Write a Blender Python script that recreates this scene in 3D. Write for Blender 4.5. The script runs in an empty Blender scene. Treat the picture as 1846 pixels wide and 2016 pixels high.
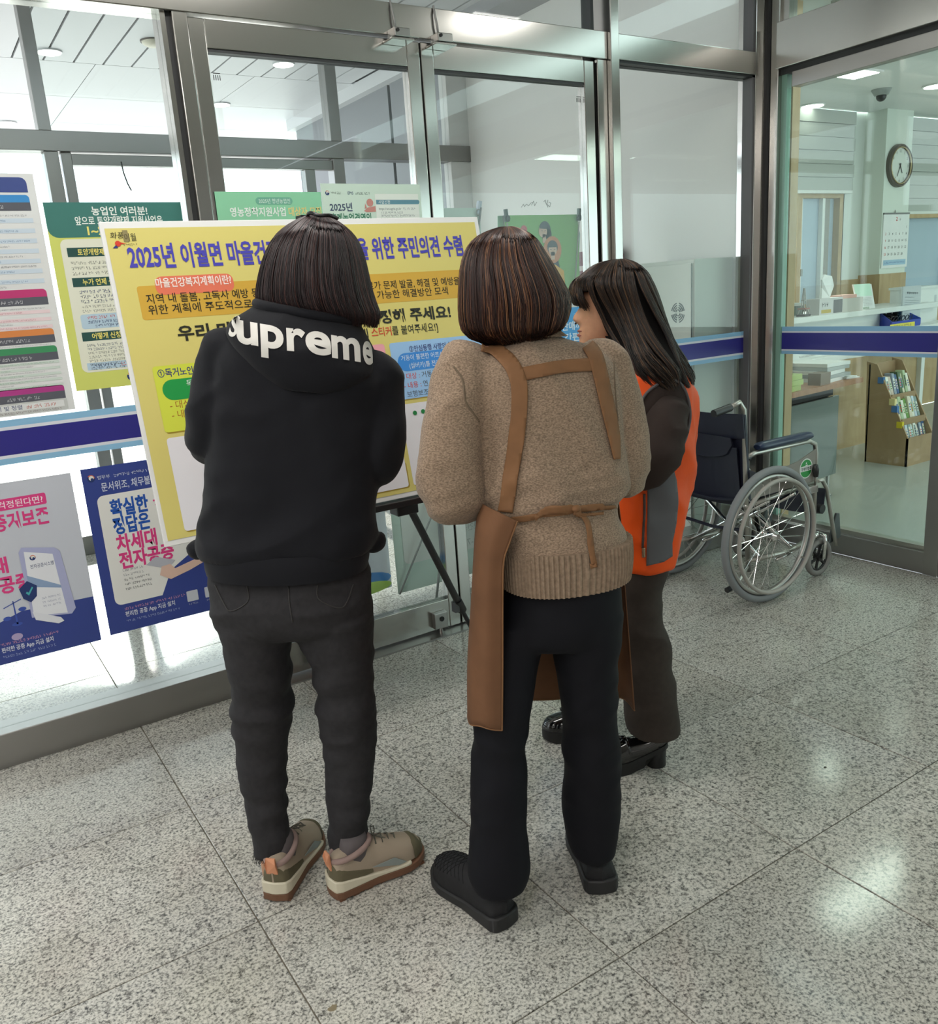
import bpy, bmesh, math, random
from math import sin, cos, pi, radians, sqrt, atan2
from mathutils import Vector, Matrix, noise
import numpy as np

random.seed(7)
SC = bpy.context.scene
COL = SC.collection

# ------------------------------------------------------------------ camera
IW, IH, FPX = 1846.0, 2016.0, 1673.6
YAW, PITCH, ROLL, CAMZ = 0.562589, 0.252468, -0.0682095, 1.417
def _basis():
    cy, sy, cp, sp = cos(YAW), sin(YAW), cos(PITCH), sin(PITCH)
    f = Vector((sy*cp, cy*cp, -sp)); r = Vector((cy, -sy, 0)); u = r.cross(f)
    c, s = cos(ROLL), sin(ROLL)
    return r*c + u*s, u*c - r*s, f
CR, CU, CF = _basis()
CPOS = Vector((0, 0, CAMZ))
cam_data = bpy.data.cameras.new('camera')
cam_data.sensor_fit = 'HORIZONTAL'; cam_data.sensor_width = 36.0
cam_data.lens = 36.0*FPX/IW
cam_data.clip_start = 0.05; cam_data.clip_end = 200
cam = bpy.data.objects.new('camera', cam_data); COL.objects.link(cam)
cam.matrix_world = Matrix(((CR.x, CU.x, -CF.x, 0), (CR.y, CU.y, -CF.y, 0), (CR.z, CU.z, -CF.z, CAMZ), (0, 0, 0, 1)))
SC.camera = cam

# ------------------------------------------------------------------ world, sun, exposure
world = bpy.data.worlds.new('sky'); SC.world = world; world.use_nodes = True
_bg = world.node_tree.nodes['Background']
_bg.inputs[0].default_value = (0.86, 0.93, 1.0, 1); _bg.inputs[1].default_value = 3.2
sun_data = bpy.data.lights.new('sun', 'SUN'); sun_data.energy = 9.0; sun_data.angle = radians(1.2); sun_data.color = (1.0, 0.96, 0.9)
sun = bpy.data.objects.new('sun', sun_data); COL.objects.link(sun)
_sd = Vector((-0.156, -0.988, -0.473)).normalized()
sun.rotation_euler = _sd.to_track_quat('-Z', 'Y').to_euler()
SC.view_settings.view_transform = 'Standard'; SC.view_settings.look = 'None'
SC.view_settings.gamma = 1.0; SC.view_settings.use_curve_mapping = False
SC.view_settings.exposure = 0.1
SC.cycles.adaptive_threshold = 0.02; SC.cycles.max_bounces = 9; SC.cycles.diffuse_bounces = 3; SC.cycles.glossy_bounces = 4; SC.cycles.transparent_max_bounces = 16
SC.cycles.caustics_reflective = False; SC.cycles.caustics_refractive = False; SC.cycles.sample_clamp_indirect = 6.0

# ------------------------------------------------------------------ pixel -> world
def ray(px): return CR*((px[0]-IW/2)/FPX) - CU*((px[1]-IH/2)/FPX) + CF
def onX(px, X): d = ray(px); return CPOS + d*(X/d.x)
def onY(px, Y): d = ray(px); return CPOS + d*(Y/d.y)
def onZ(px, Z=0.0): d = ray(px); return CPOS + d*((Z-CAMZ)/d.z)
HD = Vector((sin(YAW), cos(YAW), 0)); HR = Vector((cos(YAW), -sin(YAW), 0))
def onD(px, D): d = ray(px); return CPOS + d*(D/d.dot(HD))      # vertical plane D metres ahead of the camera

# ------------------------------------------------------------------ materials
MATS = {}
def lin(c):
    return tuple((x/12.92 if x <= 0.04045 else ((x+0.055)/1.055)**2.4) for x in c)
def hexc(h):
    return lin(tuple(int(h[i:i+2], 16)/255 for i in (0, 2, 4)))
def mat(name, col=(0.8, 0.8, 0.8), rough=0.5, metal=0.0, spec=0.5, bump=None, var=None, aniso=0.0, emit=None, coat=0.0, sheen=0.0, coords='pos', alpha=None):
    if name in MATS: return MATS[name]
    if isinstance(col, str): col = hexc(col)
    m = bpy.data.materials.new(name); m.use_nodes = True; MATS[name] = m
    nt = m.node_tree; b = nt.nodes['Principled BSDF']
    b.inputs['Base Color'].default_value = (*col[:3], 1); b.inputs['Roughness'].default_value = rough
    b.inputs['Metallic'].default_value = metal; b.inputs['Specular IOR Level'].default_value = spec
    if aniso: b.inputs['Anisotropic'].default_value = aniso
    if coat: b.inputs['Coat Weight'].default_value = coat; b.inputs['Coat Roughness'].default_value = 0.08
    if sheen: b.inputs['Sheen Weight'].default_value = sheen; b.inputs['Sheen Roughness'].default_value = 0.5
    if emit:
        b.inputs['Emission Color'].default_value = (*emit[0], 1); b.inputs['Emission Strength'].default_value = emit[1]
    src = None
    if bump or var:
        if coords == 'pos':
            src = nt.nodes.new('ShaderNodeNewGeometry').outputs['Position']
        else:
            src = nt.nodes.new('ShaderNodeTexCoord').outputs['Object']
    if var:      # (scale, amount[, stretch xyz])
        mp = nt.nodes.new('ShaderNodeMapping'); nt.links.new(src, mp.inputs[0])
        if len(var) > 2: mp.inputs['Scale'].default_value = var[2]
        n = nt.nodes.new('ShaderNodeTexNoise'); n.inputs['Scale'].default_value = var[0]; n.inputs['Detail'].default_value = 3
        nt.links.new(mp.outputs[0], n.inputs['Vector'])
        r = nt.nodes.new('ShaderNodeValToRGB')
        lo = tuple(max(0, c*(1-var[1])) for c in col[:3]); hi = tuple(min(1, c*(1+var[1])) for c in col[:3])
        r.color_ramp.elements[0].position = 0.3; r.color_ramp.elements[1].position = 0.7
        r.color_ramp.elements[0].color = (*lo, 1); r.color_ramp.elements[1].color = (*hi, 1)
        nt.links.new(n.outputs['Fac'], r.inputs[0]); nt.links.new(r.outputs[0], b.inputs['Base Color'])
    if bump:     # (scale, strength, distance[, stretch])
        mp = nt.nodes.new('ShaderNodeMapping'); nt.links.new(src, mp.inputs[0])
        if len(bump) > 3: mp.inputs['Scale'].default_value = bump[3]
        n = nt.nodes.new('ShaderNodeTexNoise'); n.inputs['Scale'].default_value = bump[0]; n.inputs['Detail'].default_value = 4
        nt.links.new(mp.outputs[0], n.inputs['Vector'])
        bp = nt.nodes.new('ShaderNodeBump'); bp.inputs['Strength'].default_value = bump[1]; bp.inputs['Distance'].default_value = bump[2]
        nt.links.new(n.outputs['Fac'], bp.inputs['Height']); nt.links.new(bp.outputs[0], b.inputs['Normal'])
    return m

def glass_mat(name, tint=(0.93, 0.97, 0.95), refl=0.035):
    if name in MATS: return MATS[name]
    m = bpy.data.materials.new(name); m.use_nodes = True; MATS[name] = m
    nt = m.node_tree; nt.nodes.clear()
    out = nt.nodes.new('ShaderNodeOutputMaterial'); mix = nt.nodes.new('ShaderNodeMixShader')
    tr = nt.nodes.new('ShaderNodeBsdfTransparent'); tr.inputs[0].default_value = (*tint, 1)
    gl = nt.nodes.new('ShaderNodeBsdfGlossy'); gl.inputs['Roughness'].default_value = 0.004
    ge = nt.nodes.new('ShaderNodeNewGeometry'); dt = nt.nodes.new('ShaderNodeVectorMath'); dt.operation = 'DOT_PRODUCT'
    nt.links.new(ge.outputs['Normal'], dt.inputs[0]); nt.links.new(ge.outputs['Incoming'], dt.inputs[1])
    def mth(op, x, y=None):
        n = nt.nodes.new('ShaderNodeMath'); n.operation = op; n.use_clamp = True
        for i, q in enumerate((x, y)):
            if q is None: continue
            if isinstance(q, (int, float)): n.inputs[i].default_value = q
            else: nt.links.new(q, n.inputs[i])
        return n.outputs[0]
    ab = mth('ABSOLUTE', dt.outputs['Value'])
    fr = mth('ADD', mth('MULTIPLY', mth('POWER', mth('SUBTRACT', 1.0, ab), 5.0), 0.9), refl)      # Schlick reflectance of each face
    nt.links.new(fr, mix.inputs[0]); nt.links.new(tr.outputs[0], mix.inputs[1]); nt.links.new(gl.outputs[0], mix.inputs[2])
    nt.links.new(mix.outputs[0], out.inputs[0])
    return m

def granite_mat():
    m = bpy.data.materials.new('granite'); m.use_nodes = True; MATS['granite'] = m
    nt = m.node_tree; b = nt.nodes['Principled BSDF']; L = nt.links.new
    g = nt.nodes.new('ShaderNodeNewGeometry'); oi = nt.nodes.new('ShaderNodeObjectInfo')
    off = nt.nodes.new('ShaderNodeVectorMath'); off.operation = 'MULTIPLY_ADD'
    L(oi.outputs['Random'], off.inputs[0]); off.inputs[1].default_value = (7, 13, 3); L(g.outputs['Position'], off.inputs[2])
    def nz(scale, detail, rough):
        n = nt.nodes.new('ShaderNodeTexNoise'); n.inputs['Scale'].default_value = scale; n.inputs['Detail'].default_value = detail
        n.inputs['Roughness'].default_value = rough; L(off.outputs[0], n.inputs['Vector']); return n
    def ramp(src, stops):
        r = nt.nodes.new('ShaderNodeValToRGB'); e = r.color_ramp.elements
        e[0].position, e[0].color = stops[0][0], (*stops[0][1], 1); e[1].position, e[1].color = stops[-1][0], (*stops[-1][1], 1)
        for p, c in stops[1:-1]:
            k = e.new(p); k.color = (*c, 1)
        L(src, r.inputs[0]); return r
    fine = ramp(nz(150, 3, 0.65).outputs['Fac'], [(0.33, (0.10, 0.105, 0.105)), (0.43, (0.34, 0.335, 0.31)), (0.52, (0.56, 0.55, 0.51)), (0.68, (0.70, 0.685, 0.64))])
    fleck = ramp(nz(60, 4, 0.7).outputs['Fac'], [(0.36, (0.42, 0.42, 0.42)), (0.46, (1, 1, 1))])
    blot = ramp(nz(3.0, 3, 0.6).outputs['Fac'], [(0.35, (0.90, 0.885, 0.85)), (0.65, (1.04, 1.04, 1.03))])
    tone = nt.nodes.new('ShaderNodeMapRange'); L(oi.outputs['Random'], tone.inputs[0]); tone.inputs[3].default_value = 0.93; tone.inputs[4].default_value = 1.05
    def mul(a, c):
        x = nt.nodes.new('ShaderNodeMix'); x.data_type = 'RGBA'; x.blend_type = 'MULTIPLY'; x.inputs[0].default_value = 1.0
        L(a, x.inputs[6]); L(c, x.inputs[7]); return x.outputs[2]
    col = mul(mul(mul(fine.outputs[0], fleck.outputs[0]), blot.outputs[0]), tone.outputs[0])
    L(col, b.inputs['Base Color'])
    b.inputs['Roughness'].default_value = 0.13; b.inputs['Specular IOR Level'].default_value = 0.5
    return m

def wood_mat(name, c1, c2, scale=(1, 14, 1), rough=0.45):
    if name in MATS: return MATS[name]
    m = bpy.data.materials.new(name); m.use_nodes = True; MATS[name] = m
    nt = m.node_tree; b = nt.nodes['Principled BSDF']; L = nt.links.new
    g = nt.nodes.new('ShaderNodeNewGeometry'); mp = nt.nodes.new('ShaderNodeMapping'); mp.inputs['Scale'].default_value = scale
    L(g.outputs['Position'], mp.inputs[0])
    n = nt.nodes.new('ShaderNodeTexNoise'); n.inputs['Scale'].default_value = 5; n.inputs['Detail'].default_value = 5; L(mp.outputs[0], n.inputs['Vector'])
    r = nt.nodes.new('ShaderNodeValToRGB'); r.color_ramp.elements[0].position = 0.35; r.color_ramp.elements[1].position = 0.7
    r.color_ramp.elements[0].color = (*c1, 1); r.color_ramp.elements[1].color = (*c2, 1)
    L(n.outputs['Fac'], r.inputs[0]); L(r.outputs[0], b.inputs['Base Color']); b.inputs['Roughness'].default_value = rough
    return m

# ------------------------------------------------------------------ mesh building
def add_obj(name, data, parent=None):
    o = bpy.data.objects.new(name, data); COL.objects.link(o)
    if parent is not None:
        o.parent = parent
        o.matrix_parent_inverse = PW[parent.name].inverted() if parent.name in PW else Matrix()
    return o
PW = {}        # world matrices of the empties that parent parts
def thing(name, label, cat, loc=(0, 0, 0), group=None, kind=None, parent=None):
    o = bpy.data.objects.new(name, None); COL.objects.link(o); o.empty_display_size = 0.1
    o.location = loc; PW[o.name] = Matrix.Translation(Vector(loc))
    if kind: o['kind'] = kind
    if label: o['label'] = label
    if cat and not kind: o['category'] = cat
    if group: o['group'] = group
    return o
def tag(o, label=None, cat=None, group=None, kind=None):
    if label: o['label'] = label
    if cat: o['category'] = cat
    if group: o['group'] = group
    if kind: o['kind'] = kind
    return o

class MB:
    """collects shapes, then links them as ONE mesh object"""
    def __init__(s): s.v = []; s.f = []; s.m = None; s.uv = None
    def add(s, verts, faces):
        k = len(s.v)
        if s.m is not None: verts = [s.m @ Vector(p) for p in verts]
        s.v += [tuple(p) for p in verts]; s.f += [tuple(i+k for i in f) for f in faces]; return s
    def box(s, x0, x1, y0, y1, z0, z1):
        return s.add([(x0, y0, z0), (x1, y0, z0), (x1, y1, z0), (x0, y1, z0), (x0, y0, z1), (x1, y0, z1), (x1, y1, z1), (x0, y1, z1)],
                     [(0, 3, 2, 1), (4, 5, 6, 7), (0, 1, 5, 4), (1, 2, 6, 5), (2, 3, 7, 6), (3, 0, 4, 7)])
    def cbox(s, c, d): return s.box(c[0]-d[0]/2, c[0]+d[0]/2, c[1]-d[1]/2, c[1]+d[1]/2, c[2]-d[2]/2, c[2]+d[2]/2)
    def quad(s, a, b, c, d): return s.add([a, b, c, d], [(0, 1, 2, 3)])
    def tube(s, path, rad, seg=8, closed=False, flat=None, caps=True):
        path = [Vector(p) for p in path]; n = len(path)
        rr = rad if isinstance(rad, (list, tuple)) else [rad]*n
        vs = []; up = None
        for i, p in enumerate(path):
            if closed: t = path[(i+1) % n]-path[i-1]
            else: t = path[min(i+1, n-1)]-path[max(i-1, 0)]
            t = t.normalized() if t.length > 1e-9 else Vector((0, 0, 1))
            if up is None:
                up = Vector((0, 0, 1)) if abs(t.z) < 0.9 else Vector((0, 1, 0))
            a = up - t*up.dot(t)
            if a.length < 1e-5: a = t.orthogonal()
            a.normalize(); b = t.cross(a); up = a
            for k in range(seg):
                ang = 2*pi*k/seg
                vs.append(p + (a*cos(ang)*(flat if flat else 1) + b*sin(ang))*rr[i])
        fs = []
        for i in range(n if closed else n-1):
            j = (i+1) % n
            for k in range(seg):
                k2 = (k+1) % seg
                fs.append((i*seg+k, j*seg+k, j*seg+k2, i*seg+k2))
        if not closed and caps:
            fs.append(tuple(range(seg))); fs.append(tuple(reversed(range((n-1)*seg, n*seg))))
        return s.add(vs, fs)
    def cyl(s, a, b, rad, seg=16): return s.tube([a, b], rad, seg)
    def torus(s, c, axis, R_, r_, seg=40, sub=8, flat=None):
        a = Vector(axis).normalized(); u = a.orthogonal().normalized(); w = a.cross(u); c = Vector(c)
        vs = []; fs = []
        for i in range(seg):
            t = 2*pi*i/seg; d = u*cos(t)+w*sin(t)
            for k in range(sub):
                q = 2*pi*k/sub
                vs.append(c + d*(R_+r_*cos(q)) + a*(r_*sin(q)*(flat or 1)))
        for i in range(seg):
            j = (i+1) % seg
            for k in range(sub):
                k2 = (k+1) % sub
                fs.append((i*sub+k, j*sub+k, j*sub+k2, i*sub+k2))
        return s.add(vs, fs)
    def ball(s, c, rad, su=16, sv=10, sc=(1, 1, 1)):
        vs = []; fs = []
        for i in range(sv+1):
            th = pi*i/sv
            for k in range(su):
                ph = 2*pi*k/su
                vs.append((c[0]+rad*sc[0]*sin(th)*cos(ph), c[1]+rad*sc[1]*sin(th)*sin(ph), c[2]+rad*sc[2]*cos(th)))
        for i in range(sv):
            for k in range(su):
                k2 = (k+1) % su
                fs.append((i*su+k, (i+1)*su+k, (i+1)*su+k2, i*su+k2))
        return s.add(vs, fs)
    def prism(s, poly, off):
        n = len(poly); off = Vector(off); poly = [Vector(p) for p in poly]
        vs = poly + [p+off for p in poly]
        fs = [tuple(range(n)), tuple(reversed(range(n, 2*n)))] + [(i, i+n, (i+1) % n+n, (i+1) % n) for i in range(n)]
        return s.add(vs, fs)
    def lathe(s, prof, c, axis=(0, 0, 1), seg=24):
        a = Vector(axis).normalized(); u = a.orthogonal().normalized(); w = a.cross(u); c = Vector(c)
        vs = []; n = len(prof)
        for (rr, h) in prof:
            for k in range(seg):
                t = 2*pi*k/seg; vs.append(c + a*h + (u*cos(t)+w*sin(t))*rr)
        fs = []
        for i in range(n-1):
            for k in range(seg):
                k2 = (k+1) % seg; fs.append((i*seg+k, i*seg+k2, (i+1)*seg+k2, (i+1)*seg+k))
        return s.add(vs, fs)
    def loft(s, rings, caps=True):
        n = len(rings[0]); vs = [p for r in rings for p in r]; fs = []
        for i in range(len(rings)-1):
            for k in range(n):
                k2 = (k+1) % n; fs.append((i*n+k, i*n+k2, (i+1)*n+k2, (i+1)*n+k))
        if caps:
            fs.append(tuple(reversed(range(n)))); fs.append(tuple(range((len(rings)-1)*n, len(rings)*n)))
        return s.add(vs, fs)
    def mesh(s, name='m'):
        me = bpy.data.meshes.new(name); me.from_pydata(s.v, [], s.f); me.update(); return me
    def build(s, name, material, parent=None, smooth=False, bevel=0.0, fix=True):
        me = s.mesh(name)
        if fix:
            bm = bmesh.new(); bm.from_mesh(me); bmesh.ops.recalc_face_normals(bm, faces=bm.faces); bm.to_mesh(me); bm.free()
        if material is not None: me.materials.append(material)
        o = add_obj(name, me, parent)
        if smooth:
            for p in me.polygons: p.use_smooth = True
            if smooth == 'auto':
                try: me.set_sharp_from_angle(angle=radians(40))
                except Exception: pass
        if bevel:
            bv = o.modifiers.new('bevel', 'BEVEL'); bv.width = bevel; bv.segments = 2; bv.limit_method = 'ANGLE'
        return o
def box(name, x0, x1, y0, y1, z0, z1, m, parent=None, bevel=0.0):
    return MB().box(x0, x1, y0, y1, z0, z1).build(name, m, parent, bevel=bevel, fix=False)
def struct(o):
    o['kind'] = 'structure'; return o

# ------------------------------------------------------------------ flat print: panels and lettering on a plane
class Plane2:
    """a flat sheet with its own u (right) and v (up) axes, to lay print on"""
    def __init__(s, o, ux, uy, parent, step=0.0004):
        s.o = Vector(o); s.x = Vector(ux).normalized(); s.y = Vector(uy).normalized(); s.n = s.x.cross(s.y); s.parent = parent; s.step = step; s.k = 0
        s.bins = {}
    def P(s, u, v, lay): return s.o + s.x*u + s.y*v + s.n*(s.step*lay)
    def uv(s, px):
        d = ray(px); t = (s.o-CPOS).dot(s.n)/d.dot(s.n); q = CPOS+d*t-s.o
        return q.dot(s.x), q.dot(s.y)
    def _bin(s, name, m, lay): return s.bins.setdefault((name, m.name, lay), (MB(), m))[0]
    def poly(s, pts, m, lay=1, name='print_panel'):
        b = s._bin(name, m, lay); b.add([s.P(u, v, lay) for u, v in pts], [tuple(range(len(pts)))])
    def rect(s, u0, v0, u1, v1, m, lay=1, r=0.0, name='print_panel', corners=(1, 1, 1, 1)):
        if u1 < u0: u0, u1 = u1, u0
        if v1 < v0: v0, v1 = v1, v0
        if r <= 0: return s.poly([(u0, v0), (u1, v0), (u1, v1), (u0, v1)], m, lay, name)
        r = min(r, (u1-u0)/2, (v1-v0)/2); pts = []
        for ci, (cx, cy, a0) in enumerate(((u1-r, v0+r, -90), (u1-r, v1-r, 0), (u0+r, v1-r, 90), (u0+r, v0+r, 180))):
            if corners[ci]:
                for k in range(6): a = radians(a0+18*k); pts.append((cx+r*cos(a), cy+r*sin(a)))
            else:
                pts.append(((u1, v0), (u1, v1), (u0, v1), (u0, v0))[ci])
        s.poly(pts, m, lay, name)
    def disc(s, u, v, r, m, lay=1, name='print_panel', seg=20, a0=0, a1=360, sy=1.0):
        s.poly([(u+r*cos(radians(a0+(a1-a0)*k/seg)), v+r*sy*sin(radians(a0+(a1-a0)*k/seg))) for k in range(seg if a1-a0 >= 360 else seg+1)], m, lay, name)
    def text(s, txt, u, v, h, m, lay=2, w=None, bold=0.0, align='l', name='lettering', mirror=False, shear=0.0):
        """h = cap height; u,v = left/centre/right of the baseline; w = forced width"""
        vs, fs, x0, x1 = glyphs(txt, bold)
        sc = h/0.73; wid = (x1-x0)*sc; sx = sc if w is None else sc*w/max(wid, 1e-6)
        W_ = (x1-x0)*sx
        base = {'l': u, 'c': u-W_/2, 'r': u-W_}[align]
        b = s._bin(name, m, lay); out = []
        for (x, y) in vs:
            uu = (x-x0)*sx + shear*y*sc
            if mirror: uu = W_-uu
            out.append(s.P(base+uu, v+y*sc, lay))
        b.add(out, fs); return W_
    def scribble(s, u0, u1, v, h, m, lay=2, name='lettering', dens=1.0, seed=None):
        """print too small to read: a row of tiny word-like marks"""
        rnd = random.Random(seed if seed is not None else int(u0*7919+v*104729)); b = s._bin(name, m, lay); u = u0
        while u < u1-h*0.4:
            n = rnd.randint(2, 6)
            for k in range(n):
                if u+h*0.75 > u1: break
                a, c = u+h*0.08, u+h*0.74
                t = h*0.15; z0, z1 = v, v+h; zm = v+h*(0.35+0.3*rnd.random()); xm = a+(c-a)*(0.35+0.3*rnd.random())
                bars = [(a, xm, z1-t, z1), (c-t, c, z0+h*0.25, z1), (a, c, z0, z0+t), (a, a+t, zm, z1), (a, xm, zm, zm+t), (xm-t/2, xm+t/2, z0, zm), (xm, c, zm, zm+t)]
                for x0_, x1_, y0_, y1_ in rnd.sample(bars, rnd.randint(3, 4)):
                    b.add([s.P(x0_, y0_, lay), s.P(x1_, y0_, lay), s.P(x1_, y1_, lay), s.P(x0_, y1_, lay)], [(0, 1, 2, 3)])
                u += h*0.85
            u += h*0.5/dens
    def flush(s):
        for (name, mn, lay), (b, m) in s.bins.items():
            o = b.build(name, m, s.parent, fix=False)
            if name in ('lettering', 'numeral', 'print_panel'): o['kind'] = 'stuff'
        s.bins = {}
_G = {}
def glyphs(txt, bold, res=2):
    key = (txt, round(bold, 3), res)
    if key in _G: return _G[key]
    c = bpy.data.curves.new('t', 'FONT'); c.body = txt; c.resolution_u = res; c.offset = bold; c.size = 1.0
    o = bpy.data.objects.new('t', c); me = o.to_mesh()
    vs = [(v.co.x, v.co.y) for v in me.vertices]; fs = [tuple(p.vertices) for p in me.polygons]
    fs2 = []
    for f in fs:
        a = 0.0
        for i in range(len(f)):
            p, q = vs[f[i]], vs[f[(i+1) % len(f)]]; a += p[0]*q[1]-q[0]*p[1]
        fs2.append(f if a > 0 else tuple(reversed(f)))
    o.to_mesh_clear(); bpy.data.objects.remove(o); bpy.data.curves.remove(c)
    xs = [v[0] for v in vs] or [0, 1]
    _G[key] = (vs, fs2, min(xs), max(xs)); return _G[key]
# ================================================================== palette
STEEL = mat('stainless_steel', (0.50, 0.49, 0.465), 0.2, 1.0, aniso=0.55, bump=(9, 0.05, 0.004, (1, 1, 0.25)))
STEELD = mat('satin_steel', (0.36, 0.35, 0.335), 0.33, 1.0, bump=(30, 0.03, 0.002))
POLISH = mat('polished_steel', (0.66, 0.64, 0.62), 0.09, 1.0, bump=(3.2, 0.12, 0.02, (1, 1, 0.5)))
CHROME = mat('chrome', (0.75, 0.75, 0.74), 0.12, 1.0)
GASKET = mat('black_gasket', (0.03, 0.032, 0.034), 0.5)
DARK = mat('dark_slot', (0.015, 0.015, 0.016), 0.7)
WHITEP = mat('white_paint', (0.83, 0.82, 0.80), 0.6)
CEILM = mat('white_metal_panel', (0.66, 0.66, 0.685), 0.45)
GRANITE = granite_mat()
GLASS = glass_mat('clear_glass', (0.95, 0.975, 0.965))
GLASSG = glass_mat('greenish_glass', (0.86, 0.945, 0.90))
EDGEG = mat('green_glass_edge', (0.25, 0.45, 0.36), 0.2)
NAVY = mat('navy_film', '2e2a86', 0.35)
SKYF = mat('light_blue_film', '8fc0e2', 0.35)
WHITEF = mat('white_film', 'dfe2ec', 0.35)
GREYCLAD = mat('grey_cladding', (0.24, 0.245, 0.27), 0.45)
LAMP = mat('lamp_panel', (0.9, 0.9, 0.9), 0.4, emit=((1.0, 0.97, 0.92), 15.0))
LAMPG = mat('office_lamp_panel', (0.9, 0.9, 0.9), 0.4, emit=((0.97, 1.0, 0.94), 14.0))
SPOT = mat('downlight_lens', (0.9, 0.9, 0.9), 0.4, emit=((1.0, 0.97, 0.9), 7.0))

# ================================================================== floor of lobby and vestibule
floor = struct(box('floor', -4.2, 3.78, -5.2, 5.6, -0.06, -0.004, mat('floor_joint', (0.17, 0.15, 0.115), 0.8)))
def tile_mesh(w, d, g=0.0016, z0=-0.004, c=0.0012):
    b = MB(); x, y = w/2-g, d/2-g
    lo = [(-x, -y, z0), (x, -y, z0), (x, y, z0), (-x, y, z0)]
    mi = [(-x, -y, -c), (x, -y, -c), (x, y, -c), (-x, y, -c)]
    hi = [(-x+c, -y+c, 0), (x-c, -y+c, 0), (x-c, y-c, 0), (-x+c, y-c, 0)]
    b.add(lo+mi+hi, [(8, 9, 10, 11)]+[(i, (i+1) % 4, (i+1) % 4+4, i+4) for i in range(4)]+[(i+4, (i+1) % 4+4, (i+1) % 4+8, i+8) for i in range(4)])
    me = b.mesh('floor_tile'); me.materials.append(GRANITE); return me
TM = {}
def tile(x0, x1, y0, y1):
    k = (round(x1-x0, 3), round(y1-y0, 3))
    if k not in TM: TM[k] = tile_mesh(*k)
    o = add_obj('floor_tile', TM[k], floor); o.location = ((x0+x1)/2, (y0+y1)/2, 0)
GX = [0.443+0.6*k for k in range(-5, 6)]+[3.78]
GY = [1.165+0.6*k for k in range(-4, 8)]+[5.6]
for i in range(len(GX)-1):
    for j in range(len(GY)-1):
        if GX[i+1] < -0.8 and GY[j+1] < 2.0: continue
        tile(GX[i], GX[i+1], GY[j], GY[j+1])

# old stains on the granite
for px, w_, d_, c_, nm in (((655, 1985), 0.013, 0.010, (0.22, 0.18, 0.11), 1), ((1624, 1511), 0.006, 0.005, (0.05, 0.04, 0.03), 3)):
    q = onZ(px, 0); rs = random.Random(nm); pts = [(q.x+w_*cos(2*pi*k/14)*(0.6+0.5*rs.random()), q.y+d_*sin(2*pi*k/14)*(0.6+0.5*rs.random()), 0.0004) for k in range(14)]
    MB().add(pts, [tuple(range(14))]).build('stain', mat('stain_%d' % nm, c_, 0.6), floor, fix=False)
# ================================================================== glazed wall A (behind the board), y = 3
wa = thing('wall_back', None, None, (0, 3.0, 0), kind='structure')
def part(name, *a, m=None, p=None, bevel=0.0): return box(name, *a, m, p, bevel)
part('kerb', -3.2, 0.902, 2.982, 3.10, 0, 0.120, m=STEELD, p=wa, bevel=0.003)
part('kerb', 2.735, 3.70, 2.982, 3.10, 0, 0.120, m=STEELD, p=wa, bevel=0.003)
part('header_beam', -3.2, 2.735, 2.985, 3.095, 2.338, 2.446, m=STEEL, p=wa, bevel=0.003)
part('header_beam', 2.785, 3.70, 2.99, 3.095, 2.345, 2.446, m=STEEL, p=wa, bevel=0.003)
part('header_gasket', 2.785, 3.70, 3.0, 3.08, 2.335, 2.345, m=GASKET, p=wa)
part('post', 0.902, 0.950, 2.985, 3.095, 0, 2.338, m=STEEL, p=wa, bevel=0.003)
part('post', 2.682, 2.736, 2.992, 3.095, 0, 2.338, m=STEEL, p=wa, bevel=0.003)
part('post', 2.737, 2.785, 2.965, 3.11, 0, 3.2, m=STEEL, p=wa, bevel=0.003)
part('post', 3.70, 3.79, 2.992, 3.10, 0, 3.2, m=POLISH, p=wa, bevel=0.002)
part('glazing_bead', 0.868, 0.884, 3.0, 3.09, 0.12, 2.338, m=STEEL, p=wa)
part('gasket', 0.884, 0.902, 3.01, 3.075, 0.12, 2.338, m=GASKET, p=wa)
part('gasket', 2.669, 2.682, 3.02, 3.07, 0, 2.338, m=GASKET, p=wa)
part('gasket', 3.688, 3.70, 3.0, 3.06, 0.12, 3.2, m=mat('grey_gasket', (0.12, 0.115, 0.12), 0.5), p=wa)
part('transom_mullion', 2.668, 2.684, 3.01, 3.07, 2.446, 3.2, m=GASKET, p=wa)
part('transom_mullion', 0.88, 0.94, 3.0, 3.09, 2.446, 3.2, m=STEEL, p=wa)
part('threshold', 0.950, 2.682, 2.935, 3.11, 0, 0.007, m=STEELD, p=wa)
part('top_rail', -3.2, 3.79, 2.99, 3.1, 3.2, 3.28, m=STEEL, p=wa)
def pane(name, x0, x1, z0, z1, y=3.04, stripe=False, par=None, m=GLASS):
    g = part(name, x0, x1, y-0.005, y+0.005, z0, z1, m=m, p=par)
    if stripe:
        PW[g.name] = Matrix()
        for a, b, mm in ((1.124, 1.103, SKYF), (1.103, 1.0925, WHITEF), (1.0925, 1.014, NAVY), (1.014, 1.004, WHITEF), (1.004, 0.985, SKYF)):
            part('safety_stripe', x0, x1, y-0.0068, y-0.0052, b, a, m=mm, p=g)
    return g
pane('glass_pane', -3.2, 0.868, 0.12, 2.338, stripe=True, par=wa)
pane('glass_pane', 2.785, 3.69, 0.12, 2.335, stripe=True, par=wa)
pane('transom_pane', -3.2, 0.88, 2.446, 3.2, par=wa)
pane('transom_pane', 0.94, 2.668, 2.446, 3.2, par=wa)
pane('transom_pane', 2.785, 3.69, 2.446, 3.2, par=wa)

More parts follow.
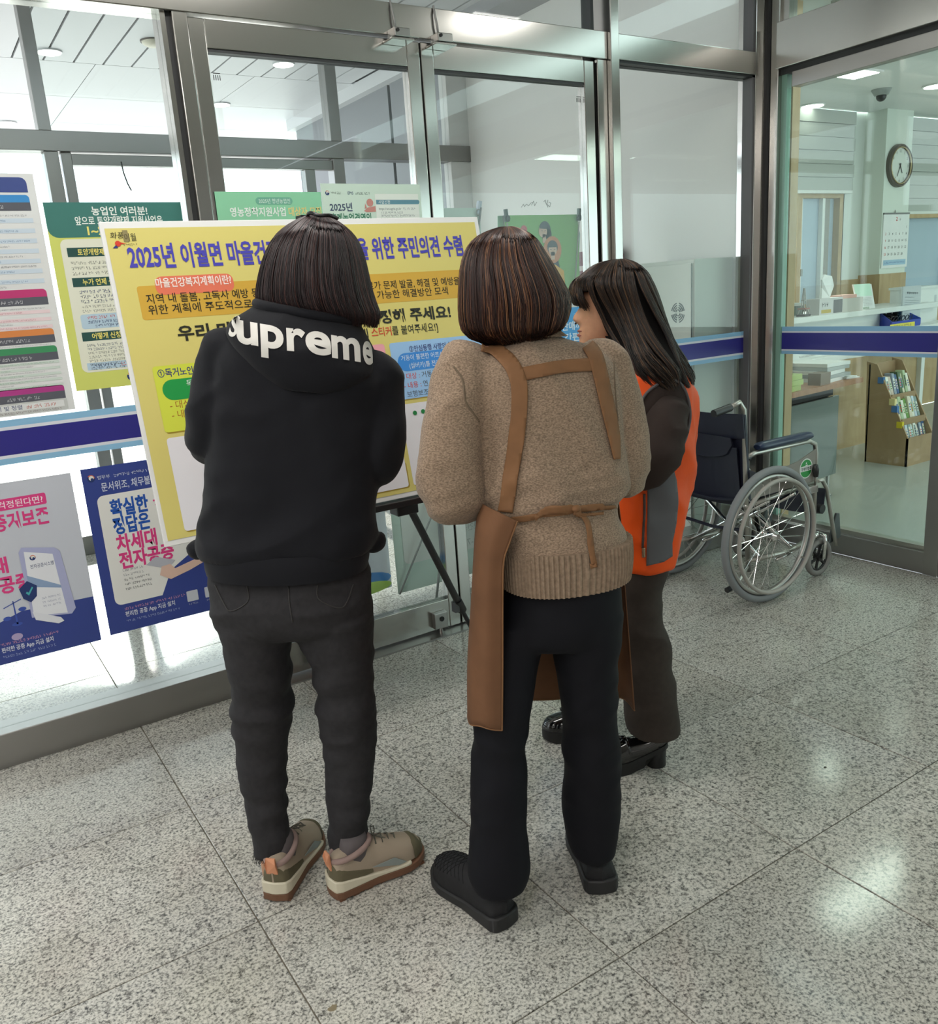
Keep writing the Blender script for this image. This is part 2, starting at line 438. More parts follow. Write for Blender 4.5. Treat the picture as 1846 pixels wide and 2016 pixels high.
# ------------------------------------------------------------------ double door
def door(n, xa, xb, lock):
    d = thing('door_%d' % n, None, None, ((xa+xb)/2, 3.03, 0), kind='structure')
    sw = 0.054
    part('stile', xa, xa+sw, 3.0, 3.048, 0.012, 2.330, m=STEEL, p=d, bevel=0.003)
    part('stile', xb-sw, xb, 3.0, 3.048, 0.012, 2.330, m=STEEL, p=d, bevel=0.003)
    part('top_rail', xa+sw, xb-sw, 3.001, 3.047, 2.243, 2.330, m=STEEL, p=d, bevel=0.002)
    part('bottom_rail', xa+sw, xb-sw, 3.001, 3.047, 0.014, 0.140, m=STEELD if 0 else STEEL, p=d, bevel=0.002)
    part('glazing_bead', xa+sw, xb-sw, 3.006, 3.04, 2.233, 2.243, m=GASKET, p=d)
    pane('glass_pane', xa+sw, xb-sw, 0.14, 2.233, 3.026, par=d)
    part('edge_seal', xa-0.004 if lock else xb, xa if lock else xb+0.004, 3.012, 3.04, 0.012, 2.33, m=GASKET, p=d)
    # bottom lock block
    lx = 1.70 if n == 1 else 1.93
    l = MB().box(lx-0.035, lx+0.03, 2.972, 3.0, 0.028, 0.098).build('floor_lock', STEELD, d, bevel=0.003)
    PW[l.name] = Matrix()
    MB().cyl((lx, 2.969, 0.07), (lx, 2.974, 0.07), 0.011, 12).build('keyhole', DARK, l)
    MB().cyl((lx, 2.985, 0.0), (lx, 2.985, 0.03), 0.008, 10).build('bolt', CHROME, l)
    return d
door(1, 0.954, 1.811, False)
door(2, 1.818, 2.669, True)
# maker's marks etched in the corner of the door glass
for mx, mz, s in ((1.022, 2.168, 1), (2.585, 2.185, 1)):
    t = MB()
    for k in range(4): t.box(mx+k*0.007, mx+k*0.007+0.0025, 3.0195, 3.0205, mz-0.016, mz)
    t.box(mx, mx+0.024, 3.0195, 3.0205, mz+0.004, mz+0.0065)
    o = t.build('glass_mark', GASKET, bpy.data.objects['door_1' if mx < 2 else 'door_2'])
# magnetic locks on the header, each with its cable
for i, (px, lab) in enumerate((((786, 74), 'small steel door lock with cable on the header above the left door leaf'), ((870, 84), 'small steel door lock with cable on the header above the right door leaf'))):
    c = onY(px, 2.96); d = thing('door_lock', lab, 'door lock', (c.x, 2.985, c.z))
    part('housing', c.x-0.035, c.x+0.03, 2.93, 2.985, c.z-0.004, c.z+0.026, m=STEELD, p=d, bevel=0.003)
    part('strike_plate', c.x-0.05, c.x+0.042, 2.925, 2.999, c.z-0.016, c.z-0.008, m=STEEL, p=d, bevel=0.002)
    MB().cyl((c.x-0.022, 2.926, c.z+0.016), (c.x-0.022, 2.931, c.z+0.016), 0.006, 10).build('indicator', DARK, d)
    MB().tube([(c.x-0.005, 2.975, c.z+0.026), (c.x-0.009, 2.972, c.z+0.06), (c.x-0.014, 2.976, c.z+0.10), (c.x-0.013, 2.984, 2.452)], 0.004, 6).build('cable', mat('grey_cable', (0.3, 0.3, 0.29), 0.5), d, smooth=True)

# ================================================================== glazed wall B (to the office), x = 3.78
wb = thing('wall_right', None, None, (3.8, 2.5, 0), kind='structure')
part('corner_post', 3.792, 3.86, 2.972, 3.06, 0, 3.2, m=STEEL, p=wb, bevel=0.003)
part('corner_gasket', 3.784, 3.80, 2.975, 3.0, 0, 3.2, m=GASKET, p=wb)
part('post', 3.782, 3.86, 2.925, 2.970, 0, 3.2, m=STEEL, p=wb, bevel=0.003)
part('header_beam', 3.76, 3.90, -1.5, 2.925, 2.358, 2.562, m=STEEL, p=wb, bevel=0.003)
part('track_slot', 3.80, 3.86, -1.5, 2.925, 2.335, 2.358, m=GASKET, p=wb)
part('door_header', 3.80, 3.86, -1.5, 2.86, 2.270, 2.338, m=STEELD, p=wb, bevel=0.002)
part('kerb', 3.781, 3.86, 2.0, 2.925, 0, 0.105, m=STEELD, p=wb, bevel=0.003)
part('glazing_bead', 3.80, 3.85, 2.055, 2.925, 0.105, 0.128, m=mat('bead_steel', (0.5, 0.5, 0.45), 0.3, 1.0), p=wb)
part('jamb', 3.775, 3.86, 1.985, 2.055, 0, 2.27, m=STEELD, p=wb, bevel=0.003)
part('edge_strip', 3.81, 3.845, 2.895, 2.925, 0.105, 2.36, m=EDGEG, p=wb)
g = pane_b = part('glass_pane', 3.822, 3.832, 2.055, 2.925, 0.115, 2.272, m=GLASSG, p=wb)
PW[g.name] = Matrix()
for a, b, mm in ((1.137, 1.114, SKYF), (1.114, 1.106, WHITEF), (1.106, 1.022, NAVY), (1.022, 1.014, WHITEF), (1.014, 0.998, SKYF)):
    part('safety_stripe', 3.8195, 3.8215, 2.065, 2.91, b, a, m=mm, p=g)
part('glass_pane', 3.822, 3.832, -1.5, 1.985, 0.115, 2.272, m=GLASSG, p=wb)
part('kerb', 3.781, 3.86, -1.5, 1.985, 0, 0.105, m=STEELD, p=wb)
part('transom_pane', 3.822, 3.832, -1.5, 2.925, 2.562, 3.2, m=GLASSG, p=wb)
part('transom_post', 3.80, 3.86, 2.885, 2.925, 2.562, 3.2, m=STEEL, p=wb)

# ================================================================== rest of the lobby (behind and beside the camera)
struct(box('wall_left', -4.3, -4.2, -5.2, 3.0, 0, 2.85, WHITEP))
struct(box('wall_front', -4.3, 3.9, -5.3, -5.2, 0, 2.85, WHITEP))
ceil = struct(box('ceiling', -4.3, 3.78, -5.3, 2.985, 2.86, 2.95, WHITEP))
w_off = struct(box('wall_side', 3.782, 3.86, -5.2, -1.5, 0, 2.85, WHITEP))
def lamp(cx, cy, z, w, d, m, label, group, name='ceiling_light'):
    t = thing(name, label, 'ceiling light', (cx, cy, z), group)
    b = MB().box(cx-w/2-0.02, cx+w/2+0.02, cy-d/2-0.02, cy+d/2+0.02, z-0.012, z)
    b.build('frame', mat('lamp_frame', (0.8, 0.8, 0.8), 0.4), t)
    MB().quad((cx-w/2, cy-d/2, z-0.014), (cx-w/2, cy+d/2, z-0.014), (cx+w/2, cy+d/2, z-0.014), (cx+w/2, cy-d/2, z-0.014)).build('diffuser', m, t, fix=False)
    return t
for lx, ly in ((-2.6, -3.6), (-2.6, -1.8), (-2.6, 0.0), (-0.7, -3.6), (-0.7, -1.8), (-0.7, 0.0), (-0.7, 1.6), (0.9, 2.05), (3.0, 1.8)):
    lamp(lx, ly, 2.86, 0.3 if lx > 2 else 1.2, 0.3, LAMP, 'small square light panel in the lobby ceiling near the glass corner' if lx > 2 else 'long white light panel in the lobby ceiling', 'lobby ceiling lights')

# ================================================================== vestibule
struct(box('wall_vestibule', 3.72, 3.78, 3.10, 5.6, 0, 3.24, WHITEP))
struct(box('wall_office_side', 3.78, 3.86, 3.06, 4.9, 0, 3.24, WHITEP))
struct(box('wall_vestibule_left', -2.6, -2.5, 3.1, 5.6, 0, 3.24, WHITEP))
vc = struct(box('ceiling_vestibule', -3.2, 3.72, 3.10, 10.2, 3.225, 3.26, mat('ceiling_void', (0.06, 0.06, 0.065), 0.8)))
sm = MB().box(-0.0925, 0.0925, -2.0, 2.0, 0, 0.02).mesh('ceiling_panel'); sm.materials.append(CEILM)
for k in range(34):
    o = add_obj('ceiling_panel', sm, vc); o.location = (-3.1+0.2*k, 5.12, 3.2)
sm2 = MB().box(-0.597, 0.597, -0.522, 0.522, 0, 0.02).mesh('ceiling_panel'); sm2.materials.append(CEILM)
for i in range(6):
    for j in range(3):
        o = add_obj('ceiling_panel', sm2, vc); o.location = (-2.65+1.2*i, 7.65+1.05*j, 3.2)
struct(box('trim_1', 3.46, 3.72, 3.1, 5.6, 3.12, 3.2, mat('grey_trim', (0.42, 0.42, 0.44), 0.6)))
for (px, w) in (((97, 104), 0.0), ((558, 128), 0), ((435, 207), 0), ((14, 243), 0)):
    p = onZ(px, 3.19); t = thing('downlight', {97: 'round downlight over the vestibule, nearest the left mullion', 558: 'round downlight above the left door leaf, by the grey clad wall', 435: 'round downlight half behind the left door stile', 14: 'round downlight at the left edge, low by the outer beam'}[px[0]], 'downlight', (p.x, p.y, 3.2), 'canopy downlights')
    MB().cyl((p.x, p.y, 3.203), (p.x, p.y, 3.19), 0.085, 28).build('trim_ring', CEILM, t, smooth='auto')
    MB().cyl((p.x, p.y, 3.191), (p.x, p.y, 3.187), 0.075, 28).build('lens', SPOT, t)
p = onZ((303, 87), 3.18)
t = thing('smoke_detector', 'flat round cream detector on the white strip ceiling', 'detector', (p.x, p.y, 3.2))
MB().lathe([(0, -0.035), (0.05, -0.033), (0.075, -0.018), (0.08, 0)], (p.x, p.y, 3.2)).build('cover', mat('cream_plastic', (0.72, 0.66, 0.55), 0.5), t, smooth=True)
MB().cyl((p.x, p.y, 3.2), (p.x, p.y, 3.193), 0.088, 28).build('base_ring', mat('dark_plastic', (0.1, 0.08, 0.07), 0.5), t, smooth='auto')

for lx, lab in ((-0.7, 'added square fill light above the vestibule, out of view, the right one'), (-1.8, 'added square fill light above the vestibule, out of view, the left one')):
    lamp(lx, 4.2, 3.19, 0.6, 0.6, LAMP, lab, 'added vestibule fill lights')  # unseen fill panels, added to brighten the white vestibule wall
# outer glazed wall, y = 5.6
wo = thing('wall_outer', None, None, (0, 5.6, 0), kind='structure')
YO = 5.6
STEELO = mat('outer_frame_steel', (0.27, 0.265, 0.26), 0.3, 1.0)
def op(name, x0, x1, z0, z1, m=STEELO, d=0.05, y=YO): return part(name, x0, x1, y-d, y+d, z0, z1, m=m, p=wo, bevel=0.003)
op('header_beam', -3.2, 3.72, 2.338, 2.446, STEELO, 0.06)
op('mullion', 0.848, 0.915, 2.446, 3.2)
op('mullion', 2.62, 2.70, 2.446, 3.2)
op('mullion', -0.95, -0.88, 2.446, 3.2)
op('post', 0.855, 0.93, 0, 2.338)
op('post', 0.945, 1.0, 0, 2.338, STEELO, 0.03)
op('post', 2.62, 2.70, 0, 2.338)
op('post', -0.95, -0.88, 0, 2.338)
op('post', 3.55, 3.72, 0, 3.2, mat('white_post', (0.66, 0.65, 0.64), 0.5))
op('door_rail', 1.0, 2.62, 2.27, 2.33, STEELO, 0.03)
op('door_rail', 1.0, 2.62, 0.02, 0.14, STEELO, 0.03)
op('door_stile', 1.78, 1.85, 0.02, 2.27, STEELO, 0.03)
op('door_stile', 1.70, 1.77, 0.02, 2.27, STEELO, 0.03)
op('door_stile', 2.42, 2.49, 0.02, 2.27, STEELO, 0.03)
op('kerb', -3.2, 0.855, 0, 0.12, STEELO); op('kerb', 2.70, 3.55, 0, 0.12, STEELO)
for x0, x1, z0, z1 in ((-0.88, 0.855, 0.12, 2.338), (1.0, 1.70, 0.14, 2.27), (1.85, 2.42, 0.14, 2.27), (2.70, 3.55, 0.12, 2.338), (0.915, 2.62, 2.446, 3.2), (2.70, 3.55, 2.446, 3.2)):
    pane('glass_pane', x0, x1, z0, z1, YO, par=wo)

# outside: grey clad wing wall, paving, far pole
gw = struct(box('wall_outside', 3.74, 3.95, 5.66, 8.67, -0.05, 3.1, DARK))
for k in range(3):
    part('cladding_panel', 3.70, 3.74, 5.68+1.0*k, 5.68+1.0*k+0.955, 0, 3.1, m=GREYCLAD, p=gw)
struct(box('trim_2', 3.62, 3.95, 5.66, 8.67, 3.1, 3.2, CEILM))
struct(box('ground', -60, 60, 5.66, 120, -0.12, -0.05, mat('pale_paving', (0.55, 0.53, 0.50), 0.8, var=(2.0, 0.08))))
struct(box('ground_step', -3.2, 3.72, 5.66, 10.2, -0.05, -0.01, mat('granite_landing', (0.55, 0.55, 0.54), 0.5, var=(40, 0.12))))
p = onZ((180, 360), 2.6)
pl = thing('utility_pole', 'pale utility pole outside beyond the entrance glass', 'pole', (2.45, 22, 0))
MB().tube([(2.45, 22, -0.05), (2.45, 22, 8)], [0.16, 0.12], 12).build('shaft', mat('pole_concrete', (0.6, 0.62, 0.62), 0.7), pl, smooth=True)
for zz in (3.5, 4.3, 5.1): MB().tube([(2.38, 21.86, zz), (2.30, 21.7, zz)], 0.02, 6).build('rung', STEELD, pl)
q = onY((240, 329), 5.52)
MB().tube([(q.x, 5.52, 2.285), (q.x+0.004, 5.52, q.z-0.03), (q.x+0.016, 5.515, q.z-0.09), (q.x+0.03, 5.51, q.z-0.13)], 0.004, 6).build('loose_cable', GASKET, smooth=True)
tag(bpy.data.objects['loose_cable'], 'short loose black cable hanging from the outer door rail', 'cable')
# ================================================================== the office behind wall B
OF = struct(box('floor_office', 3.86, 13.5, -4.0, 4.78, -0.06, 0.0, mat('office_vinyl', (0.44, 0.47, 0.45), 0.22, var=(1.2, 0.03))))
OC = struct(box('ceiling_office', 3.90, 13.5, -4.0, 4.78, 2.70, 2.76, mat('office_ceiling', (0.78, 0.80, 0.79), 0.7)))
OWALL = mat('office_wall', (0.70, 0.73, 0.69), 0.6)
WOODL = wood_mat('light_wood', (0.42, 0.29, 0.15), (0.52, 0.38, 0.21), (3, 3, 0.7))
WOODR = wood_mat('rack_wood', (0.36, 0.235, 0.13), (0.43, 0.29, 0.165), (2, 2, 0.8))
WOODT = wood_mat('table_wood', (0.33, 0.15, 0.075), (0.42, 0.20, 0.10), (5, 1, 1))
WPLAS = mat('white_laminate', (0.78, 0.80, 0.78), 0.35)
PAPER = mat('white_paper', (0.82, 0.82, 0.81), 0.7)
GREENGL = mat('grey_green_panel', (0.13, 0.155, 0.145), 0.14)
BLACKP = mat('black_plastic', (0.02, 0.02, 0.022), 0.4)
struct(box('wall_office_far', 12.9, 13.0, -4, 4.8, 0, 2.7, OWALL))
# window wall y = 4.78 : wood wainscot, windows, blinds
ww = struct(box('wall_office_back', 3.86, 13, 4.86, 4.95, 2.04, 2.7, OWALL))
part('wall_strip', 7.13, 8.05, 4.80, 4.95, 1.30, 2.7, m=OWALL, p=ww)
part('wall_strip', 3.86, 5.9, 4.80, 4.95, 0.0, 2.7, m=OWALL, p=ww)
part('wainscot', 5.9, 13, 4.80, 4.95, 0.0, 1.08, m=WOODL, p=ww)
part('wainscot', 7.13, 8.05, 4.79, 4.95, 1.08, 1.30, m=WOODL, p=ww)
part('wainscot_joint', 7.13, 7.4, 4.785, 4.80, 1.10, 1.105, m=DARK, p=ww)
def window(n, x0, x1, z0, z1, lab):
    w = thing('window_%d' % n, None, None, ((x0+x1)/2, 4.82, z0), kind='structure')
    t = 0.06
    for a in ((x0, x1, z0, z0+t), (x0, x1, z1-t, z1)): part('frame', a[0], a[1], 4.80, 4.9, a[2], a[3], m=WOODL, p=w)
    for a in ((x0, x0+t), (x1-t, x1)): part('frame', a[0], a[1], 4.80, 4.9, z0+t, z1-t, m=WOODL, p=w)
    xm = x0+(x1-x0)*0.62
    part('sash', x0+t, x0+t+0.035, 4.82, 4.86, z0+t, z1-t, m=WPLAS, p=w); part('sash', xm-0.03, xm+0.005, 4.82, 4.86, z0+t, z1-t, m=WPLAS, p=w)
    part('sash', xm+0.005, xm+0.10, 4.84, 4.87, z0+t, z1-t, m=mat('grey_sash', (0.3, 0.29, 0.26), 0.5), p=w)
    part('pane', x0+t, x1-t, 4.862, 4.868, z0+t, z1-t, m=mat('frosted_pane', (0.42, 0.52, 0.62), 0.35), p=w)
    l = part('sash_lock', x0+t+0.005, x0+t+0.03, 4.80, 4.83, z0+0.30, z0+0.36, m=STEELD, p=w)
window(1, 6.50, 7.14, 1.06, 2.06, '')
window(2, 8.05, 9.4, 1.10, 1.88, '')
BLIND = mat('fabric_blind', (0.47, 0.49, 0.455), 0.8)
def blind(x0, x1, z0, z1, n, lab):
    t = thing('roman_blind', lab, 'blind', ((x0+x1)/2, 4.78, z1), 'grey fabric blinds in the office')
    h = (z1-z0)/n
    for k in range(n):
        MB().box(x0, x1, 4.755-0.006*(k % 2), 4.775, z0+k*h+0.006, z0+(k+1)*h).build('slat', BLIND, t)
        if k: MB().box(x0, x1, 4.768, 4.776, z0+k*h-0.002, z0+k*h+0.006).build('seam', mat('blind_seam', (0.62, 0.64, 0.6), 0.7), t)
    MB().box(x0, x1, 4.752, 4.778, z0-0.018, z0+0.006).build('bottom_bar', mat('bar_white', (0.75, 0.76, 0.72), 0.5), t)
blind(6.0, 7.19, 2.05, 2.69, 6, 'grey slatted blind over the window left of the clock column')
blind(7.86, 9.5, 1.87, 2.69, 7, 'grey slatted blind at the right edge beside the clock')
col_ = struct(box('trim_column', 7.40, 7.80, 4.60, 4.80, 0, 2.7, mat('column_paint', (0.73, 0.78, 0.71), 0.6)))
part('skirt', 7.395, 7.81, 4.59, 4.80, 0.0, 1.33, m=WOODL, p=col_)
# wall clock
cc = onY((1771, 326), 4.58)
ck = thing('wall_clock', 'round wall clock with dark brown rim on the white column', 'clock', (cc.x, 4.6, cc.z))
MB().lathe([(0.0, 0.005), (0.15, 0.005), (0.152, 0.03), (0.165, 0.042), (0.178, 0.03), (0.18, 0.0)], (cc.x, 4.6, cc.z), (0, -1, 0), 40).build('rim', mat('clock_rim', (0.10, 0.085, 0.07), 0.35), ck, smooth='auto')
MB().cyl((cc.x, 4.598, cc.z), (cc.x, 4.580, cc.z), 0.149, 40).build('dial', mat('clock_dial', (0.72, 0.75, 0.70), 0.5), ck)
MB().torus((cc.x, 4.566, cc.z), (0, 1, 0), 0.150, 0.006, 40, 6).build('inner_ring', mat('gold_ring', (0.45, 0.36, 0.2), 0.3, 0.8), ck, smooth=True)
pl2 = Plane2((cc.x, 4.5795, cc.z), (1, 0, 0), (0, 0, 1), ck)
for h in range(12):
    a = radians(90-30*(h+1)); pl2.text(str(h+1), 0.122*cos(a), 0.122*sin(a)-0.012, 0.024, BLACKP, 1, align='c', name='numeral')
pl2.flush()
for ang, ln, wd in ((-62, 0.07, 0.010), (-115, 0.10, 0.007)):
    a = radians(ang); d = Vector((cos(a), 0, sin(a))); n = Vector((-sin(a), 0, cos(a)))
    c = Vector((cc.x, 4.573, cc.z))
    MB().prism([c-d*0.02-n*wd/2, c+d*ln-n*wd/4, c+d*ln+n*wd/4, c-d*0.02+n*wd/2], (0, 0.003, 0)).build('hand', BLACKP, ck)
# calendar
ca, cb = onY((1740, 421), 4.59), onY((1784, 525), 4.59)
cal = thing('wall_calendar', 'white paper wall calendar below the clock', 'calendar', ((ca.x+cb.x)/2, 4.6, cb.z))
MB().box(ca.x, cb.x, 4.590, 4.598, cb.z, ca.z).build('sheet', PAPER, cal)
MB().box(ca.x, cb.x, 4.587, 4.599, ca.z-0.006, ca.z+0.008).build('binding', mat('calendar_bar', (0.2, 0.2, 0.2), 0.5), cal)
MB().tube([(ca.x+0.16, 4.592, ca.z), (ca.x+0.17, 4.592, ca.z+0.03), (ca.x+0.18, 4.592, ca.z)], 0.003, 5).build('hook', STEELD, cal)
pc = Plane2((ca.x, 4.5895, cb.z), (1, 0, 0), (0, 0, 1), cal); Wc, Hc_ = cb.x-ca.x, ca.z-cb.z
INK = mat('ink_dark', (0.035, 0.035, 0.04), 0.6); RED = mat('ink_red', 'd0342c', 0.6); BLUEI = mat('ink_blue', '2f55a4', 0.6); LBL = mat('ink_pale_blue', 'a9c6dc', 0.6)
pc.text('2', Wc*0.5, Hc_*0.87, 0.034, RED, 1, align='c', bold=0.02)
pc.text('월', Wc*0.63, Hc_*0.88, 0.014, INK, 1, align='c')
rows = [['', '', '', '', '', '', '1'], list('2345678'), ['9', '10', '11', '12', '13', '14', '15'], ['16', '17', '18', '19', '20', '21', '22'], ['23', '24', '25', '26', '27', '28', '']]
for r_, row in enumerate(rows):
    for c_, s_ in enumerate(row):
        if s_: pc.text(s_, Wc*(0.1+0.133*c_), Hc_*(0.735-0.125*r_), 0.022, RED if c_ == 0 else INK, 1, align='c', name='numeral')
pc.rect(Wc*0.06, Hc_*0.05, Wc*0.94, Hc_*0.15, LBL, 1); pc.scribble(Wc*0.1, Wc*0.9, Hc_*0.085, 0.012, BLUEI, 2)
pc.flush()
# ceiling panels, downlights, dome camera in the office
for i, (x, y, w, d, lab) in enumerate(((5.84, 3.86, 0.2, 0.19, 'small square office ceiling light seen just under the steel header'), (4.75, 2.80, 1.1, 0.22, 'long office ceiling light nearest the glass wall'), (4.75, 0.9, 1.1, 0.22, 'long office ceiling light to the right, out past the glass'),
                                       (7.6, 1.6, 1.2, 0.3, 'long office ceiling light deep in the room'), (10.0, 3.0, 1.2, 0.3, 'long office ceiling light at the far end'), (10.0, 0.5, 1.2, 0.3, 'long office ceiling light in the far right corner'), (6.3, -1.2, 1.2, 0.3, 'long office ceiling light behind the glass by the lobby'))):
    lamp(x, y, 2.70, w, d, LAMPG, lab, 'office ceiling lights')
for px, lab in (((1599, 209), 'thin round office downlight, upper of the pair left of the column'), ((1594, 223), 'thin round office downlight, lower of the pair left of the column'), ((1843, 170), 'thin round office downlight at the right edge')):
    q = onZ(px, 2.69); t = thing('downlight', lab, 'downlight', (q.x, q.y, 2.7), 'office downlights')
    MB().cyl((q.x, q.y, 2.699), (q.x, q.y, 2.688), 0.10, 24).build('trim_ring', WPLAS, t, smooth='auto'); MB().cyl((q.x, q.y, 2.689), (q.x, q.y, 2.685), 0.085, 24).build('lens', SPOT, t)
q = onZ((1735, 176), 2.70); t = thing('dome_camera_and_reflection', 'grey dome camera on the office ceiling', 'camera', (q.x, q.y, 2.7))
MB().lathe([(0.0, -0.045), (0.05, -0.042), (0.075, 0)], (q.x, q.y, 2.7)).build('base', mat('camera_grey', (0.34, 0.36, 0.35), 0.4), t, smooth=True)
MB().ball((q.x, q.y, 2.652), 0.038, 16, 10).build('lens_dome', BLACKP, t, smooth=True)
q = onY((1316, 131), 3.2); t = thing('dome_camera_and_reflection', 'dark dome just under the header beam, standing in for a reflected dome camera', 'camera', (q.x, q.y, q.z+0.02))  # modelled dome stands in for the office camera's reflection in the glass
MB().cyl((q.x, q.y, q.z+0.02), (q.x, q.y, q.z-0.002), 0.026, 20).build('base', WPLAS, t, smooth='auto'); MB().ball((q.x, q.y, q.z-0.002), 0.021, 16, 10).build('lens_dome', BLACKP, t, smooth=True)
MB().cyl((q.x, q.y, q.z+0.018), (q.x, 3.09, q.z+0.018), 0.008, 8).build('arm', STEELD, t)
# jamb and wall end beside the glass
struct(box('trim_jamb', 3.97, 4.03, 2.98, 3.06, 0, 2.70, WOODL))
struct(box('trim_return', 3.86, 3.97, 3.0, 3.06, 0, 2.70, OWALL))
# counter
ct = thing('counter', 'white reception counter with wooden front in the office', 'counter', (6.2, 4.1, 0))
part('top', 4.9, 7.25, 3.92, 4.45, 1.045, 1.085, m=WPLAS, p=ct, bevel=0.004)
part('white_front', 4.9, 7.2, 3.98, 4.02, 0.78, 1.045, m=WPLAS, p=ct)
part('ledge', 4.9, 7.2, 3.90, 4.02, 0.74, 0.78, m=WPLAS, p=ct, bevel=0.004)
part('wood_front', 4.9, 7.15, 4.06, 4.1, 0, 0.74, m=WOODL, p=ct)
part('end_panel', 7.15, 7.2, 4.02, 4.45, 0, 1.045, m=WPLAS, p=ct)
fs = Plane2((4.9, 3.979, 0.80), (1, 0, 0), (0, 0, 1), ct); fs.scribble(0.55, 0.85, 0.02, 0.018, INK, 1); fs.scribble(0.55, 0.75, -0.01, 0.012, INK, 1); fs.flush()
CY, CZ = 4.0, 1.085
def cx_(px): return onY(px, CY).x
zo = lambda x, y: (1520+x/5.307, 560+y/5.307)
# miniature tower
x = cx_(zo(325, 310)); t = thing('desk_ornament', 'small dark metal tower ornament on the counter', 'ornament', (x, CY, CZ))
MB().box(x-0.035, x+0.035, CY-0.035, CY+0.035, CZ, CZ+0.015).build('base', BLACKP, t)
for sx in (-1, 1):
    for sy in (-1, 1): MB().tube([(x+sx*0.028, CY+sy*0.028, CZ+0.015), (x+sx*0.012, CY+sy*0.012, CZ+0.07), (x+sx*0.003, CY+sy*0.003, CZ+0.2)], 0.004, 5).build('leg', STEELD, t)
MB().box(x-0.03, x+0.03, CY-0.03, CY+0.03, CZ+0.05, CZ+0.06).build('deck', mat('deck_red', (0.3, 0.12, 0.1), 0.5), t); MB().box(x-0.014, x+0.014, CY-0.014, CY+0.014, CZ+0.11, CZ+0.118).build('deck', STEELD, t)
# low green file tray behind
xa, xb = cx_(zo(250, 300)), cx_(zo(415, 300))
t = thing('file_tray', 'low dark green tray on the counter behind the ornament', 'tray', ((xa+xb)/2, CY+0.2, CZ))
part('body', xa, xb+0.1, CY+0.15, CY+0.3, CZ, CZ+0.07, m=mat('tray_green', (0.09, 0.14, 0.12), 0.5), p=t); part('lid', xa, xb+0.1, CY+0.14, CY+0.31, CZ+0.07, CZ+0.09, m=mat('tray_lid', (0.5, 0.53, 0.5), 0.5), p=t)
# tissue box
xa, xb = cx_(zo(420, 320)), cx_(zo(660, 320)); xm = cx_(zo(560, 320))
t = thing('tissue_box', 'printed tissue box with a white tissue standing out', 'tissue box', ((xa+xb)/2, CY, CZ))
bx = MB().box(xa, xb, CY-0.055, CY+0.055, CZ, CZ+0.115).build('carton', mat('carton_white', (0.62, 0.6, 0.6), 0.6), t)
pt = Plane2((xa, CY-0.0555, CZ), (1, 0, 0), (0, 0, 1), t); wt = xb-xa
pt.rect(wt*0.6, 0.005, wt*0.99, 0.1, mat('carton_dark', (0.12, 0.12, 0.13), 0.5), 1); pt.rect(wt*0.08, 0.01, wt*0.5, 0.035, mat('carton_gold', (0.5, 0.36, 0.05), 0.5), 1); pt.scribble(wt*0.1, wt*0.5, 0.055, 0.03, INK, 1, seed=3)
pt.flush()
tv = [(xa+0.10, CY, CZ+0.115), (xa+0.2, CY, CZ+0.115), (xa+0.23, CY-0.01, CZ+0.2), (xa+0.215, CY, CZ+0.27), (xa+0.15, CY+0.015, CZ+0.285), (xa+0.085, CY-0.01, CZ+0.25), (xa+0.115, CY+0.01, CZ+0.19)]
MB().prism([Vector(p) for p in tv], (0, 0.012, 0)).build('tissue', PAPER, t)
# stack of small leaflets in an acrylic tray
xa, xb = cx_(zo(670, 300)), cx_(zo(890, 300))
t = thing('leaflet_tray', 'clear low tray with pink leaflets beside the tissue box', 'tray', ((xa+xb)/2, CY+0.03, CZ))
part('tray', xa, xb, CY-0.04, CY+0.1, CZ, CZ+0.10, m=mat('acrylic_front', (0.55, 0.52, 0.48), 0.2), p=t)
part('leaflet', xa+0.02, xa+0.2, CY-0.03, CY+0.08, CZ+0.10, CZ+0.125, m=mat('pink_paper', (0.72, 0.42, 0.36), 0.6), p=t); part('leaflet', xa+0.19, xb-0.01, CY-0.02, CY+0.08, CZ+0.10, CZ+0.115, m=PAPER, p=t)
# tilted notice stand
def stand(px4, Yb, tilt, lab, name, body, printer):
    P = [onY(p, Yb) for p in px4]                      # TL TR BR BL in the plane, at the counter edge
    bl, br, tl = P[3], P[2], P[0]
    t = thing(name, lab, 'notice stand', ((bl.x+br.x)/2, Yb, bl.z))
    MB().prism(P, (0, 0.012, 0)).build('panel', body, t)
    MB().box(min(bl.x, br.x), max(bl.x, br.x), Yb, Yb+0.09, min(bl.z, br.z)-0.004, min(bl.z, br.z)+0.006).build('foot', body, t)
    ux = (br-bl); vy = (tl-bl); w, h = ux.length, vy.length
    pp = Plane2(bl+Vector((0, -0.0006, 0)), ux, vy, t); pp.y = vy.normalized(); printer(pp, w, h); pp.flush()
GREENI = mat('ink_green', '3f8f3a', 0.6); GREYP = mat('grey_print_sheet', (0.55, 0.58, 0.60), 0.6)
def pr1(pp, w, h):
    pp.rect(0, h*0.58, w, h, mat('mint_sheet', (0.62, 0.85, 0.70), 0.4), 1)
    pp.text('민원안내', w*0.13, h*0.12, h*0.07, GREENI, 1, w=w*0.5); pp.rect(w*0.08, h*0.085, w*0.92, h*0.105, RED, 1)
    for k in range(6): pp.scribble(w*0.35, w*0.9, h*(0.5-0.05*k), h*0.02, INK, 1)
stand([zo(845, 0), zo(1035, -5), zo(1080, 285), zo(910, 300)], CY+0.02, 0, 'tilted green and white notice stand on the counter', 'notice_stand', PAPER, pr1)
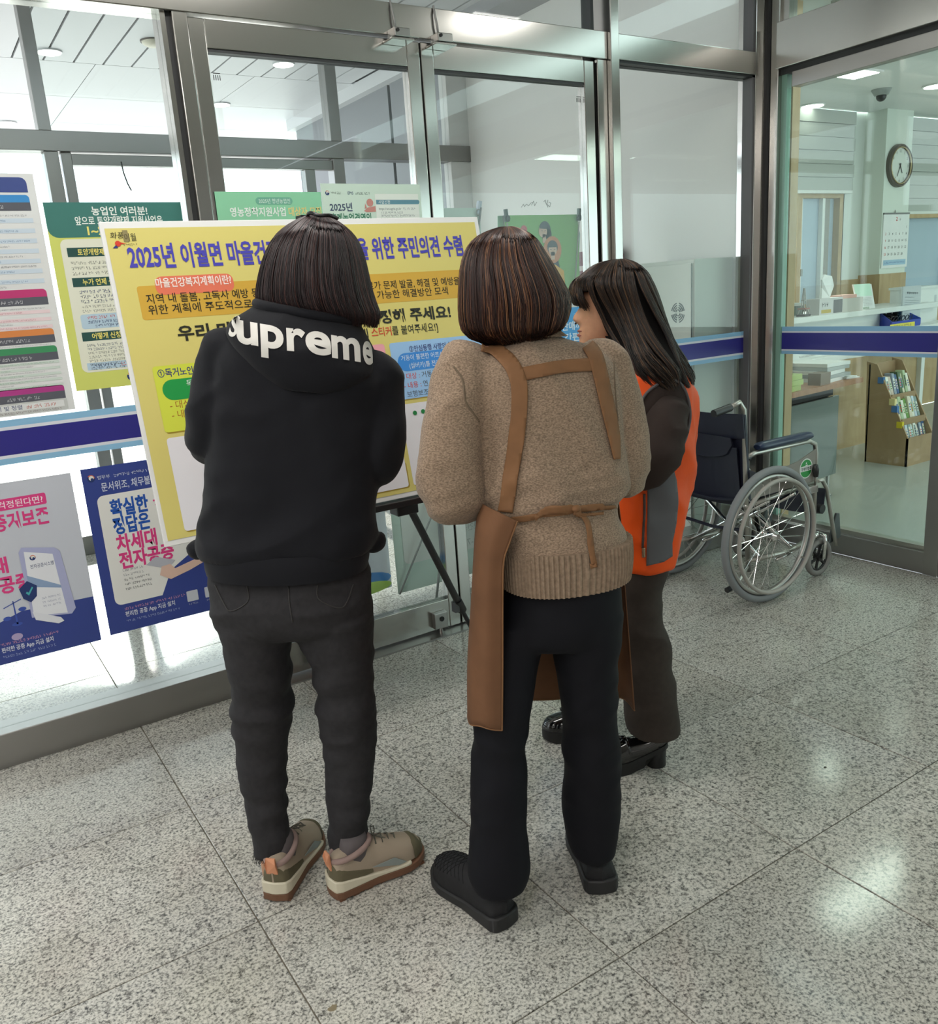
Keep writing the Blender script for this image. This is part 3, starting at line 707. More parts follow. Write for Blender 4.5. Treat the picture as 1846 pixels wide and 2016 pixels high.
def pr2(pp, w, h):
    pp.text('통합민원창구', w*0.5, h*0.82, h*0.045, INK, 1, w=w*0.62, align='c', bold=0.015)
    for k, v in enumerate((0.72, 0.64, 0.58, 0.52, 0.46, 0.40, 0.30, 0.24, 0.16, 0.10)): pp.scribble(w*0.1, w*(0.9 if k % 3 else 0.6), h*v, h*0.02, INK, 1)
stand([zo(1370, 22), zo(1555, 8), zo(1540, 425), zo(1352, 425)], CY-0.07, 0, 'upright grey printed notice on the counter beside the blue tray', 'notice_stand', GREYP, pr2)
# blue scalloped tray of pens and glasses
xa, xb = cx_(zo(1040, 430)), cx_(zo(1340, 430)); BLU = mat('blue_plastic', (0.025, 0.05, 0.42), 0.35)
t = thing('pen_tray', 'bright blue scalloped plastic tray holding reading glasses', 'tray', ((xa+xb)/2, CY-0.1, 0.98))
zb = onY(zo(1200, 425), CY-0.12).z; zt = onY(zo(1200, 300), CY-0.12).z; hh = zt-zb
MB().prism([(xa, CY-0.16, zb-0.02), (xb, CY-0.16, zb-0.02), (xb, CY-0.16, zb+hh*0.25), (xa, CY-0.16, zb+hh*0.25)], (0, 0.006, 0)).build('front', BLU, t)
prof = [(xa+0.06, zb)] + [(xb, zb)]
bk = []
for k in range(4):
    for j in range(6):
        a = pi*(1-j/5); w4 = (xb-xa-0.07)/4; bk.append((xa+0.07+w4*(k+0.5)+w4*0.5*cos(a), CY-0.02, zt-0.02+0.02*sin(a)))
MB().prism([(xa+0.07, CY-0.02, zb)] + bk + [(xb, CY-0.02, zb)], (0, 0.008, 0)).build('back', BLU, t)
MB().prism([(xb, CY-0.16, zb-0.02), (xb, CY-0.02, zb-0.02), (xb, CY-0.02, zt), (xb, CY-0.16, zb+hh*0.3)], (0.006, 0, 0)).build('side', BLU, t)
MB().prism([(xa, CY-0.16, zb-0.02), (xa+0.07, CY-0.02, zb-0.02), (xa+0.07, CY-0.02, zt), (xa, CY-0.16, zb+hh*0.3)], (0.006, 0, 0)).build('side', BLU, t)
MB().box(xa, xb, CY-0.16, CY-0.02, zb-0.03, zb-0.02).build('bottom', BLU, t)
for k in range(3):
    gx = xa+0.1+k*0.1; g_ = MB()
    for s_ in (-1, 1): g_.torus((gx+s_*0.024, CY-0.12, zb+hh*0.45), (0, 1, 0.3), 0.02, 0.003, 14, 5)
    g_.tube([(gx-0.045, CY-0.12, zb+hh*0.5), (gx-0.05, CY-0.05, zb+hh*0.75)], 0.002, 5); g_.build('reading_glasses', BLACKP, t)
ps = Plane2((xa-0.02, CY-0.1615, zb-0.025), (1, 0, 0), (0, 0, 1), t); wl = xb-xa-0.06
ps.rect(0, -0.005, wl, 0.03, mat('yellow_label', 'e6d84a', 0.5), 1); ps.scribble(0.05, wl-0.04, 0.004, 0.016, INK, 2, seed=5); ps.flush()
part('shelf', xa-0.05, 7.6, CY-0.2, CY+0.02, zb-0.06, zb-0.03, m=WPLAS, p=ct)
# white box shape right of the notice
xa, xb = onY(zo(1545, 400), CY+0.05).x, onY(zo(1715, 400), CY+0.05).x
t = thing('document_box', 'white document box behind the grey notice on the counter', 'box', ((xa+xb)/2, CY+0.1, 0.95)); zt = onY(zo(1630, 40), CY+0.05).z
part('body', xa-0.05, xb, CY+0.05, CY+0.3, 0.95, zt, m=WPLAS, p=t); part('lid', xa-0.06, xb+0.01, CY+0.04, CY+0.31, zt, zt+0.02, m=WPLAS, p=t); part('label_mark', xb-0.06, xb-0.03, CY+0.049, CY+0.05, zt-0.12, zt-0.06, m=GREYP, p=t)
part('stand_plinth', xa-0.05, xb, CY+0.05, CY+0.3, 0.74, 0.95, m=WPLAS, p=ct)

# ---- brochure rack
RK = thing('brochure_rack', 'wooden stepped brochure rack filled with booklets in the office', 'rack', (5.98, 3.48, 0))
RX0, RX1, RYF, RYB = 5.82, 6.145, 3.335, 3.655
prof = [(RYF, 0.0), (RYB, 0.0), (RYB+0.02, 0.74), (RYB-0.06, 0.72), (RYF, 0.205)]
for x0 in (RX0, RX1-0.012): MB().prism([(x0, a, b) for a, b in prof], (0.012, 0, 0)).build('side_panel', WOODR, RK)
part('front_panel', RX0, RX1, RYF, RYF+0.012, 0.0, 0.205, m=WOODR, p=RK); part('back_panel', RX0, RX1, RYB-0.012, RYB, 0, 0.72, m=WOODR, p=RK)
tiers = [(RYF+0.014, 0.11), (RYF+0.07, 0.285), (RYF+0.155, 0.455)]
for k, (ty, tz) in enumerate(tiers):
    part('shelf', RX0+0.012, RX1-0.012, ty, ty+0.11, tz-0.01, tz, m=WOODR, p=RK)
    if k: MB().prism([(RX0+0.012, ty-0.012, tz+0.005), (RX1-0.012, ty-0.012, tz+0.005), (RX1-0.012, ty-0.016, tz+0.05), (RX0+0.012, ty-0.016, tz+0.05)], (0, 0.01, 0)).build('lip', WOODR, RK)
cols = ['e8e6da', 'd8dccb', '9aa7b8', 'e9e3c8', '6f9a4c', 'c9d6e4', 'f0efe6', '3f5f8c', 'b8c9a4', 'e0d7c0', '8fa3a0', 'd9c7b8', '556b4a', 'ece9df']
names3 = ['lowest', 'middle', 'top']; rb = random.Random(11)
shade = ['white', 'cream', 'grey-blue', 'ivory', 'green', 'pale blue', 'off-white', 'navy', 'sage', 'beige', 'grey-green', 'pinkish', 'dark green', 'chalk']
for k, (ty, tz) in enumerate(tiers):
    x = RX0+0.02; i = 0
    n = 8
    wslot = (RX1-RX0-0.04)/n
    for i in range(n):
        ci = (i*5+k*3) % len(cols); th = wslot*(0.78+0.16*rb.random()); ht = 0.165+0.035*rb.random(); lean = 0.045+0.015*rb.random(); sk = 0.012*(rb.random()-0.3)
        y0 = ty+0.004; z0 = tz+0.001; zf = tz+ht
        t = thing('booklet', '%s booklet, %s from the left on the %s tier of the rack' % (shade[ci], ['first', 'second', 'third', 'fourth', 'fifth', 'sixth', 'seventh', 'eighth'][i], names3[k]), 'booklet', (x+th/2, y0, z0), 'booklets in the wooden rack')
        b_ = MB(); lo = [(x, y0, z0), (x+th, y0, z0), (x+th, y0+0.07, z0), (x, y0+0.07, z0)]; hi = [(x+sk, y0+lean, zf), (x+th+sk, y0+lean, zf), (x+th+sk, y0+lean+0.055, zf), (x+sk, y0+lean+0.055, zf)]
        b_.loft([lo, hi]).build('cover', mat('booklet_'+cols[ci], cols[ci], 0.5), t)
        pp = Plane2(Vector((x, y0-0.0006, z0)), (1, 0, 0), (sk, lean, ht), t)
        ic = [INK, BLUEI, RED, GREENI][(i+k) % 4]
        pp.rect(th*0.2, ht*0.45, th*0.8, ht*0.85, mat('booklet_'+cols[(ci+4) % len(cols)], cols[(ci+4) % len(cols)], 0.5), 1)
        for q_ in range(3): pp.rect(th*0.3, ht*(0.5+0.1*q_), th*0.7, ht*(0.545+0.1*q_), ic, 2, name='lettering')
        pp.rect(th*0.35, ht*0.08, th*0.65, ht*0.2, ic, 1, name='lettering'); pp.flush()
        x += wslot
for yy, zz, c in ((0.235, 0.60, '4a78b0'), (0.12, 0.40, '4a78b0'), (0.14, 0.45, 'e8d79a'), (0.075, 0.29, 'e0c832')):
    t = MB().box(RX0-0.004, RX0+0.02, RYF+yy-0.03, RYF+yy+0.012, zz-0.015, zz+0.03).build('index_tab', mat('tab_'+c, c, 0.5), RK)

# ---- table with paper stacks, grey panel below
a = onZ(zo(230, 1185), 0.72); b = onZ(zo(948, 1020), 0.72); d = (b-a).normalized(); nrm = Vector((-d.y, d.x, 0))
if nrm.y < 0: nrm = -nrm
TB = thing('work_table', 'brown topped work table with grey glossy front panel in the office', 'table', (a.x, a.y, 0))
e0 = a-d*0.12
MB().prism([e0, b, b+nrm*0.6, e0+nrm*0.6], (0, 0, 0.03)).build('top', WOODT, TB)
def edge(u, v, z): q = e0+d*u+nrm*v; return Vector((q.x, q.y, z))
Lt = (b-e0).length
MB().prism([edge(0.05, 0.12, 0.14), edge(Lt-0.06, 0.12, 0.14), edge(Lt-0.06, 0.12, 0.64), edge(0.05, 0.12, 0.64)], nrm*0.02).build('front_panel', GREENGL, TB)
MB().prism([edge(0.05, 0.16, 0.64), edge(Lt-0.06, 0.16, 0.64), edge(Lt-0.06, 0.16, 0.72), edge(0.05, 0.16, 0.72)], nrm*0.3).build('apron', DARK, TB)
for u in (0.1, Lt-0.12):
    for v in (0.14, 0.5):
        q = edge(u, v, 0); MB().lathe([(0.028, 0), (0.028, 0.012), (0.012, 0.03), (0.012, 0.15)], q, (0, 0, 1), 14).build('foot', STEELD, TB, smooth='auto')
    MB().prism([edge(u-0.01, 0.16, 0.14), edge(u-0.01, 0.55, 0.14), edge(u-0.01, 0.55, 0.72), edge(u-0.01, 0.16, 0.72)], d*0.02).build('leg_panel', DARK, TB)
def flat_stack(u0, u1, v0, v1, n, th, m1, lab, z0=0.75, jit=0.015):
    t = thing('paper_stack', lab, 'papers', tuple(edge((u0+u1)/2, (v0+v1)/2, z0)), 'papers on the work table'); z = z0; rr = random.Random(int(u0*100))
    for k in range(n):
        j = jit*(rr.random()-0.5)*2; q = [edge(u0+j, v0+j, z), edge(u1+j, v0-j, z), edge(u1+j, v1, z), edge(u0+j, v1, z)]
        MB().prism(q, (0, 0, th)).build('booklet', m1[k % len(m1)], t); z += th+0.0015
ST1 = mat('booklet_grey', (0.42, 0.44, 0.44), 0.5)
flat_stack(Lt-0.33, Lt-0.10, 0.05, 0.35, 5, 0.021, [PAPER, ST1], 'tall stack of grey and white booklets on the table')
flat_stack(0.03, 0.24, 0.02, 0.3, 3, 0.03, [mat('lime_cover', (0.42, 0.52, 0.16), 0.5)], 'short stack of lime green books at the left end of the table')
flat_stack(0.03, 0.40, 0.32, 0.56, 4, 0.028, [PAPER], 'wide stack of white papers behind the lime books')
flat_stack(Lt-0.14, Lt-0.02, 0.03, 0.3, 2, 0.006, [PAPER], 'thin white papers at the right end of the table')
q = edge(Lt-0.38, 0.03, 0.75)
MB().prism([edge(Lt-0.46, 0.02, 0.75), edge(Lt-0.35, 0.02, 0.75), edge(Lt-0.35, 0.10, 0.75), edge(Lt-0.46, 0.10, 0.75)], (0, 0, 0.07)).build('desk_box', mat('desk_box_brown', (0.2, 0.14, 0.1), 0.4))
tag(bpy.data.objects['desk_box'], 'small dark brown box between the stacks on the table', 'box')
# ================================================================== the notice board on its easel
def ink(h, r=0.45): return mat('print_'+h, h, r)
WHITEB = mat('foam_board_white', (0.84, 0.84, 0.83), 0.5)
bdir = Vector((0, 0.169, 0.885)).normalized()
BO = Vector((0.501, 2.40, 0.782))
BW, BH = 1.235, 0.901
board = thing('notice_board', 'large yellow notice board with purple headline on a black easel', 'notice board', (1.12, 2.45, 0.78))
bn = Vector((1, 0, 0)).cross(bdir)
MB().prism([BO, BO+Vector((BW, 0, 0)), BO+Vector((BW, 0, 0))+bdir*BH, BO+bdir*BH], -bn*0.012).build('panel', WHITEB, board, bevel=0.0015)
bp = Plane2(BO+bn*0.0006, (1, 0, 0), bdir, board)
YEL = ink('ddd07a'); ORA = ink('d6aa40'); PUR = ink('4a46b4'); TXT = ink('26261c'); REDC = ink('e8785c'); REDT = ink('d8402c'); LIME = ink('d7df4a'); GRN = ink('1f9a48'); PINK = ink('f2a9b4'); SKY = ink('9fc8f2'); BLUP = ink('3d8ee0'); NAV = ink('27307a'); BRN = ink('b06a28'); WP = ink('eceaf0')
def U(px): return bp.uv(px)
u0, v1 = U((205, 450)); bp.rect(u0, 0.016, BW-0.016, v1, YEL, 1)
def tline(txt, pa, pb, h, m, bold=0.0, lay=4, shear=0.0):      # text from pixel pa to pixel pb (baseline ends)
    a, b = U(pa), U(pb); bp.text(txt, a[0], (a[1]+b[1])/2, h, m, lay, w=b[0]-a[0], bold=bold, shear=shear)
tline('2025년 이월면 마을건강복지계획 수립을 위한 주민의견 수렴', (256, 528), (912, 498), 0.054, PUR, 0.028)
# village emblem
tline('화풍', (217, 470), (243, 468), 0.014, TXT, 0.0, shear=0.15); tline('이월', (246, 475), (268, 472), 0.017, TXT, 0.0)
e = U((232, 480)); bp.disc(e[0], e[1], 0.008, REDT, 4, seg=10); bp.poly([(e[0]-0.016, e[1]-0.012), (e[0]-0.004, e[1]-0.002), (e[0]-0.002, e[1]-0.012)], NAV, 4); bp.poly([(e[0]+0.006, e[1]+0.004), (e[0]+0.022, e[1]-0.001), (e[0]+0.006, e[1]-0.002)], REDT, 4)
e = U((247, 465)); bp.rect(e[0]-0.007, e[1]-0.016, e[0]+0.007, e[1]+0.016, ink('8f8358'), 4)
bp.scribble(U((243, 484))[0], U((272, 484))[0], U((256, 484))[1], 0.006, ink('6a6440'), 4)
# definition band
a = U((268, 564)); b = U((282, 631)); ru = BW-0.085
bp.rect(a[0], b[1], ru, a[1], ORA, 2, r=0.008)
a = U((302, 546)); b = U((462, 568)); bp.rect(a[0], b[1]-0.007, b[0], a[1]+0.001, REDC, 3, r=0.02)
tline('마을건강복지계획이란?', (307, 565), (456, 558), 0.021, ink('fbe9e2'), 0.02, 5)
tline('지역 내 돌봄, 고독사 예방 등 읍·면 지역의 문제를 주민 스스로가 문제 발굴, 해결 및 예방을', (289, 597), (905, 559), 0.0215, TXT, 0.005)
tline('위한 계획에 주도적으로 참여함으로써 주민 주도의 지속 가능한 해결방안 모색', (293, 618), (882, 579), 0.0215, TXT, 0.005)
tline('우리 마을에 필요한 계획을 선정해 주세요!', (351, 666), (888, 626), 0.034, TXT, 0.03)
a = U((449, 692)); b = U((732, 664)); c = U((771, 658)); d = U((860, 648)); vv = (a[1]+d[1])/2
bp.text('[원하는 계획 아래 흰 칸에', a[0], vv, 0.024, TXT, 4, w=b[0]-a[0]-0.012, bold=0.004); bp.text('스티커', b[0], vv, 0.024, REDT, 4, w=c[0]-b[0], bold=0.008); bp.text('를 붙여주세요!]', c[0]+0.003, vv, 0.024, TXT, 4, w=d[0]-c[0], bold=0.004)
# three cards and their sticker boxes
c1 = U((298, 721)); c3 = U((765, 676)); cb = U((314, 854))[1]; pit = (c3[0]-c1[0])/2; cw = pit-0.018; ct_ = c3[1]
wt_, wb_ = U((308, 866))[1], U((345, 1050))[1]
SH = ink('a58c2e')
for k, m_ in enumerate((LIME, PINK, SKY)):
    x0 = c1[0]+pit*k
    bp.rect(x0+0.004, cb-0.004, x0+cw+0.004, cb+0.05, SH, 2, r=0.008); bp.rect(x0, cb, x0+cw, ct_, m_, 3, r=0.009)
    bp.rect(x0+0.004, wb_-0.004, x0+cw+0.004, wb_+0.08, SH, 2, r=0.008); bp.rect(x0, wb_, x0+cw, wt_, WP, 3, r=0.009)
x0 = c1[0]
bp.text('①독거노인과 결연', x0+0.012, U((300, 744))[1], 0.019, NAV, 4, w=0.165, bold=0.012)
ya, yb = U((350, 746))[1], U((350, 787))[1]
bp.rect(x0+0.016, yb, x0+cw-0.02, ya, GRN, 4, r=0.03)
bp.text('독거노인', x0+0.085, U((350, 763))[1], 0.0165, ink('dff0e0'), 5); bp.text('물품', x0+0.098, U((360, 780))[1], 0.0165, ink('dff0e0'), 5)
bp.text('- 대상 :', x0+0.028, U((325, 806))[1], 0.018, BRN, 4); bp.text('- 내용 :', x0+0.028, U((327, 825))[1], 0.018, BRN, 4)
x0 = c3[0]
bp.text('③안심동행 사랑의 실버카', x0+0.07, U((810, 692))[1], 0.0165, NAV, 4, w=0.2, bold=0.014)
ya, yb = U((810, 694))[1], U((810, 730))[1]
bp.rect(x0+0.02, yb, x0+cw-0.012, ya, BLUP, 4, r=0.03)
bp.text('거동이 불편한 어르신에게 보행보조기', x0+0.034, yb+0.036, 0.015, ink('e6f1fb'), 5, w=cw-0.07); bp.text('(실버카)를 전달하고 안전', x0+0.06, yb+0.009, 0.015, ink('e6f1fb'), 5, w=0.19)
for k, (hd, tx) in enumerate((('- 대상 :', '거동불편 어르신'), ('- 내용 :', '연 1회 대상자'))):
    vv = U((795, 747+18*k))[1]; w_ = bp.text(hd, x0+0.028, vv, 0.0165, REDT, 4); bp.text(tx, x0+0.028+w_+0.008, vv, 0.0165, ink('4a4c58'), 4)
bp.text('보행보조기(실버카)', x0+0.034, U((800, 782))[1], 0.0165, ink('4a4c58'), 4)
bp.flush()
for px, h, lab in (((816, 813), '14813e', 'left green dot sticker in the board white box'), ((832, 810), '14813e', 'right green dot sticker beside the blue dot'), ((843, 804), '2346d6', 'blue dot sticker in the board white box')):
    s = U(px); q = bp.P(s[0], s[1], 5)
    o = MB().cyl(q, q+bn*0.0006, 0.0075, 18).build('dot_sticker', ink(h)); tag(o, lab, 'sticker', 'voting stickers on the board')
# easel
EB = mat('easel_black', (0.012, 0.012, 0.014), 0.35)
es = thing('display_easel', 'black folding tripod easel holding the yellow notice board', 'easel', (1.12, 2.6, 0))
MB().box(0.90, 1.372, 2.375, 2.43, 0.758, 0.778).build('ledge', EB, es, bevel=0.002)
def leg(pts, rs, name='leg'):
    o = MB().tube(pts, rs, 10).build(name, EB, es, smooth='auto'); return o
def lerp(a, b, t): return Vector(a)*(1-t)+Vector(b)*t
for a, b in (((1.305, 2.47, 0.765), (1.735, 2.72, 0.0)), ((0.945, 2.47, 0.765), (0.835, 2.70, 0.0))):
    l = leg([a, lerp(a, b, 0.66)], 0.0135); PW[l.name] = Matrix()
    leg([lerp(a, b, 0.64), lerp(a, b, 0.985)], 0.009)
    MB().tube([lerp(a, b, 0.63), lerp(a, b, 0.70)], 0.0185, 10).build('clamp', EB, l, smooth='auto')
    q = lerp(a, b, 0.665); MB().box(q.x-0.03, q.x-0.012, q.y-0.018, q.y+0.01, q.z-0.02, q.z+0.02).build('clamp_lever', mat('dark_grey_plastic', (0.06, 0.06, 0.065), 0.4), l)
    MB().tube([lerp(a, b, 0.96), b], [0.012, 0.014], 10).build('rubber_foot', mat('rubber', (0.02, 0.02, 0.02), 0.8), es, smooth='auto')
    MB().box(a[0]-0.045, a[0]+0.035, a[1]-0.03, a[1]+0.03, a[2]-0.055, a[2]-0.012).build('bracket', EB, es, bevel=0.004)
MB().tube([(1.12, 2.62, 1.62), (1.12, 2.50, 0.78)], 0.012, 10).build('mast', EB, es, smooth='auto')
leg([(1.12, 2.60, 1.40), (1.12, 2.90, 0.0)], 0.011, 'rear_leg')
MB().box(0.92, 1.33, 2.455, 2.475, 0.742, 0.760).build('cross_bar', STEELD, es)
MB().box(1.09, 1.15, 2.575, 2.62, 1.665, 1.68).build('top_clip', EB, es)

# ================================================================== posters taped on the glass
def poster(name, x0, x1, z0, z1, y, label, body, cat='poster', group='posters on the entrance glass', mirror=False):
    t = thing(name, label, cat, ((x0+x1)/2, y, z0), group)
    MB().box(x0, x1, y-0.0008, y, z0, z1).build('sheet', body, t)
    return Plane2((x0, y-0.0011, z0), (1, 0, 0), (0, 0, 1), t, 0.00025), x1-x0, z1-z0
DK = ink('5a5c66'); NB = ink('20366e'); MAG = ink('c43a78'); MAG2 = ink('b23c8a'); ORG = ink('dd8a4c'); GR2 = ink('3f9160'); SHT = ink('e2e4e4'); BLT = ink('3c8fd0')
# colour-coded table poster
pp, w, h = poster('poster', -0.08, 0.425, 1.134, 1.854, 3.032, 'tall white poster with colour-coded table bands at the left edge', SHT)
def band(z0, z1, m_, m2=None, lab=True):
    pp.rect(0.02, z0, w-0.022, z1, m_, 1, r=0.018, corners=(0, 1, 1, 0)); 
    if m2: pp.rect(0.02, z0-0.024, w-0.022, z0, m2, 1); pp.scribble(w*0.62, w*0.82, z0-0.018, 0.010, ink('c8cace'), 2)
def rows_(f0, f1, n, alt, tint, ic, x0=0.09):
    st = (f0-f1)*h/n
    for k in range(n):
        zz = f0*h-st*(k+0.8)
        if k % 2 == alt: pp.rect(x0, zz-st*0.25, w-0.022, zz+st*0.65, ink(tint), 1)
        pp.scribble(x0+0.01, w-0.035-0.16*((k*37) % 5)/5, zz, st*0.36, ink(ic) if k % 2 == alt else ink('9a9ca2'), 2)
band(h*0.925, h*0.985, ink('3f4f8e')); band(h*0.885, h*0.915, BLT, DK)
rows_(0.845, 0.535, 15, 1, 'cddbe8', '6f93b4')
band(h*0.497, h*0.53, MAG, DK); rows_(0.46, 0.365, 6, 1, 'ecd6da', 'c07a86')
band(h*0.335, h*0.362, ORG, DK); rows_(0.302, 0.29, 1, 1, 'ecd6da', '9a9ca2')
band(h*0.26, h*0.288, GR2, DK); rows_(0.225, 0.112, 9, 0, 'cfdcd4', '7d9a8a', 0.15)
band(h*0.088, h*0.114, MAG2, DK); z = h*0.088+0.02
pp.rect(0.02, 0.004, w-0.02, 0.038, ink('c9ccca'), 1); pp.rect(0.03, 0.014, w-0.03, 0.034, SHT, 2)
pp.text('정리 및 정렬', w*0.52, 0.019, 0.012, NB, 3, w=0.09); pp.scribble(w*0.72, w-0.05, 0.019, 0.010, ink('d08078'), 3); pp.scribble(w*0.3, w*0.5, 0.019, 0.010, ink('d08078'), 3); pp.scribble(0.05, w-0.04, 0.006, 0.006, ink('8a7a7a'), 2)
pp.flush()
# soil programme poster
pp, w, h = poster('poster', 0.438, 0.858, 1.190, 1.771, 3.031, 'green headed yellow farming poster half hidden by the notice board', ink('d6dc72'))
TEAL = ink('3f7a72'); CRM = ink('e9ead8'); YT = ink('f0e27a')
pp.rect(0, h-0.105, w, h, TEAL, 1, r=0.03, corners=(0, 0, 0, 1)); pp.rect(0.028, 0.055, w-0.028, h-0.11, CRM, 1, r=0.02)
pp.text('농업인 여러분!', w*0.53, h-0.037, 0.021, ink('eef3ee'), 2, align='c', bold=0.02); pp.text('앞으로 토양개량제 지원사업은', w*0.52, h-0.066, 0.021, ink('eef3ee'), 2, w=0.27, align='c', bold=0.02); pp.text('1~2월', 0.115, h-0.098, 0.026, YT, 2, bold=0.03)
def sub(z, s): pp.rect(0.045, z-0.006, w-0.04, z+0.022, ink('27504c'), 2); pp.text(s, 0.075, z, 0.016, YT, 3, w=0.011*len(s)*1.35, bold=0.02)
sub(h-0.158, '토양개량제 지원사업'); sub(h-0.25, '누가 언제 신청합니까'); sub(h-0.42, '어떻게 신청하면 되나')
for k in range(3): pp.scribble(0.05, w-0.05, h-0.187-0.016*k, 0.009, ink('7d8076'), 2)
for k in range(3): pp.scribble(0.06, w-0.06, h-0.277-0.015*k, 0.010, ink('4f5a72') if k else NB, 2)
pp.scribble(0.19, 0.27, h-0.292, 0.010, REDT, 3)
for k in range(2): pp.scribble(0.06, w-0.05, h-0.322-0.014*k, 0.008, ink('8a8c84'), 2)
pp.rect(0.05, h-0.388, w-0.05, h-0.342, ink('bcd4e4'), 2, r=0.008)
pp.scribble(0.07, w-0.06, h-0.357, 0.009, REDT, 3); pp.scribble(0.07, w-0.06, h-0.371, 0.009, NB, 3); pp.scribble(0.09, w-0.06, h-0.384, 0.009, NB, 3)
for k in range(7): pp.scribble(0.055, w-0.05, h-0.444-0.0125*k, 0.008, ink('4f5a72') if k < 2 else ink('808278'), 2)
pp.rect(0.045, 0.062, w-0.045, 0.085, ink('bcd4e4'), 2); pp.scribble(0.06, 0.14, 0.069, 0.010, NB, 3); pp.scribble(0.15, 0.30, 0.069, 0.010, REDT, 3)
def gov(pp, u, v, r, lay=3):
    pp.disc(u, v, r, NB, lay, seg=18, a0=150, a1=360); pp.disc(u, v, r, ink('d8704a'), lay, seg=12, a0=-10, a1=140); pp.disc(u+r*0.1, v+r*0.12, r*0.66, ink('e2e3dc'), lay+1, seg=18); pp.disc(u+r*0.25, v-r*0.25, r*0.4, NB, lay+2, seg=12)
gov(pp, 0.175, 0.03, 0.013); pp.text('농림', 0.20, 0.022, 0.014, ink('70745a'), 2); pp.flush()
# two notarisation posters
BLP = ink('33448e'); BLP2 = ink('3c55ac')
pp, w, h = poster('poster', -0.046, 0.374, 0.338, 0.930, 3.031, 'white and blue legal poster with pink lettering at the lower left edge', ink('c9cdd8'))
PK = ink('de3f86')
pp.rect(0.0, h-0.088, 0.335, h-0.051, PK, 1, r=0.006); pp.text('도난, 법정번복 걱정된다면?', 0.325, h-0.080, 0.019, ink('fbe8f0'), 2, w=0.30, align='r', bold=0.01)
pp.text('증거보존', 0.335, h-0.148, 0.044, PK, 2, w=0.165, align='r', bold=0.03)
pp.text('정답은', 0.168, h-0.215, 0.042, NB, 2, align='r', bold=0.03); pp.text('차세대', 0.188, h-0.285, 0.042, PK, 2, align='r', bold=0.03); pp.text('전자공증', 0.245, h-0.352, 0.045, PK, 2, w=0.19, align='r', bold=0.03)
pp.poly([(0, 0), (w, 0), (w, 0.16), (0.20, 0.165), (0, 0.10)], BLP, 1)
# drawing of an upright tablet with papers and shield
pp.poly([(0.225, 0.135), (0.345, 0.118), (0.36, 0.135), (0.345, 0.34), (0.33, 0.355), (0.235, 0.375), (0.225, 0.36)], ink('aeb2d6'), 7); pp.poly([(0.232, 0.14), (0.333, 0.125), (0.322, 0.335), (0.24, 0.36)], ink('e9ebf2'), 8)
pp.poly([(0.234, 0.28), (0.328, 0.225), (0.329, 0.215), (0.236, 0.24)], ink('8fa6c8'), 9); gov(pp, 0.262, 0.335, 0.009, 9); pp.text('전자공증시스템', 0.25, 0.30, 0.011, NB, 9, w=0.07)
pp.poly([(0.23, 0.155), (0.31, 0.115), (0.318, 0.10), (0.30, 0.095), (0.235, 0.125)], ink('e4e6ee'), 9)
pp.poly([(0.205, 0.24), (0.232, 0.262), (0.258, 0.24), (0.252, 0.205), (0.232, 0.188), (0.212, 0.205)], NB, 11); pp.poly([(0.222, 0.222), (0.230, 0.212), (0.246, 0.236), (0.243, 0.24), (0.230, 0.222), (0.226, 0.227)], ink('4ab0b4'), 12)
for k in range(3): pp.scribble(0.265, 0.322, 0.19-0.014*k, 0.006, ink('9aa0b8'), 10)
pp.poly([(0.178, 0.125), (0.184, 0.125), (0.182, 0.205), (0.179, 0.205)], BLP2, 3); pp.poly([(0.15, 0.185), (0.205, 0.205), (0.205, 0.208), (0.15, 0.188)], BLP2, 3); pp.disc(0.155, 0.15, 0.012, BLP2, 3, sy=0.6, seg=12); pp.disc(0.203, 0.172, 0.012, BLP2, 3, sy=0.6, seg=12); pp.disc(0.18, 0.125, 0.016, BLP2, 3, sy=0.4, seg=12); pp.disc(0.172, 0.083, 0.017, ink('b0a2c8'), 3, sy=0.7, seg=14)
pp.scribble(0.12, 0.30, 0.062, 0.009, ink('d49ab8'), 2); pp.text('편리한 공증 App 지금 설치', 0.12, 0.040, 0.014, ink('e8ebf6'), 2, w=0.155, bold=0.012); pp.scribble(0.12, 0.28, 0.020, 0.008, ink('aab6dc'), 2)
for k in range(2): pp.scribble(0.04, 0.10, 0.155-0.014*k, 0.007, ink('8a8ea0'), 2)
pp.flush()
pp, w, h = poster('poster', 0.405, 0.823, 0.345, 0.934, 3.031, 'blue framed legal poster with pink lettering behind the hoodie wearer', BLP)
gov(pp, 0.028, h-0.035, 0.012, 2); pp.text('법무부', 0.048, h-0.041, 0.011, ink('cfd6ea'), 2); pp.scribble(0.10, 0.24, h-0.041, 0.010, ink('cfd6ea'), 2)
pp.text('문서위조, 채무불이행', 0.055, h-0.082, 0.024, ink('d8ddee'), 2, w=0.20, bold=0.008)
pp.rect(0.034, 0.10, 0.385, h-0.098, ink('e9e8e4'), 1, r=0.022); pp.poly([(0.19, 0.095), (0.40, 0.095), (0.40, 0.235), (0.30, 0.225), (0.235, 0.185)], BLP, 2)
RBL = ink('1f55b0')
for k, (s, m_, ww_) in enumerate((('확실한', RBL, 0.125), ('정답은', RBL, 0.122), ('차세대', PK, 0.135), ('전자공증', PK, 0.185))): pp.text(s, 0.07, h-0.172-0.062*k, 0.047, m_, 3, w=ww_, bold=0.035)
pp.text('공', 0.212, h-0.165, 0.04, PK, 4, bold=0.02)
pp.poly([(0.155, 0.222), (0.19, 0.245), (0.255, 0.218), (0.225, 0.192)], ink('b9bac4'), 5)
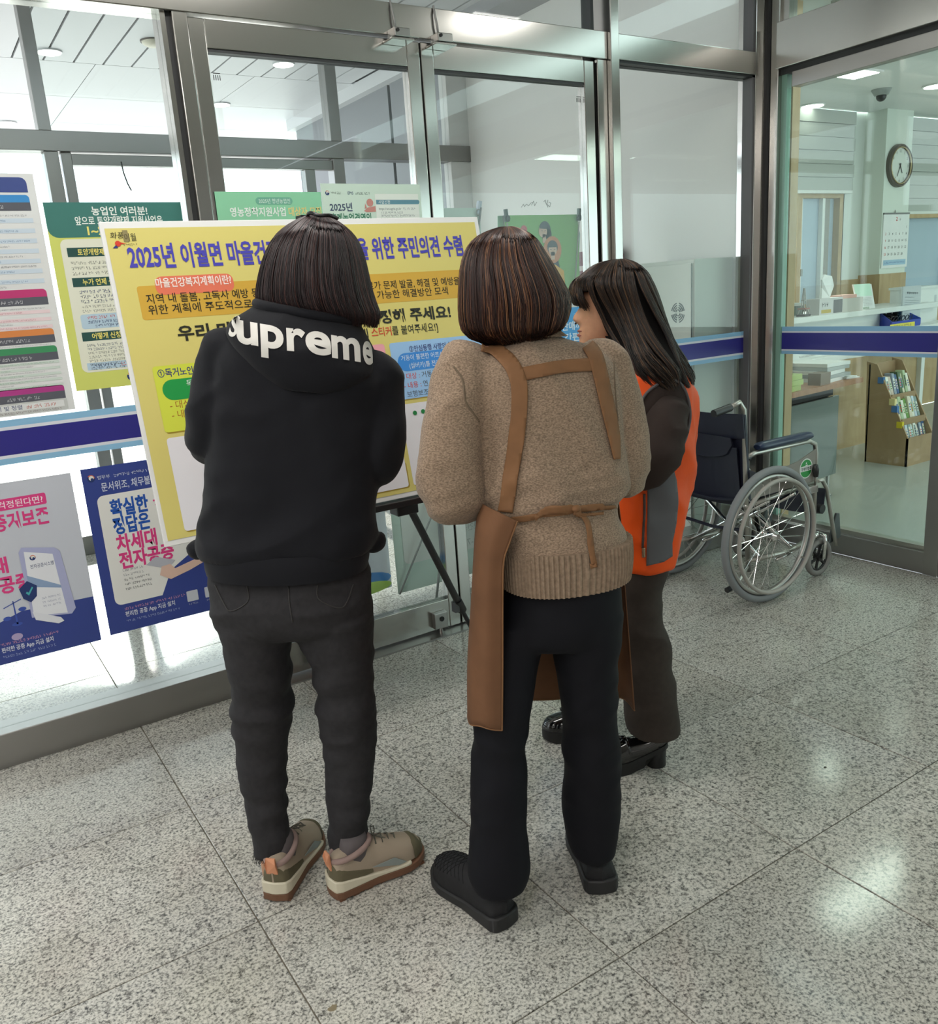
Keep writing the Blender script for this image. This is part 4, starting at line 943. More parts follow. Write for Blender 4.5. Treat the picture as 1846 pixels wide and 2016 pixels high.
pp.poly([(0.195, 0.175), (0.205, 0.205), (0.235, 0.208), (0.25, 0.188), (0.32, 0.205), (0.40, 0.285), (0.40, 0.205), (0.30, 0.170), (0.23, 0.152)], ink('e2bfae'), 6)
for k in range(5): pp.scribble(0.075, 0.165 if k > 1 else 0.15, 0.216-0.017*k, 0.008, ink('8a8c92') if k < 2 else ink('3a3c44'), 3)
pp.scribble(0.06, 0.27, 0.078, 0.009, ink('d49ab8'), 2); pp.text('편리한 공증 App 지금 설치', 0.06, 0.055, 0.015, ink('e8ebf6'), 2, w=0.17, bold=0.012); pp.scribble(0.06, 0.25, 0.033, 0.008, ink('aab6dc'), 2)
for k in range(2): pp.rect(0.275+0.065*k, 0.052, 0.315+0.065*k, 0.092, ink('c9ccd6'), 2, r=0.003); pp.scribble(0.278+0.065*k, 0.312+0.065*k, 0.04, 0.006, ink('c9ccd6'), 2)
pp.flush()
# green recruitment poster on the left door
pp, w, h = poster('poster', 0.966, 1.352, 1.26, 1.800, 2.996, 'mint green farmer recruitment poster above the notice board', ink('8fcfa8'))
pp.rect(0.14, h-0.042, 0.275, h-0.018, ink('6fae96'), 1, r=0.012); pp.text('2025년 청년농업인', w*0.54, h-0.037, 0.013, ink('dfeee6'), 2, w=0.115, align='c')
pp.text('영농정착지원사업', 0.045, h-0.078, 0.024, ink('f0f6f0'), 2, w=0.20, bold=0.02); pp.text('대상자 모집', 0.256, h-0.078, 0.024, ink('e8d58a'), 2, w=0.125, bold=0.02)
pp.scribble(0.11, 0.30, h-0.105, 0.013, ink('2c5c46'), 2); pp.rect(0.03, 0.05, w-0.03, h-0.16, ink('e6efe6'), 1, r=0.01); pp.flush()
# successor farmer poster across the stile
pp, w, h = poster('poster', 1.353, 1.766, 1.24, 1.829, 2.994, 'pale green poster headed 2025년 with a small red farm drawing', ink('cfe2d4'))
pp.rect(0.215, 0.02, w-0.012, h-0.035, ink('e6ece4'), 1)
gov(pp, 0.024, h-0.032, 0.008, 2); pp.scribble(0.038, 0.082, h-0.036, 0.008, ink('8a9a90'), 2); pp.text('EPIS', 0.105, h-0.037, 0.010, NB, 2); pp.scribble(0.135, 0.20, h-0.037, 0.008, ink('6a7a72'), 2)
pp.text('2025년', 0.028, h-0.093, 0.024, ink('3c4666'), 2, w=0.09, bold=0.015); pp.text('후계농업경영인', 0.028, h-0.132, 0.026, ink('2f7a5a'), 2, w=0.165, bold=0.02)
R1 = ink('c98a80'); pp.disc(0.192, h-0.066, 0.014, R1, 2, seg=16); pp.poly([(0.165, h-0.095), (0.18, h-0.083), (0.214, h-0.078), (0.214, h-0.098), (0.175, h-0.1)], R1, 2); pp.poly([(0.168, h-0.088), (0.172, h-0.068), (0.178, h-0.084)], R1, 2)
pp.rect(0.218, h-0.072, 0.405, h-0.056, ink('5f8fa0'), 2, r=0.008, corners=(1, 1, 0, 0)); pp.text('사업신청', 0.228, h-0.069, 0.010, ink('e8f0ee'), 3); pp.text('https://uni.agrix.go.kr', 0.228, h-0.092, 0.009, ink('6a7478'), 2, w=0.095); pp.scribble(0.33, 0.395, h-0.092, 0.008, ink('8a9296'), 2)
for k in range(3): pp.scribble(0.235, 0.33+0.055*(k == 1), h-0.105-0.011*k, 0.007, ink('8a9296'), 2)
pp.flush()
# blue poster on the right door, mostly behind the apron wearer
pp, w, h = poster('poster', 2.18, 2.604, 0.86, 1.352, 3.0, 'bright blue poster with white lettering low on the right door', ink('49a0de'))
pp.rect(0, h-0.03, w, h, ink('d6dcdc'), 1); pp.scribble(0.33, w-0.01, h-0.062, 0.006, ink('c8e0f2'), 2); pp.text('신청부터 판매까지', w-0.012, h-0.125, 0.03, ink('dcecf8'), 2, w=0.32, align='r', bold=0.02); pp.text('쉽고 간편한', w-0.012, h-0.175, 0.03, ink('dcecf8'), 2, w=0.25, align='r', bold=0.02); pp.flush()

# ================================================================== stands in the vestibule
ROD = mat('grey_rod', (0.34, 0.35, 0.35), 0.35, 0.6)
def xbanner(name, label, corners, foot, body, group='banner stands in the vestibule'):
    tl, tr, br, bl = [Vector(c) for c in corners]; ctr = (tl+tr+br+bl)/4
    t = thing(name, label, 'banner stand', (foot[0], foot[1], 0), group)
    n = (tr-tl).cross(bl-tl).normalized()
    MB().prism([bl, br, tr, tl], n*0.003).build('sheet', body, t)
    hub = Vector((foot[0], foot[1], 0.62)); back = hub+Vector((0, 0, 0))
    for c in (tl, tr, bl, br): MB().tube([hub, c+Vector((0, 0.012 if foot[1] > c.y else -0.012, 0))], 0.005, 6).build('rod', ROD, t, smooth=True)
    MB().tube([hub+Vector((0, 0, 0.08)), hub], 0.012, 8).build('hub', BLACKP, t)
    for dx in (-0.22, 0.22): MB().tube([hub, (foot[0]+dx, foot[1]+(0.14 if foot[1] > ctr.y else -0.14), 0.006)], 0.006, 6).build('leg', ROD, t, smooth=True)
    return t
# mint stand seen from behind, its print showing through reversed
Yb = 3.36
t = xbanner('banner_stand', 'pale mint banner stand seen from behind through the door glass', [(1.70, Yb, 1.782), (2.285, Yb, 1.782), (2.285, Yb, 0.08), (1.70, Yb, 0.08)], (1.99, 3.30), ink('cfe0d6'))
pm = Plane2((1.70, Yb-0.002, 0.08), (1, 0, 0), (0, 0, 1), t); pm.step = 0.0006
pm.rect(0.045, 0.13, 0.575, 0.9, ink('e6e6e2'), 1, r=0.03); 
for k, (s, v, hh_) in enumerate((('진천군 보건소', 0.455, 0.03), ('건강생활 지원', 0.38, 0.026), ('신청 및 접수', 0.30, 0.028), ('보건소 방문', 0.225, 0.028), ('539-7330~4', 0.15, 0.034))): pm.text(s, 0.50-0.03*(k % 2), v-0.0, hh_, ink('b4b6b2'), 2, align='r', mirror=True)
pm.text('보건소', 0.37, 0.052, 0.036, ink('8f9bd2'), 2, align='r', mirror=True, bold=0.02); pm.flush()
MB().tube([(2.275, Yb, 1.755), (2.287, Yb, 1.81)], 0.012, 8).build('clip', mat('pale_blue_plastic', (0.55, 0.62, 0.74), 0.4), t)
MB().torus((2.272, Yb-0.01, 1.762), (0, 1, 0), 0.012, 0.003, 14, 5).build('eyelet', STEELD, t)
# white stand further left with blue and green waves, from behind
t = xbanner('banner_stand', 'white banner stand with blue wave, low behind the left door glass', [(1.13, 3.42, 1.75), (1.70, 3.42, 1.75), (1.70, 3.42, 0.10), (1.13, 3.42, 0.10)], (1.42, 3.54), ink('dfe2ee'))
pm = Plane2((1.13, 3.418, 0.10), (1, 0, 0), (0, 0, 1), t); pm.step = 0.0006
pm.disc(0.33, 0.055, 0.24, ink('4f8fd6'), 1, sy=0.2); pm.disc(0.42, 0.02, 0.15, ink('b8dc6a'), 2, sy=0.2); pm.flush()
# green family poster stand facing us
Yg = 3.9; tl, tr = onY((993, 424), Yg), onY((1137, 421), Yg); br = onY((1108, 560), Yg)
x0, x1, z1 = tl.x, tr.x, tl.z; z0 = z1-0.86
t = xbanner('banner_stand', 'green banner stand with drawn faces seen through the right door', [(x0, Yg, z1), (x1, Yg, z1), (x1, Yg, z0), (x0, Yg, z0)], ((x0+x1)/2, Yg+0.14), ink('8fc978'))
MB().prism([(x0-0.03, Yg+0.02, z1+0.0), (x0+0.01, Yg+0.02, z1), (x0, Yg+0.02, z1-0.3), (x0-0.05, Yg+0.02, z1-0.3)], (0, 0.003, 0)).build('backing', ink('9cc6a4'), t)
MB().prism([(x1+0.0, Yg+0.02, z1-0.03), (x1+0.03, Yg+0.02, z1-0.1), (x1-0.01, Yg+0.02, z1-0.5), (x1-0.06, Yg+0.02, z1-0.5)], (0, 0.003, 0)).build('backing', ink('a9c4bc'), t)
for cx in (x0+0.005, x1-0.005):
    MB().tube([(cx, Yg-0.012, z1-0.035), (cx+0.006*(1 if cx > x0+0.2 else -1), Yg-0.012, z1+0.03)], 0.012, 8).build('clip', mat('dark_green_clip', (0.05, 0.08, 0.075), 0.4), t, smooth='auto')
    MB().torus((cx, Yg-0.02, z1-0.018), (0, 1, 0), 0.014, 0.004, 14, 5).build('eyelet', BLACKP, t)
MB().tube([(x0+0.004, Yg-0.014, z1-0.04), (x0+0.035, Yg-0.014, z1-0.75)], 0.004, 6).build('front_wire', STEELD, t); MB().tube([(x1-0.004, Yg-0.014, z1-0.04), (x1-0.10, Yg-0.014, z1-0.75)], 0.004, 6).build('front_wire', STEELD, t)
pg = Plane2((x0, Yg-0.0015, z0), (1, 0, 0), (0, 0, 1), t); W_, H_ = x1-x0, z1-z0
HAIR, SKIN, YLW, CIR = ink('4d5560'), ink('ecc9b4'), ink('f0b84a'), ink('e39a72')
def face(u, v, r, hair_long):
    if hair_long:
        pg.disc(u+0.25*r, v+0.15*r, r*1.25, HAIR, 2, sy=1.15); pg.disc(u+0.9*r, v-0.5*r, r*0.75, HAIR, 2, sy=1.2)
    else: pg.disc(u, v+0.25*r, r*1.12, HAIR, 2)
    pg.poly([(u-r*0.35, v-r*1.9), (u+r*0.45, v-r*1.9), (u+r*0.4, v-r*0.5), (u-r*0.3, v-r*0.5)], SKIN, 3); pg.disc(u-(0.2*r if hair_long else 0), v-(0.05*r), r*0.88, SKIN, 3, sy=1.12)
    if not hair_long:
        pg.poly([(u-r*0.95, v+r*0.15), (u+r*0.95, v+r*0.15), (u+r*0.7, v+r*0.85), (u-r*0.7, v+r*0.85)], HAIR, 4)
    else: pg.poly([(u-r*0.9, v+r*0.45), (u+r*0.9, v+r*0.3), (u+r*0.7, v+r*1.1), (u-r*0.5, v+r*1.15)], HAIR, 4)
    for s_ in (-0.4, 0.3): pg.rect(u+s_*r-0.16*r, v, u+s_*r+0.16*r, v+0.06*r, HAIR, 5)
f1 = pg.uv((1070, 455)); f2 = pg.uv((1087, 490))
pg.poly([(f1[0]-0.07, f1[1]-0.26), (f1[0]+0.12, f1[1]-0.26), (f1[0]+0.08, f1[1]-0.10), (f1[0]-0.03, f1[1]-0.08)], HAIR, 1); face(f1[0], f1[1], 0.033, True)
pg.disc(f2[0], f2[1]-0.005, 0.064, CIR, 5, sy=1.15); 
def face2(u, v, r, lay=6):
    pg.disc(u, v+0.25*r, r*1.1, HAIR, lay); pg.poly([(u-r*0.4, v-r*1.7), (u+r*0.4, v-r*1.7), (u+r*0.4, v-r*0.5), (u-r*0.4, v-r*0.5)], SKIN, lay+1); pg.disc(u, v-0.1*r, r*0.86, SKIN, lay+1, sy=1.15); pg.poly([(u-r*0.9, v+r*0.25), (u+r*0.9, v+r*0.25), (u+r*0.7, v+r*1.0), (u-r*0.7, v+r*1.0)], HAIR, lay+2)
    for s_ in (-0.4, 0.4): pg.rect(u+s_*r-0.16*r, v-0.1*r, u+s_*r+0.16*r, v-0.02*r, HAIR, lay+3)
face2(f2[0], f2[1], 0.034); pg.poly([(f2[0]-0.09, f2[1]-0.30), (f2[0]+0.09, f2[1]-0.30), (f2[0]+0.075, f2[1]-0.12), (f2[0]+0.015, f2[1]-0.085), (f2[0]-0.015, f2[1]-0.085), (f2[0]-0.07, f2[1]-0.12)], YLW, 5)
f3 = pg.uv((1031, 452)); pg.disc(f3[0], f3[1], 0.022, ink('e0707a'), 2); pg.flush()
# pencil scribbles on the white vestibule wall
def scrawl(pxs, lab):
    t = MB(); rr = random.Random(len(pxs))
    for run in pxs: t.tube([onX(p, 3.7185) for p in run], 0.0022, 5)
    o = t.build('wall_scribble', mat('pencil_grey', (0.35, 0.34, 0.33), 0.8)); tag(o, lab, 'scribble', 'scribbles on the vestibule wall')
scrawl([[(1026, 408), (1030, 402), (1032, 407), (1036, 402), (1040, 405), (1044, 401)], [(1046, 404), (1050, 396), (1052, 405), (1056, 398)], [(1044, 400), (1048, 399)]], 'left grey pencil scribble on the white vestibule wall')
scrawl([[(1070, 397), (1073, 394), (1074, 399), (1078, 408)], [(1078, 394), (1076, 402), (1082, 407), (1084, 400), (1080, 398)]], 'right grey pencil scribble on the white vestibule wall')
# metal cabinet with fan grille
CABM = mat('cream_steel', (0.60, 0.63, 0.57), 0.45)
cb_ = thing('steel_cabinet', 'pale grey-green steel cabinet with a round fan grille in the vestibule', 'cabinet', (3.56, 3.35, 0))
part('body', 3.42, 3.71, 3.125, 3.62, 0.0, 1.505, m=CABM, p=cb_, bevel=0.004)
d_ = part('door', 3.405, 3.42, 3.135, 3.61, 0.04, 1.485, m=CABM, p=cb_, bevel=0.004); PW[d_.name] = Matrix()
gc = onX((1333, 616), 3.40)
grl = MB()
for k in range(4):
    R_ = 0.016+0.011*k
    for q in range(4):
        a0 = 90*q+12; pts = [(3.4045, gc.y+R_*cos(radians(a0+66*j/8))*0.9, gc.z+R_*sin(radians(a0+66*j/8))) for j in range(9)]
        grl.tube(pts, 0.0032, 5)
grl.build('fan_grille', DARK, d_)
part('door_gap', 3.404, 3.4055, 3.13, 3.133, 0.04, 1.485, m=DARK, p=cb_)
# maroon rounded panel beside the cabinet
mr = thing('maroon_panel', 'maroon rounded panel against the white vestibule wall behind the post', 'panel', (3.69, 4.1, 0))
pts = []
y0, y1, zb_, zt_ = 3.925, 4.33, 1.30, 1.615
for cy_, cz_, a0 in ((y1-0.02, zt_-0.02, 0), (y0+0.05, zt_-0.05, 90)):
    rr_ = 0.02 if a0 == 0 else 0.05
    for k in range(7): a = radians(a0+15*k); pts.append((3.66, cy_+rr_*cos(a), cz_+rr_*sin(a)))
MB().prism(pts+[(3.66, y0, zb_), (3.66, y1, zb_)], (0.03, 0, 0)).build('panel', mat('maroon', '6e2a3a', 0.45), mr)
part('rail', 3.655, 3.66, y0-0.02, y1+0.25, 1.50, 1.53, m=mat('pale_rail', (0.6, 0.5, 0.5), 0.5), p=mr)
for yy in (y0+0.06, y1-0.06): part('leg', 3.665, 3.69, yy-0.012, yy+0.012, 0, 1.3, m=STEELD, p=mr)
# ================================================================== wheelchair
WC = thing('wheelchair', 'folding wheelchair with navy seat and grey tyres parked at the glass wall', 'wheelchair', (3.02, 2.58, 0))
TYRE = mat('grey_tyre', (0.23, 0.24, 0.25), 0.7, bump=(220, 0.2, 0.001)); RIM = mat('wheel_rim', (0.50, 0.49, 0.46), 0.35, 0.7); HANDR = mat('hand_rim_grey', (0.36, 0.34, 0.31), 0.45)
NAVYF = mat('navy_nylon', (0.012, 0.014, 0.030), 0.5, bump=(400, 0.15, 0.0006)); NAVYV = mat('navy_vinyl', (0.020, 0.033, 0.075), 0.3); FRM = mat('silver_frame', (0.46, 0.445, 0.41), 0.32, 0.85); SKIRT = mat('grey_skirt_guard', (0.27, 0.25, 0.22), 0.45)
WX, WR = 3.0, 0.305
def big_wheel(y, side):
    w = MB().torus((WX, y, WR), (0, 1, 0), WR-0.0165, 0.0165, 64, 10).build('rear_wheel', TYRE, WC, smooth=True); PW[w.name] = Matrix()
    MB().torus((WX, y, WR), (0, 1, 0), WR-0.043, 0.010, 56, 8, flat=1.2).build('rim', RIM, w, smooth=True)
    MB().torus((WX, y+side*0.042, WR), (0, 1, 0), WR-0.055, 0.0095, 56, 8).build('hand_rim', HANDR, w, smooth=True)
    for k in range(6):
        a = radians(60*k+25); p = Vector((WX+(WR-0.043)*cos(a), y, WR+(WR-0.043)*sin(a))); q = Vector((WX+(WR-0.055)*cos(a), y+side*0.042, WR+(WR-0.055)*sin(a)))
        MB().tube([p, q], 0.004, 6).build('rim_bracket', RIM, w)
    MB().lathe([(0, -0.045), (0.012, -0.045), (0.024, -0.03), (0.016, -0.02), (0.016, 0.02), (0.024, 0.03), (0.012, 0.045), (0, 0.045)], (WX, y, WR), (0, 1, 0), 18).build('hub', CHROME, w, smooth='auto')
    for k in range(28):
        a = 2*pi*k/28; off = (1 if k % 4 < 2 else -1)*radians(48); s = 1 if k % 2 else -1
        p = (WX+(WR-0.045)*cos(a), y, WR+(WR-0.045)*sin(a)); q = (WX+0.021*cos(a+off), y+s*0.028, WR+0.021*sin(a+off))
        MB().tube([q, p], 0.0014, 4).build('spoke', CHROME, w)
big_wheel(2.31, -1); big_wheel(2.85, 1)
YA, YB = 2.365, 2.795          # side frame planes (near, far)
def side(y, s):
    T = lambda pts, r=0.0115, n='side_frame': MB().tube(pts, r, 10).build(n, FRM, WC, smooth=True)
    T([(2.80, y, 0.885), (2.855, y, 0.90), (2.885, y, 0.865), (2.90, y, 0.62), (2.93, y, 0.14)], 0.0115, 'back_tube')
    g = MB().tube([(2.70, y, 0.872), (2.80, y, 0.885)], [0.016, 0.0165], 12).build('push_handle', BLACKP, WC, smooth='auto')
    T([(2.90, y, 0.655), (2.96, y, 0.668), (3.33, y, 0.665), (3.375, y, 0.645), (3.385, y, 0.60), (3.385, y, 0.20)], 0.011)
    T([(2.90, y, 0.44), (3.385, y, 0.47)]); T([(2.92, y, 0.19), (3.20, y, 0.17), (3.385, y, 0.20)])
    a = MB(); rings = []
    for x, h, w in ((2.972, 0.010, 0.018), (2.982, 0.018, 0.025), (3.02, 0.02, 0.027), (3.30, 0.02, 0.027), (3.33, 0.016, 0.024), (3.337, 0.008, 0.016)):
        rings.append([(x, y+w*cos(2*pi*k/12), 0.692+h*sin(2*pi*k/12)) for k in range(12)])
    a.loft(rings).build('armrest_pad', NAVYV, WC, smooth='auto')
    MB().cyl((2.925, y, 0.655), (2.91, y, 0.652), 0.0125, 12).build('end_cap', BLACKP, WC)
    pts = [(2.905, 0.47), (3.37, 0.475), (3.37, 0.625), (3.25, 0.588), (3.18, 0.578), (3.08, 0.585), (3.0, 0.578), (2.905, 0.545)]
    MB().prism([(x, y+s*0.006, z) for x, z in pts], (0, s*0.004, 0)).build('skirt_guard', SKIRT, WC)
    # brake
    b = MB().tube([(3.36, y+s*0.02, 0.46), (3.355, y+s*0.025, 0.52)], 0.006, 8).build('brake_lever', FRM, WC, smooth=True); PW[b.name] = Matrix()
    MB().tube([(3.355, y+s*0.025, 0.50), (3.35, y+s*0.026, 0.535), (3.345, y+s*0.026, 0.555)], [0.011, 0.016, 0.011], 10).build('brake_grip', BLACKP, b, smooth=True)
    MB().box(3.30, 3.37, y+s*0.01, y+s*0.03, 0.425, 0.46).build('brake_block', CHROME, b, bevel=0.004)
    # caster fork and wheel
    cx, cy = 3.43, y-s*0.0
    f = MB().tube([(3.385, y, 0.20), (3.40, y, 0.205), (3.43, y, 0.205)], 0.012, 10).build('caster_fork', CHROME, WC, smooth=True); PW[f.name] = Matrix()
    for d in (-0.026, 0.026):
        MB().tube([(3.43, y, 0.208), (3.435, y+d, 0.20), (3.44, y+d, 0.17), (3.43, y+d, 0.09)], 0.0075, 8, flat=1.5).build('fork_blade', CHROME, f, smooth=True)
    w = MB().torus((3.43, y, 0.092), (0, 1, 0), 0.078, 0.0145, 32, 8).build('caster_wheel', mat('caster_tyre', (0.26, 0.25, 0.24), 0.6), WC, smooth=True); PW[w.name] = Matrix()
    MB().torus((3.43, y, 0.092), (0, 1, 0), 0.062, 0.006, 24, 6).build('caster_rim', BLACKP, w, smooth=True); MB().cyl((3.43, y-0.016, 0.092), (3.43, y+0.016, 0.092), 0.018, 14).build('caster_hub', BLACKP, w)
    for k in range(6):
        t = 2*pi*k/6+0.3; MB().tube([(3.43+0.014*cos(t), y, 0.092+0.014*sin(t)), (3.43+0.062*cos(t), y, 0.092+0.062*sin(t))], 0.0075, 6).build('caster_spoke', BLACKP, w)
    # swing-away leg rest
    T([(3.385, y, 0.47), (3.44, y, 0.465), (3.475, y, 0.42), (3.55, y, 0.17), (3.565, y, 0.12)], 0.010, 'leg_rest_tube')
    MB().cyl((3.43, y-0.014, 0.33), (3.43, y+0.014, 0.33), 0.022, 14).build('release_knob', BLACKP, WC)
    o = -s
    MB().prism([(3.52, y+o*0.01, 0.13), (3.62, y+o*0.01, 0.15), (3.61, y+o*0.015, 0.27), (3.585, y+o*0.015, 0.275), (3.545, y+o*0.012, 0.18)], (0, o*0.012, 0)).build('foot_plate', mat('grey_footplate', (0.07, 0.085, 0.085), 0.4), WC, bevel=0.004)
side(YA, -1); side(YB, 1)
# cross brace, seat, back
for a, b in (((3.02, YA, 0.17), (3.06, YB, 0.44)), ((3.02, YB, 0.17), (3.06, YA, 0.44)), ((3.24, YA, 0.17), (3.24, YB, 0.44)), ((3.24, YB, 0.17), (3.24, YA, 0.44))):
    MB().tube([a, b], 0.010, 8).build('cross_brace', CHROME, WC, smooth=True)
rings = []
for i in range(9):
    v = i/8; y = YA+(YB-YA)*v; sag = -0.03*sin(pi*v)
    rings.append([(2.91, y, 0.47+sag), (3.36, y, 0.485+sag), (3.36, y, 0.495+sag), (2.91, y, 0.48+sag)])
MB().loft(rings).build('seat', NAVYF, WC)
def sling(x0, x1, z0, z1, dx, th, ya, yb, name, m_, sag=0.03, n=10, bot=0.02, ph=0.0):
    rings = []
    for i in range(n+1):
        v = i/n; y = ya+(yb-ya)*v; b = sag*sin(pi*v)
        zz0 = z0-bot*sin(pi*v)
        rings.append([(x0+b, y, zz0), (x1+b, y, z1-0.012*sin(pi*v)), (x1+b-th, y, z1-0.012*sin(pi*v)), (x0+b-th, y, zz0)])
    return MB().loft(rings).build(name, m_, WC, smooth='auto')
sling(2.93, 2.885, 0.44, 0.845, 0, 0.012, YA-0.012, YB+0.012, 'backrest', NAVYF, 0.025)
sling(2.878, 2.866, 0.745, 0.85, 0, 0.004, YA-0.014, YB+0.014, 'back_band', NAVYF, 0.02)
pk = MB(); rings = []
for i in range(11):
    v = i/10; y = YA+0.05+(YB-YA-0.10)*v; b = 0.02*sin(pi*v); dz = 0.07*(1-(2*v-1)**2)**0.5
    rings.append([(2.885+b, y, 0.71-dz-0.005), (2.868+b, y, 0.742), (2.862+b, y, 0.742), (2.872+b, y, 0.71-dz)])
pk.loft(rings).build('pocket_flap', NAVYF, WC, smooth='auto')
sling(2.915, 2.882, 0.46, 0.70, 0, 0.006, YA+0.03, YB-0.03, 'back_pocket', NAVYF, 0.025)
MB().tube([(2.91, YA+0.02, 0.33), (2.95, (YA+YB)/2, 0.30), (2.91, YB-0.02, 0.33)], 0.008, 6).build('calf_strap', NAVYF, WC)
sling(3.455, 3.47, 0.30, 0.42, 0, 0.004, YA, YB, 'calf_panel', NAVYF, 0.01)
for y in (YA, YB): MB().tube([(2.93, y, 0.17), (2.86, y, 0.105), (2.82, y, 0.09)], 0.010, 8).build('anti_tip_bar', FRM, WC, smooth=True); MB().tube([(2.82, y, 0.09), (2.79, y, 0.085)], 0.013, 8).build('rubber_tip', BLACKP, WC)
for y in (YA, YB): MB().tube([(3.385, y, 0.20), (3.20, y, 0.155), (3.12, y, 0.15)], 0.008, 8).build('lower_tube', CHROME, WC, smooth=True)
# round green badge on the near skirt guard
sp = Plane2((3.30, YA-0.0108, 0.545), (1, 0, 0), (0, 0, 1), WC, 0.0004); GRB = ink('1f8f3c'); WB = ink('e8ebe6')
sp.disc(0, 0, 0.046, WB, 1, name='badge', seg=28); sp.disc(0, 0, 0.041, GRB, 2, name='badge_field', seg=28); sp.rect(-0.041, -0.012, 0.041, 0.012, WB, 3, name='badge_band')
sp.text('장애인협회', 0, -0.007, 0.012, ink('23302a'), 4, align='c', w=0.07, bold=0.02, name='badge_lettering')
sp.disc(0.0, 0.024, 0.004, WB, 3, name='badge_symbol', seg=10); sp.disc(0.002, 0.017, 0.008, WB, 3, name='badge_symbol', seg=12, a0=180, a1=360); sp.flush()
# ================================================================== people: tools
from mathutils.bvhtree import BVHTree
def ring(pl, pr, D, tb, tf=None, Dl=None, Dr=None, n=32, e=2.2):
    A = onD(pl, Dl if Dl else D); B = onD(pr, Dr if Dr else D); c = (A+B)/2; a = (B-A)/2
    nr = Vector((-a.y, a.x, 0)).normalized(); tf = tb if tf is None else tf
    out = []
    for k in range(n):
        t = 2*pi*k/n; x = cos(t); y = sin(t)
        x = math.copysign(abs(x)**(2/e), x); y = math.copysign(abs(y)**(2/e), y)
        out.append(c + a*x + nr*(y*(tf if y > 0 else tb)))
    return out
def smooth_rings(rings, m=4):
    R_ = np.array([[tuple(p) for p in r] for r in rings]); n = len(R_); out = []
    for i in range(n-1):
        p0, p1, p2, p3 = R_[max(i-1, 0)], R_[i], R_[i+1], R_[min(i+2, n-1)]
        for k in range(m):
            t = k/m
            out.append(0.5*((2*p1)+(-p0+p2)*t+(2*p0-5*p1+4*p2-p3)*t*t+(-p0+3*p1-3*p2+p3)*t**3))
    out.append(R_[-1]); return [[Vector(p) for p in r] for r in out]
def smooth_path(pts, m=5):
    P = np.array([tuple(p) for p in pts]); n = len(P); out = []
    for i in range(n-1):
        p0, p1, p2, p3 = P[max(i-1, 0)], P[i], P[i+1], P[min(i+2, n-1)]
        for k in range(m):
            t = k/m; out.append(0.5*((2*p1)+(-p0+p2)*t+(2*p0-5*p1+4*p2-p3)*t*t+(-p0+3*p1-3*p2+p3)*t**3))
    out.append(P[-1]); return [Vector(p) for p in out]
def limb(b, nodes, m=5, seg=18):      # nodes: (point, radius)
    P = smooth_path([n[0] for n in nodes], m); rr = [float(x) for x in np.interp(np.linspace(0, len(nodes)-1, len(P)), range(len(nodes)), [n[1] for n in nodes])]
    b.tube(P, rr, seg); b.ball(P[0], rr[0], 16, 10); b.ball(P[-1], rr[-1], 16, 10)
def fuse(b, voxel, it=6, lam=0.5):
    me = b.mesh('fuse')
    bm = bmesh.new(); bm.from_mesh(me); bmesh.ops.recalc_face_normals(bm, faces=bm.faces); bm.to_mesh(me); bm.free()
    o = bpy.data.objects.new('fuse', me); COL.objects.link(o)
    md = o.modifiers.new('r', 'REMESH'); md.mode = 'VOXEL'; md.voxel_size = voxel; md.adaptivity = 0
    dg = bpy.context.evaluated_depsgraph_get(); out = bpy.data.meshes.new_from_object(o.evaluated_get(dg))
    bpy.data.objects.remove(o); bpy.data.meshes.remove(me)
    relax(out, it, lam); return out
def relax(me, it, lam=0.5):
    n = len(me.vertices); V = np.empty(n*3); me.vertices.foreach_get('co', V); V = V.reshape(-1, 3)
    E = np.empty(len(me.edges)*2, dtype=np.int64); me.edges.foreach_get('vertices', E); E = E.reshape(-1, 2)
    deg = np.bincount(E.ravel(), minlength=n).astype(float); deg[deg == 0] = 1
    for k in range(it):
        S = np.zeros_like(V)
        for a, b in ((0, 1), (1, 0)):
            for c in range(3): S[:, c] += np.bincount(E[:, a], weights=V[E[:, b], c], minlength=n)
        l = lam if k % 2 == 0 else -lam*0.9
        V = V + l*(S/deg[:, None]-V)
    me.vertices.foreach_set('co', V.ravel()); me.update()
def wrinkle(me, fn):                  # fn(co) -> displacement along the normal
    n = len(me.vertices); N = np.empty(n*3); me.vertices.foreach_get('normal', N); V = np.empty(n*3); me.vertices.foreach_get('co', V)
    N = N.reshape(-1, 3); V = V.reshape(-1, 3); d = np.array([fn(Vector(v)) for v in V])
    me.vertices.foreach_set('co', (V+N*d[:, None]).ravel()); me.update()
def nz(p, s, o=0.0): return noise.noise(Vector((p.x*s[0]+o, p.y*s[1]+o*1.7, p.z*s[2]-o)))
def ridge(v): return 1-abs(v)*2
def cloth(name, me, m, parent):
    me.materials.clear(); me.materials.append(m)
    for p in me.polygons: p.use_smooth = True
    me.name = name; o = add_obj(name, me, parent); return o
def bvh(me): return BVHTree.FromPolygons([v.co.copy() for v in me.vertices], [tuple(p.vertices) for p in me.polygons])
def hit(tree, px, off=0.003, D=None):
    d = ray(px).normalized(); loc, nrm, i, dist = tree.ray_cast(CPOS, d, 8.0)
    if loc is None: return onD(px, D) if D else None
    if nrm.dot(d) > 0: nrm = -nrm
    return loc + nrm*off
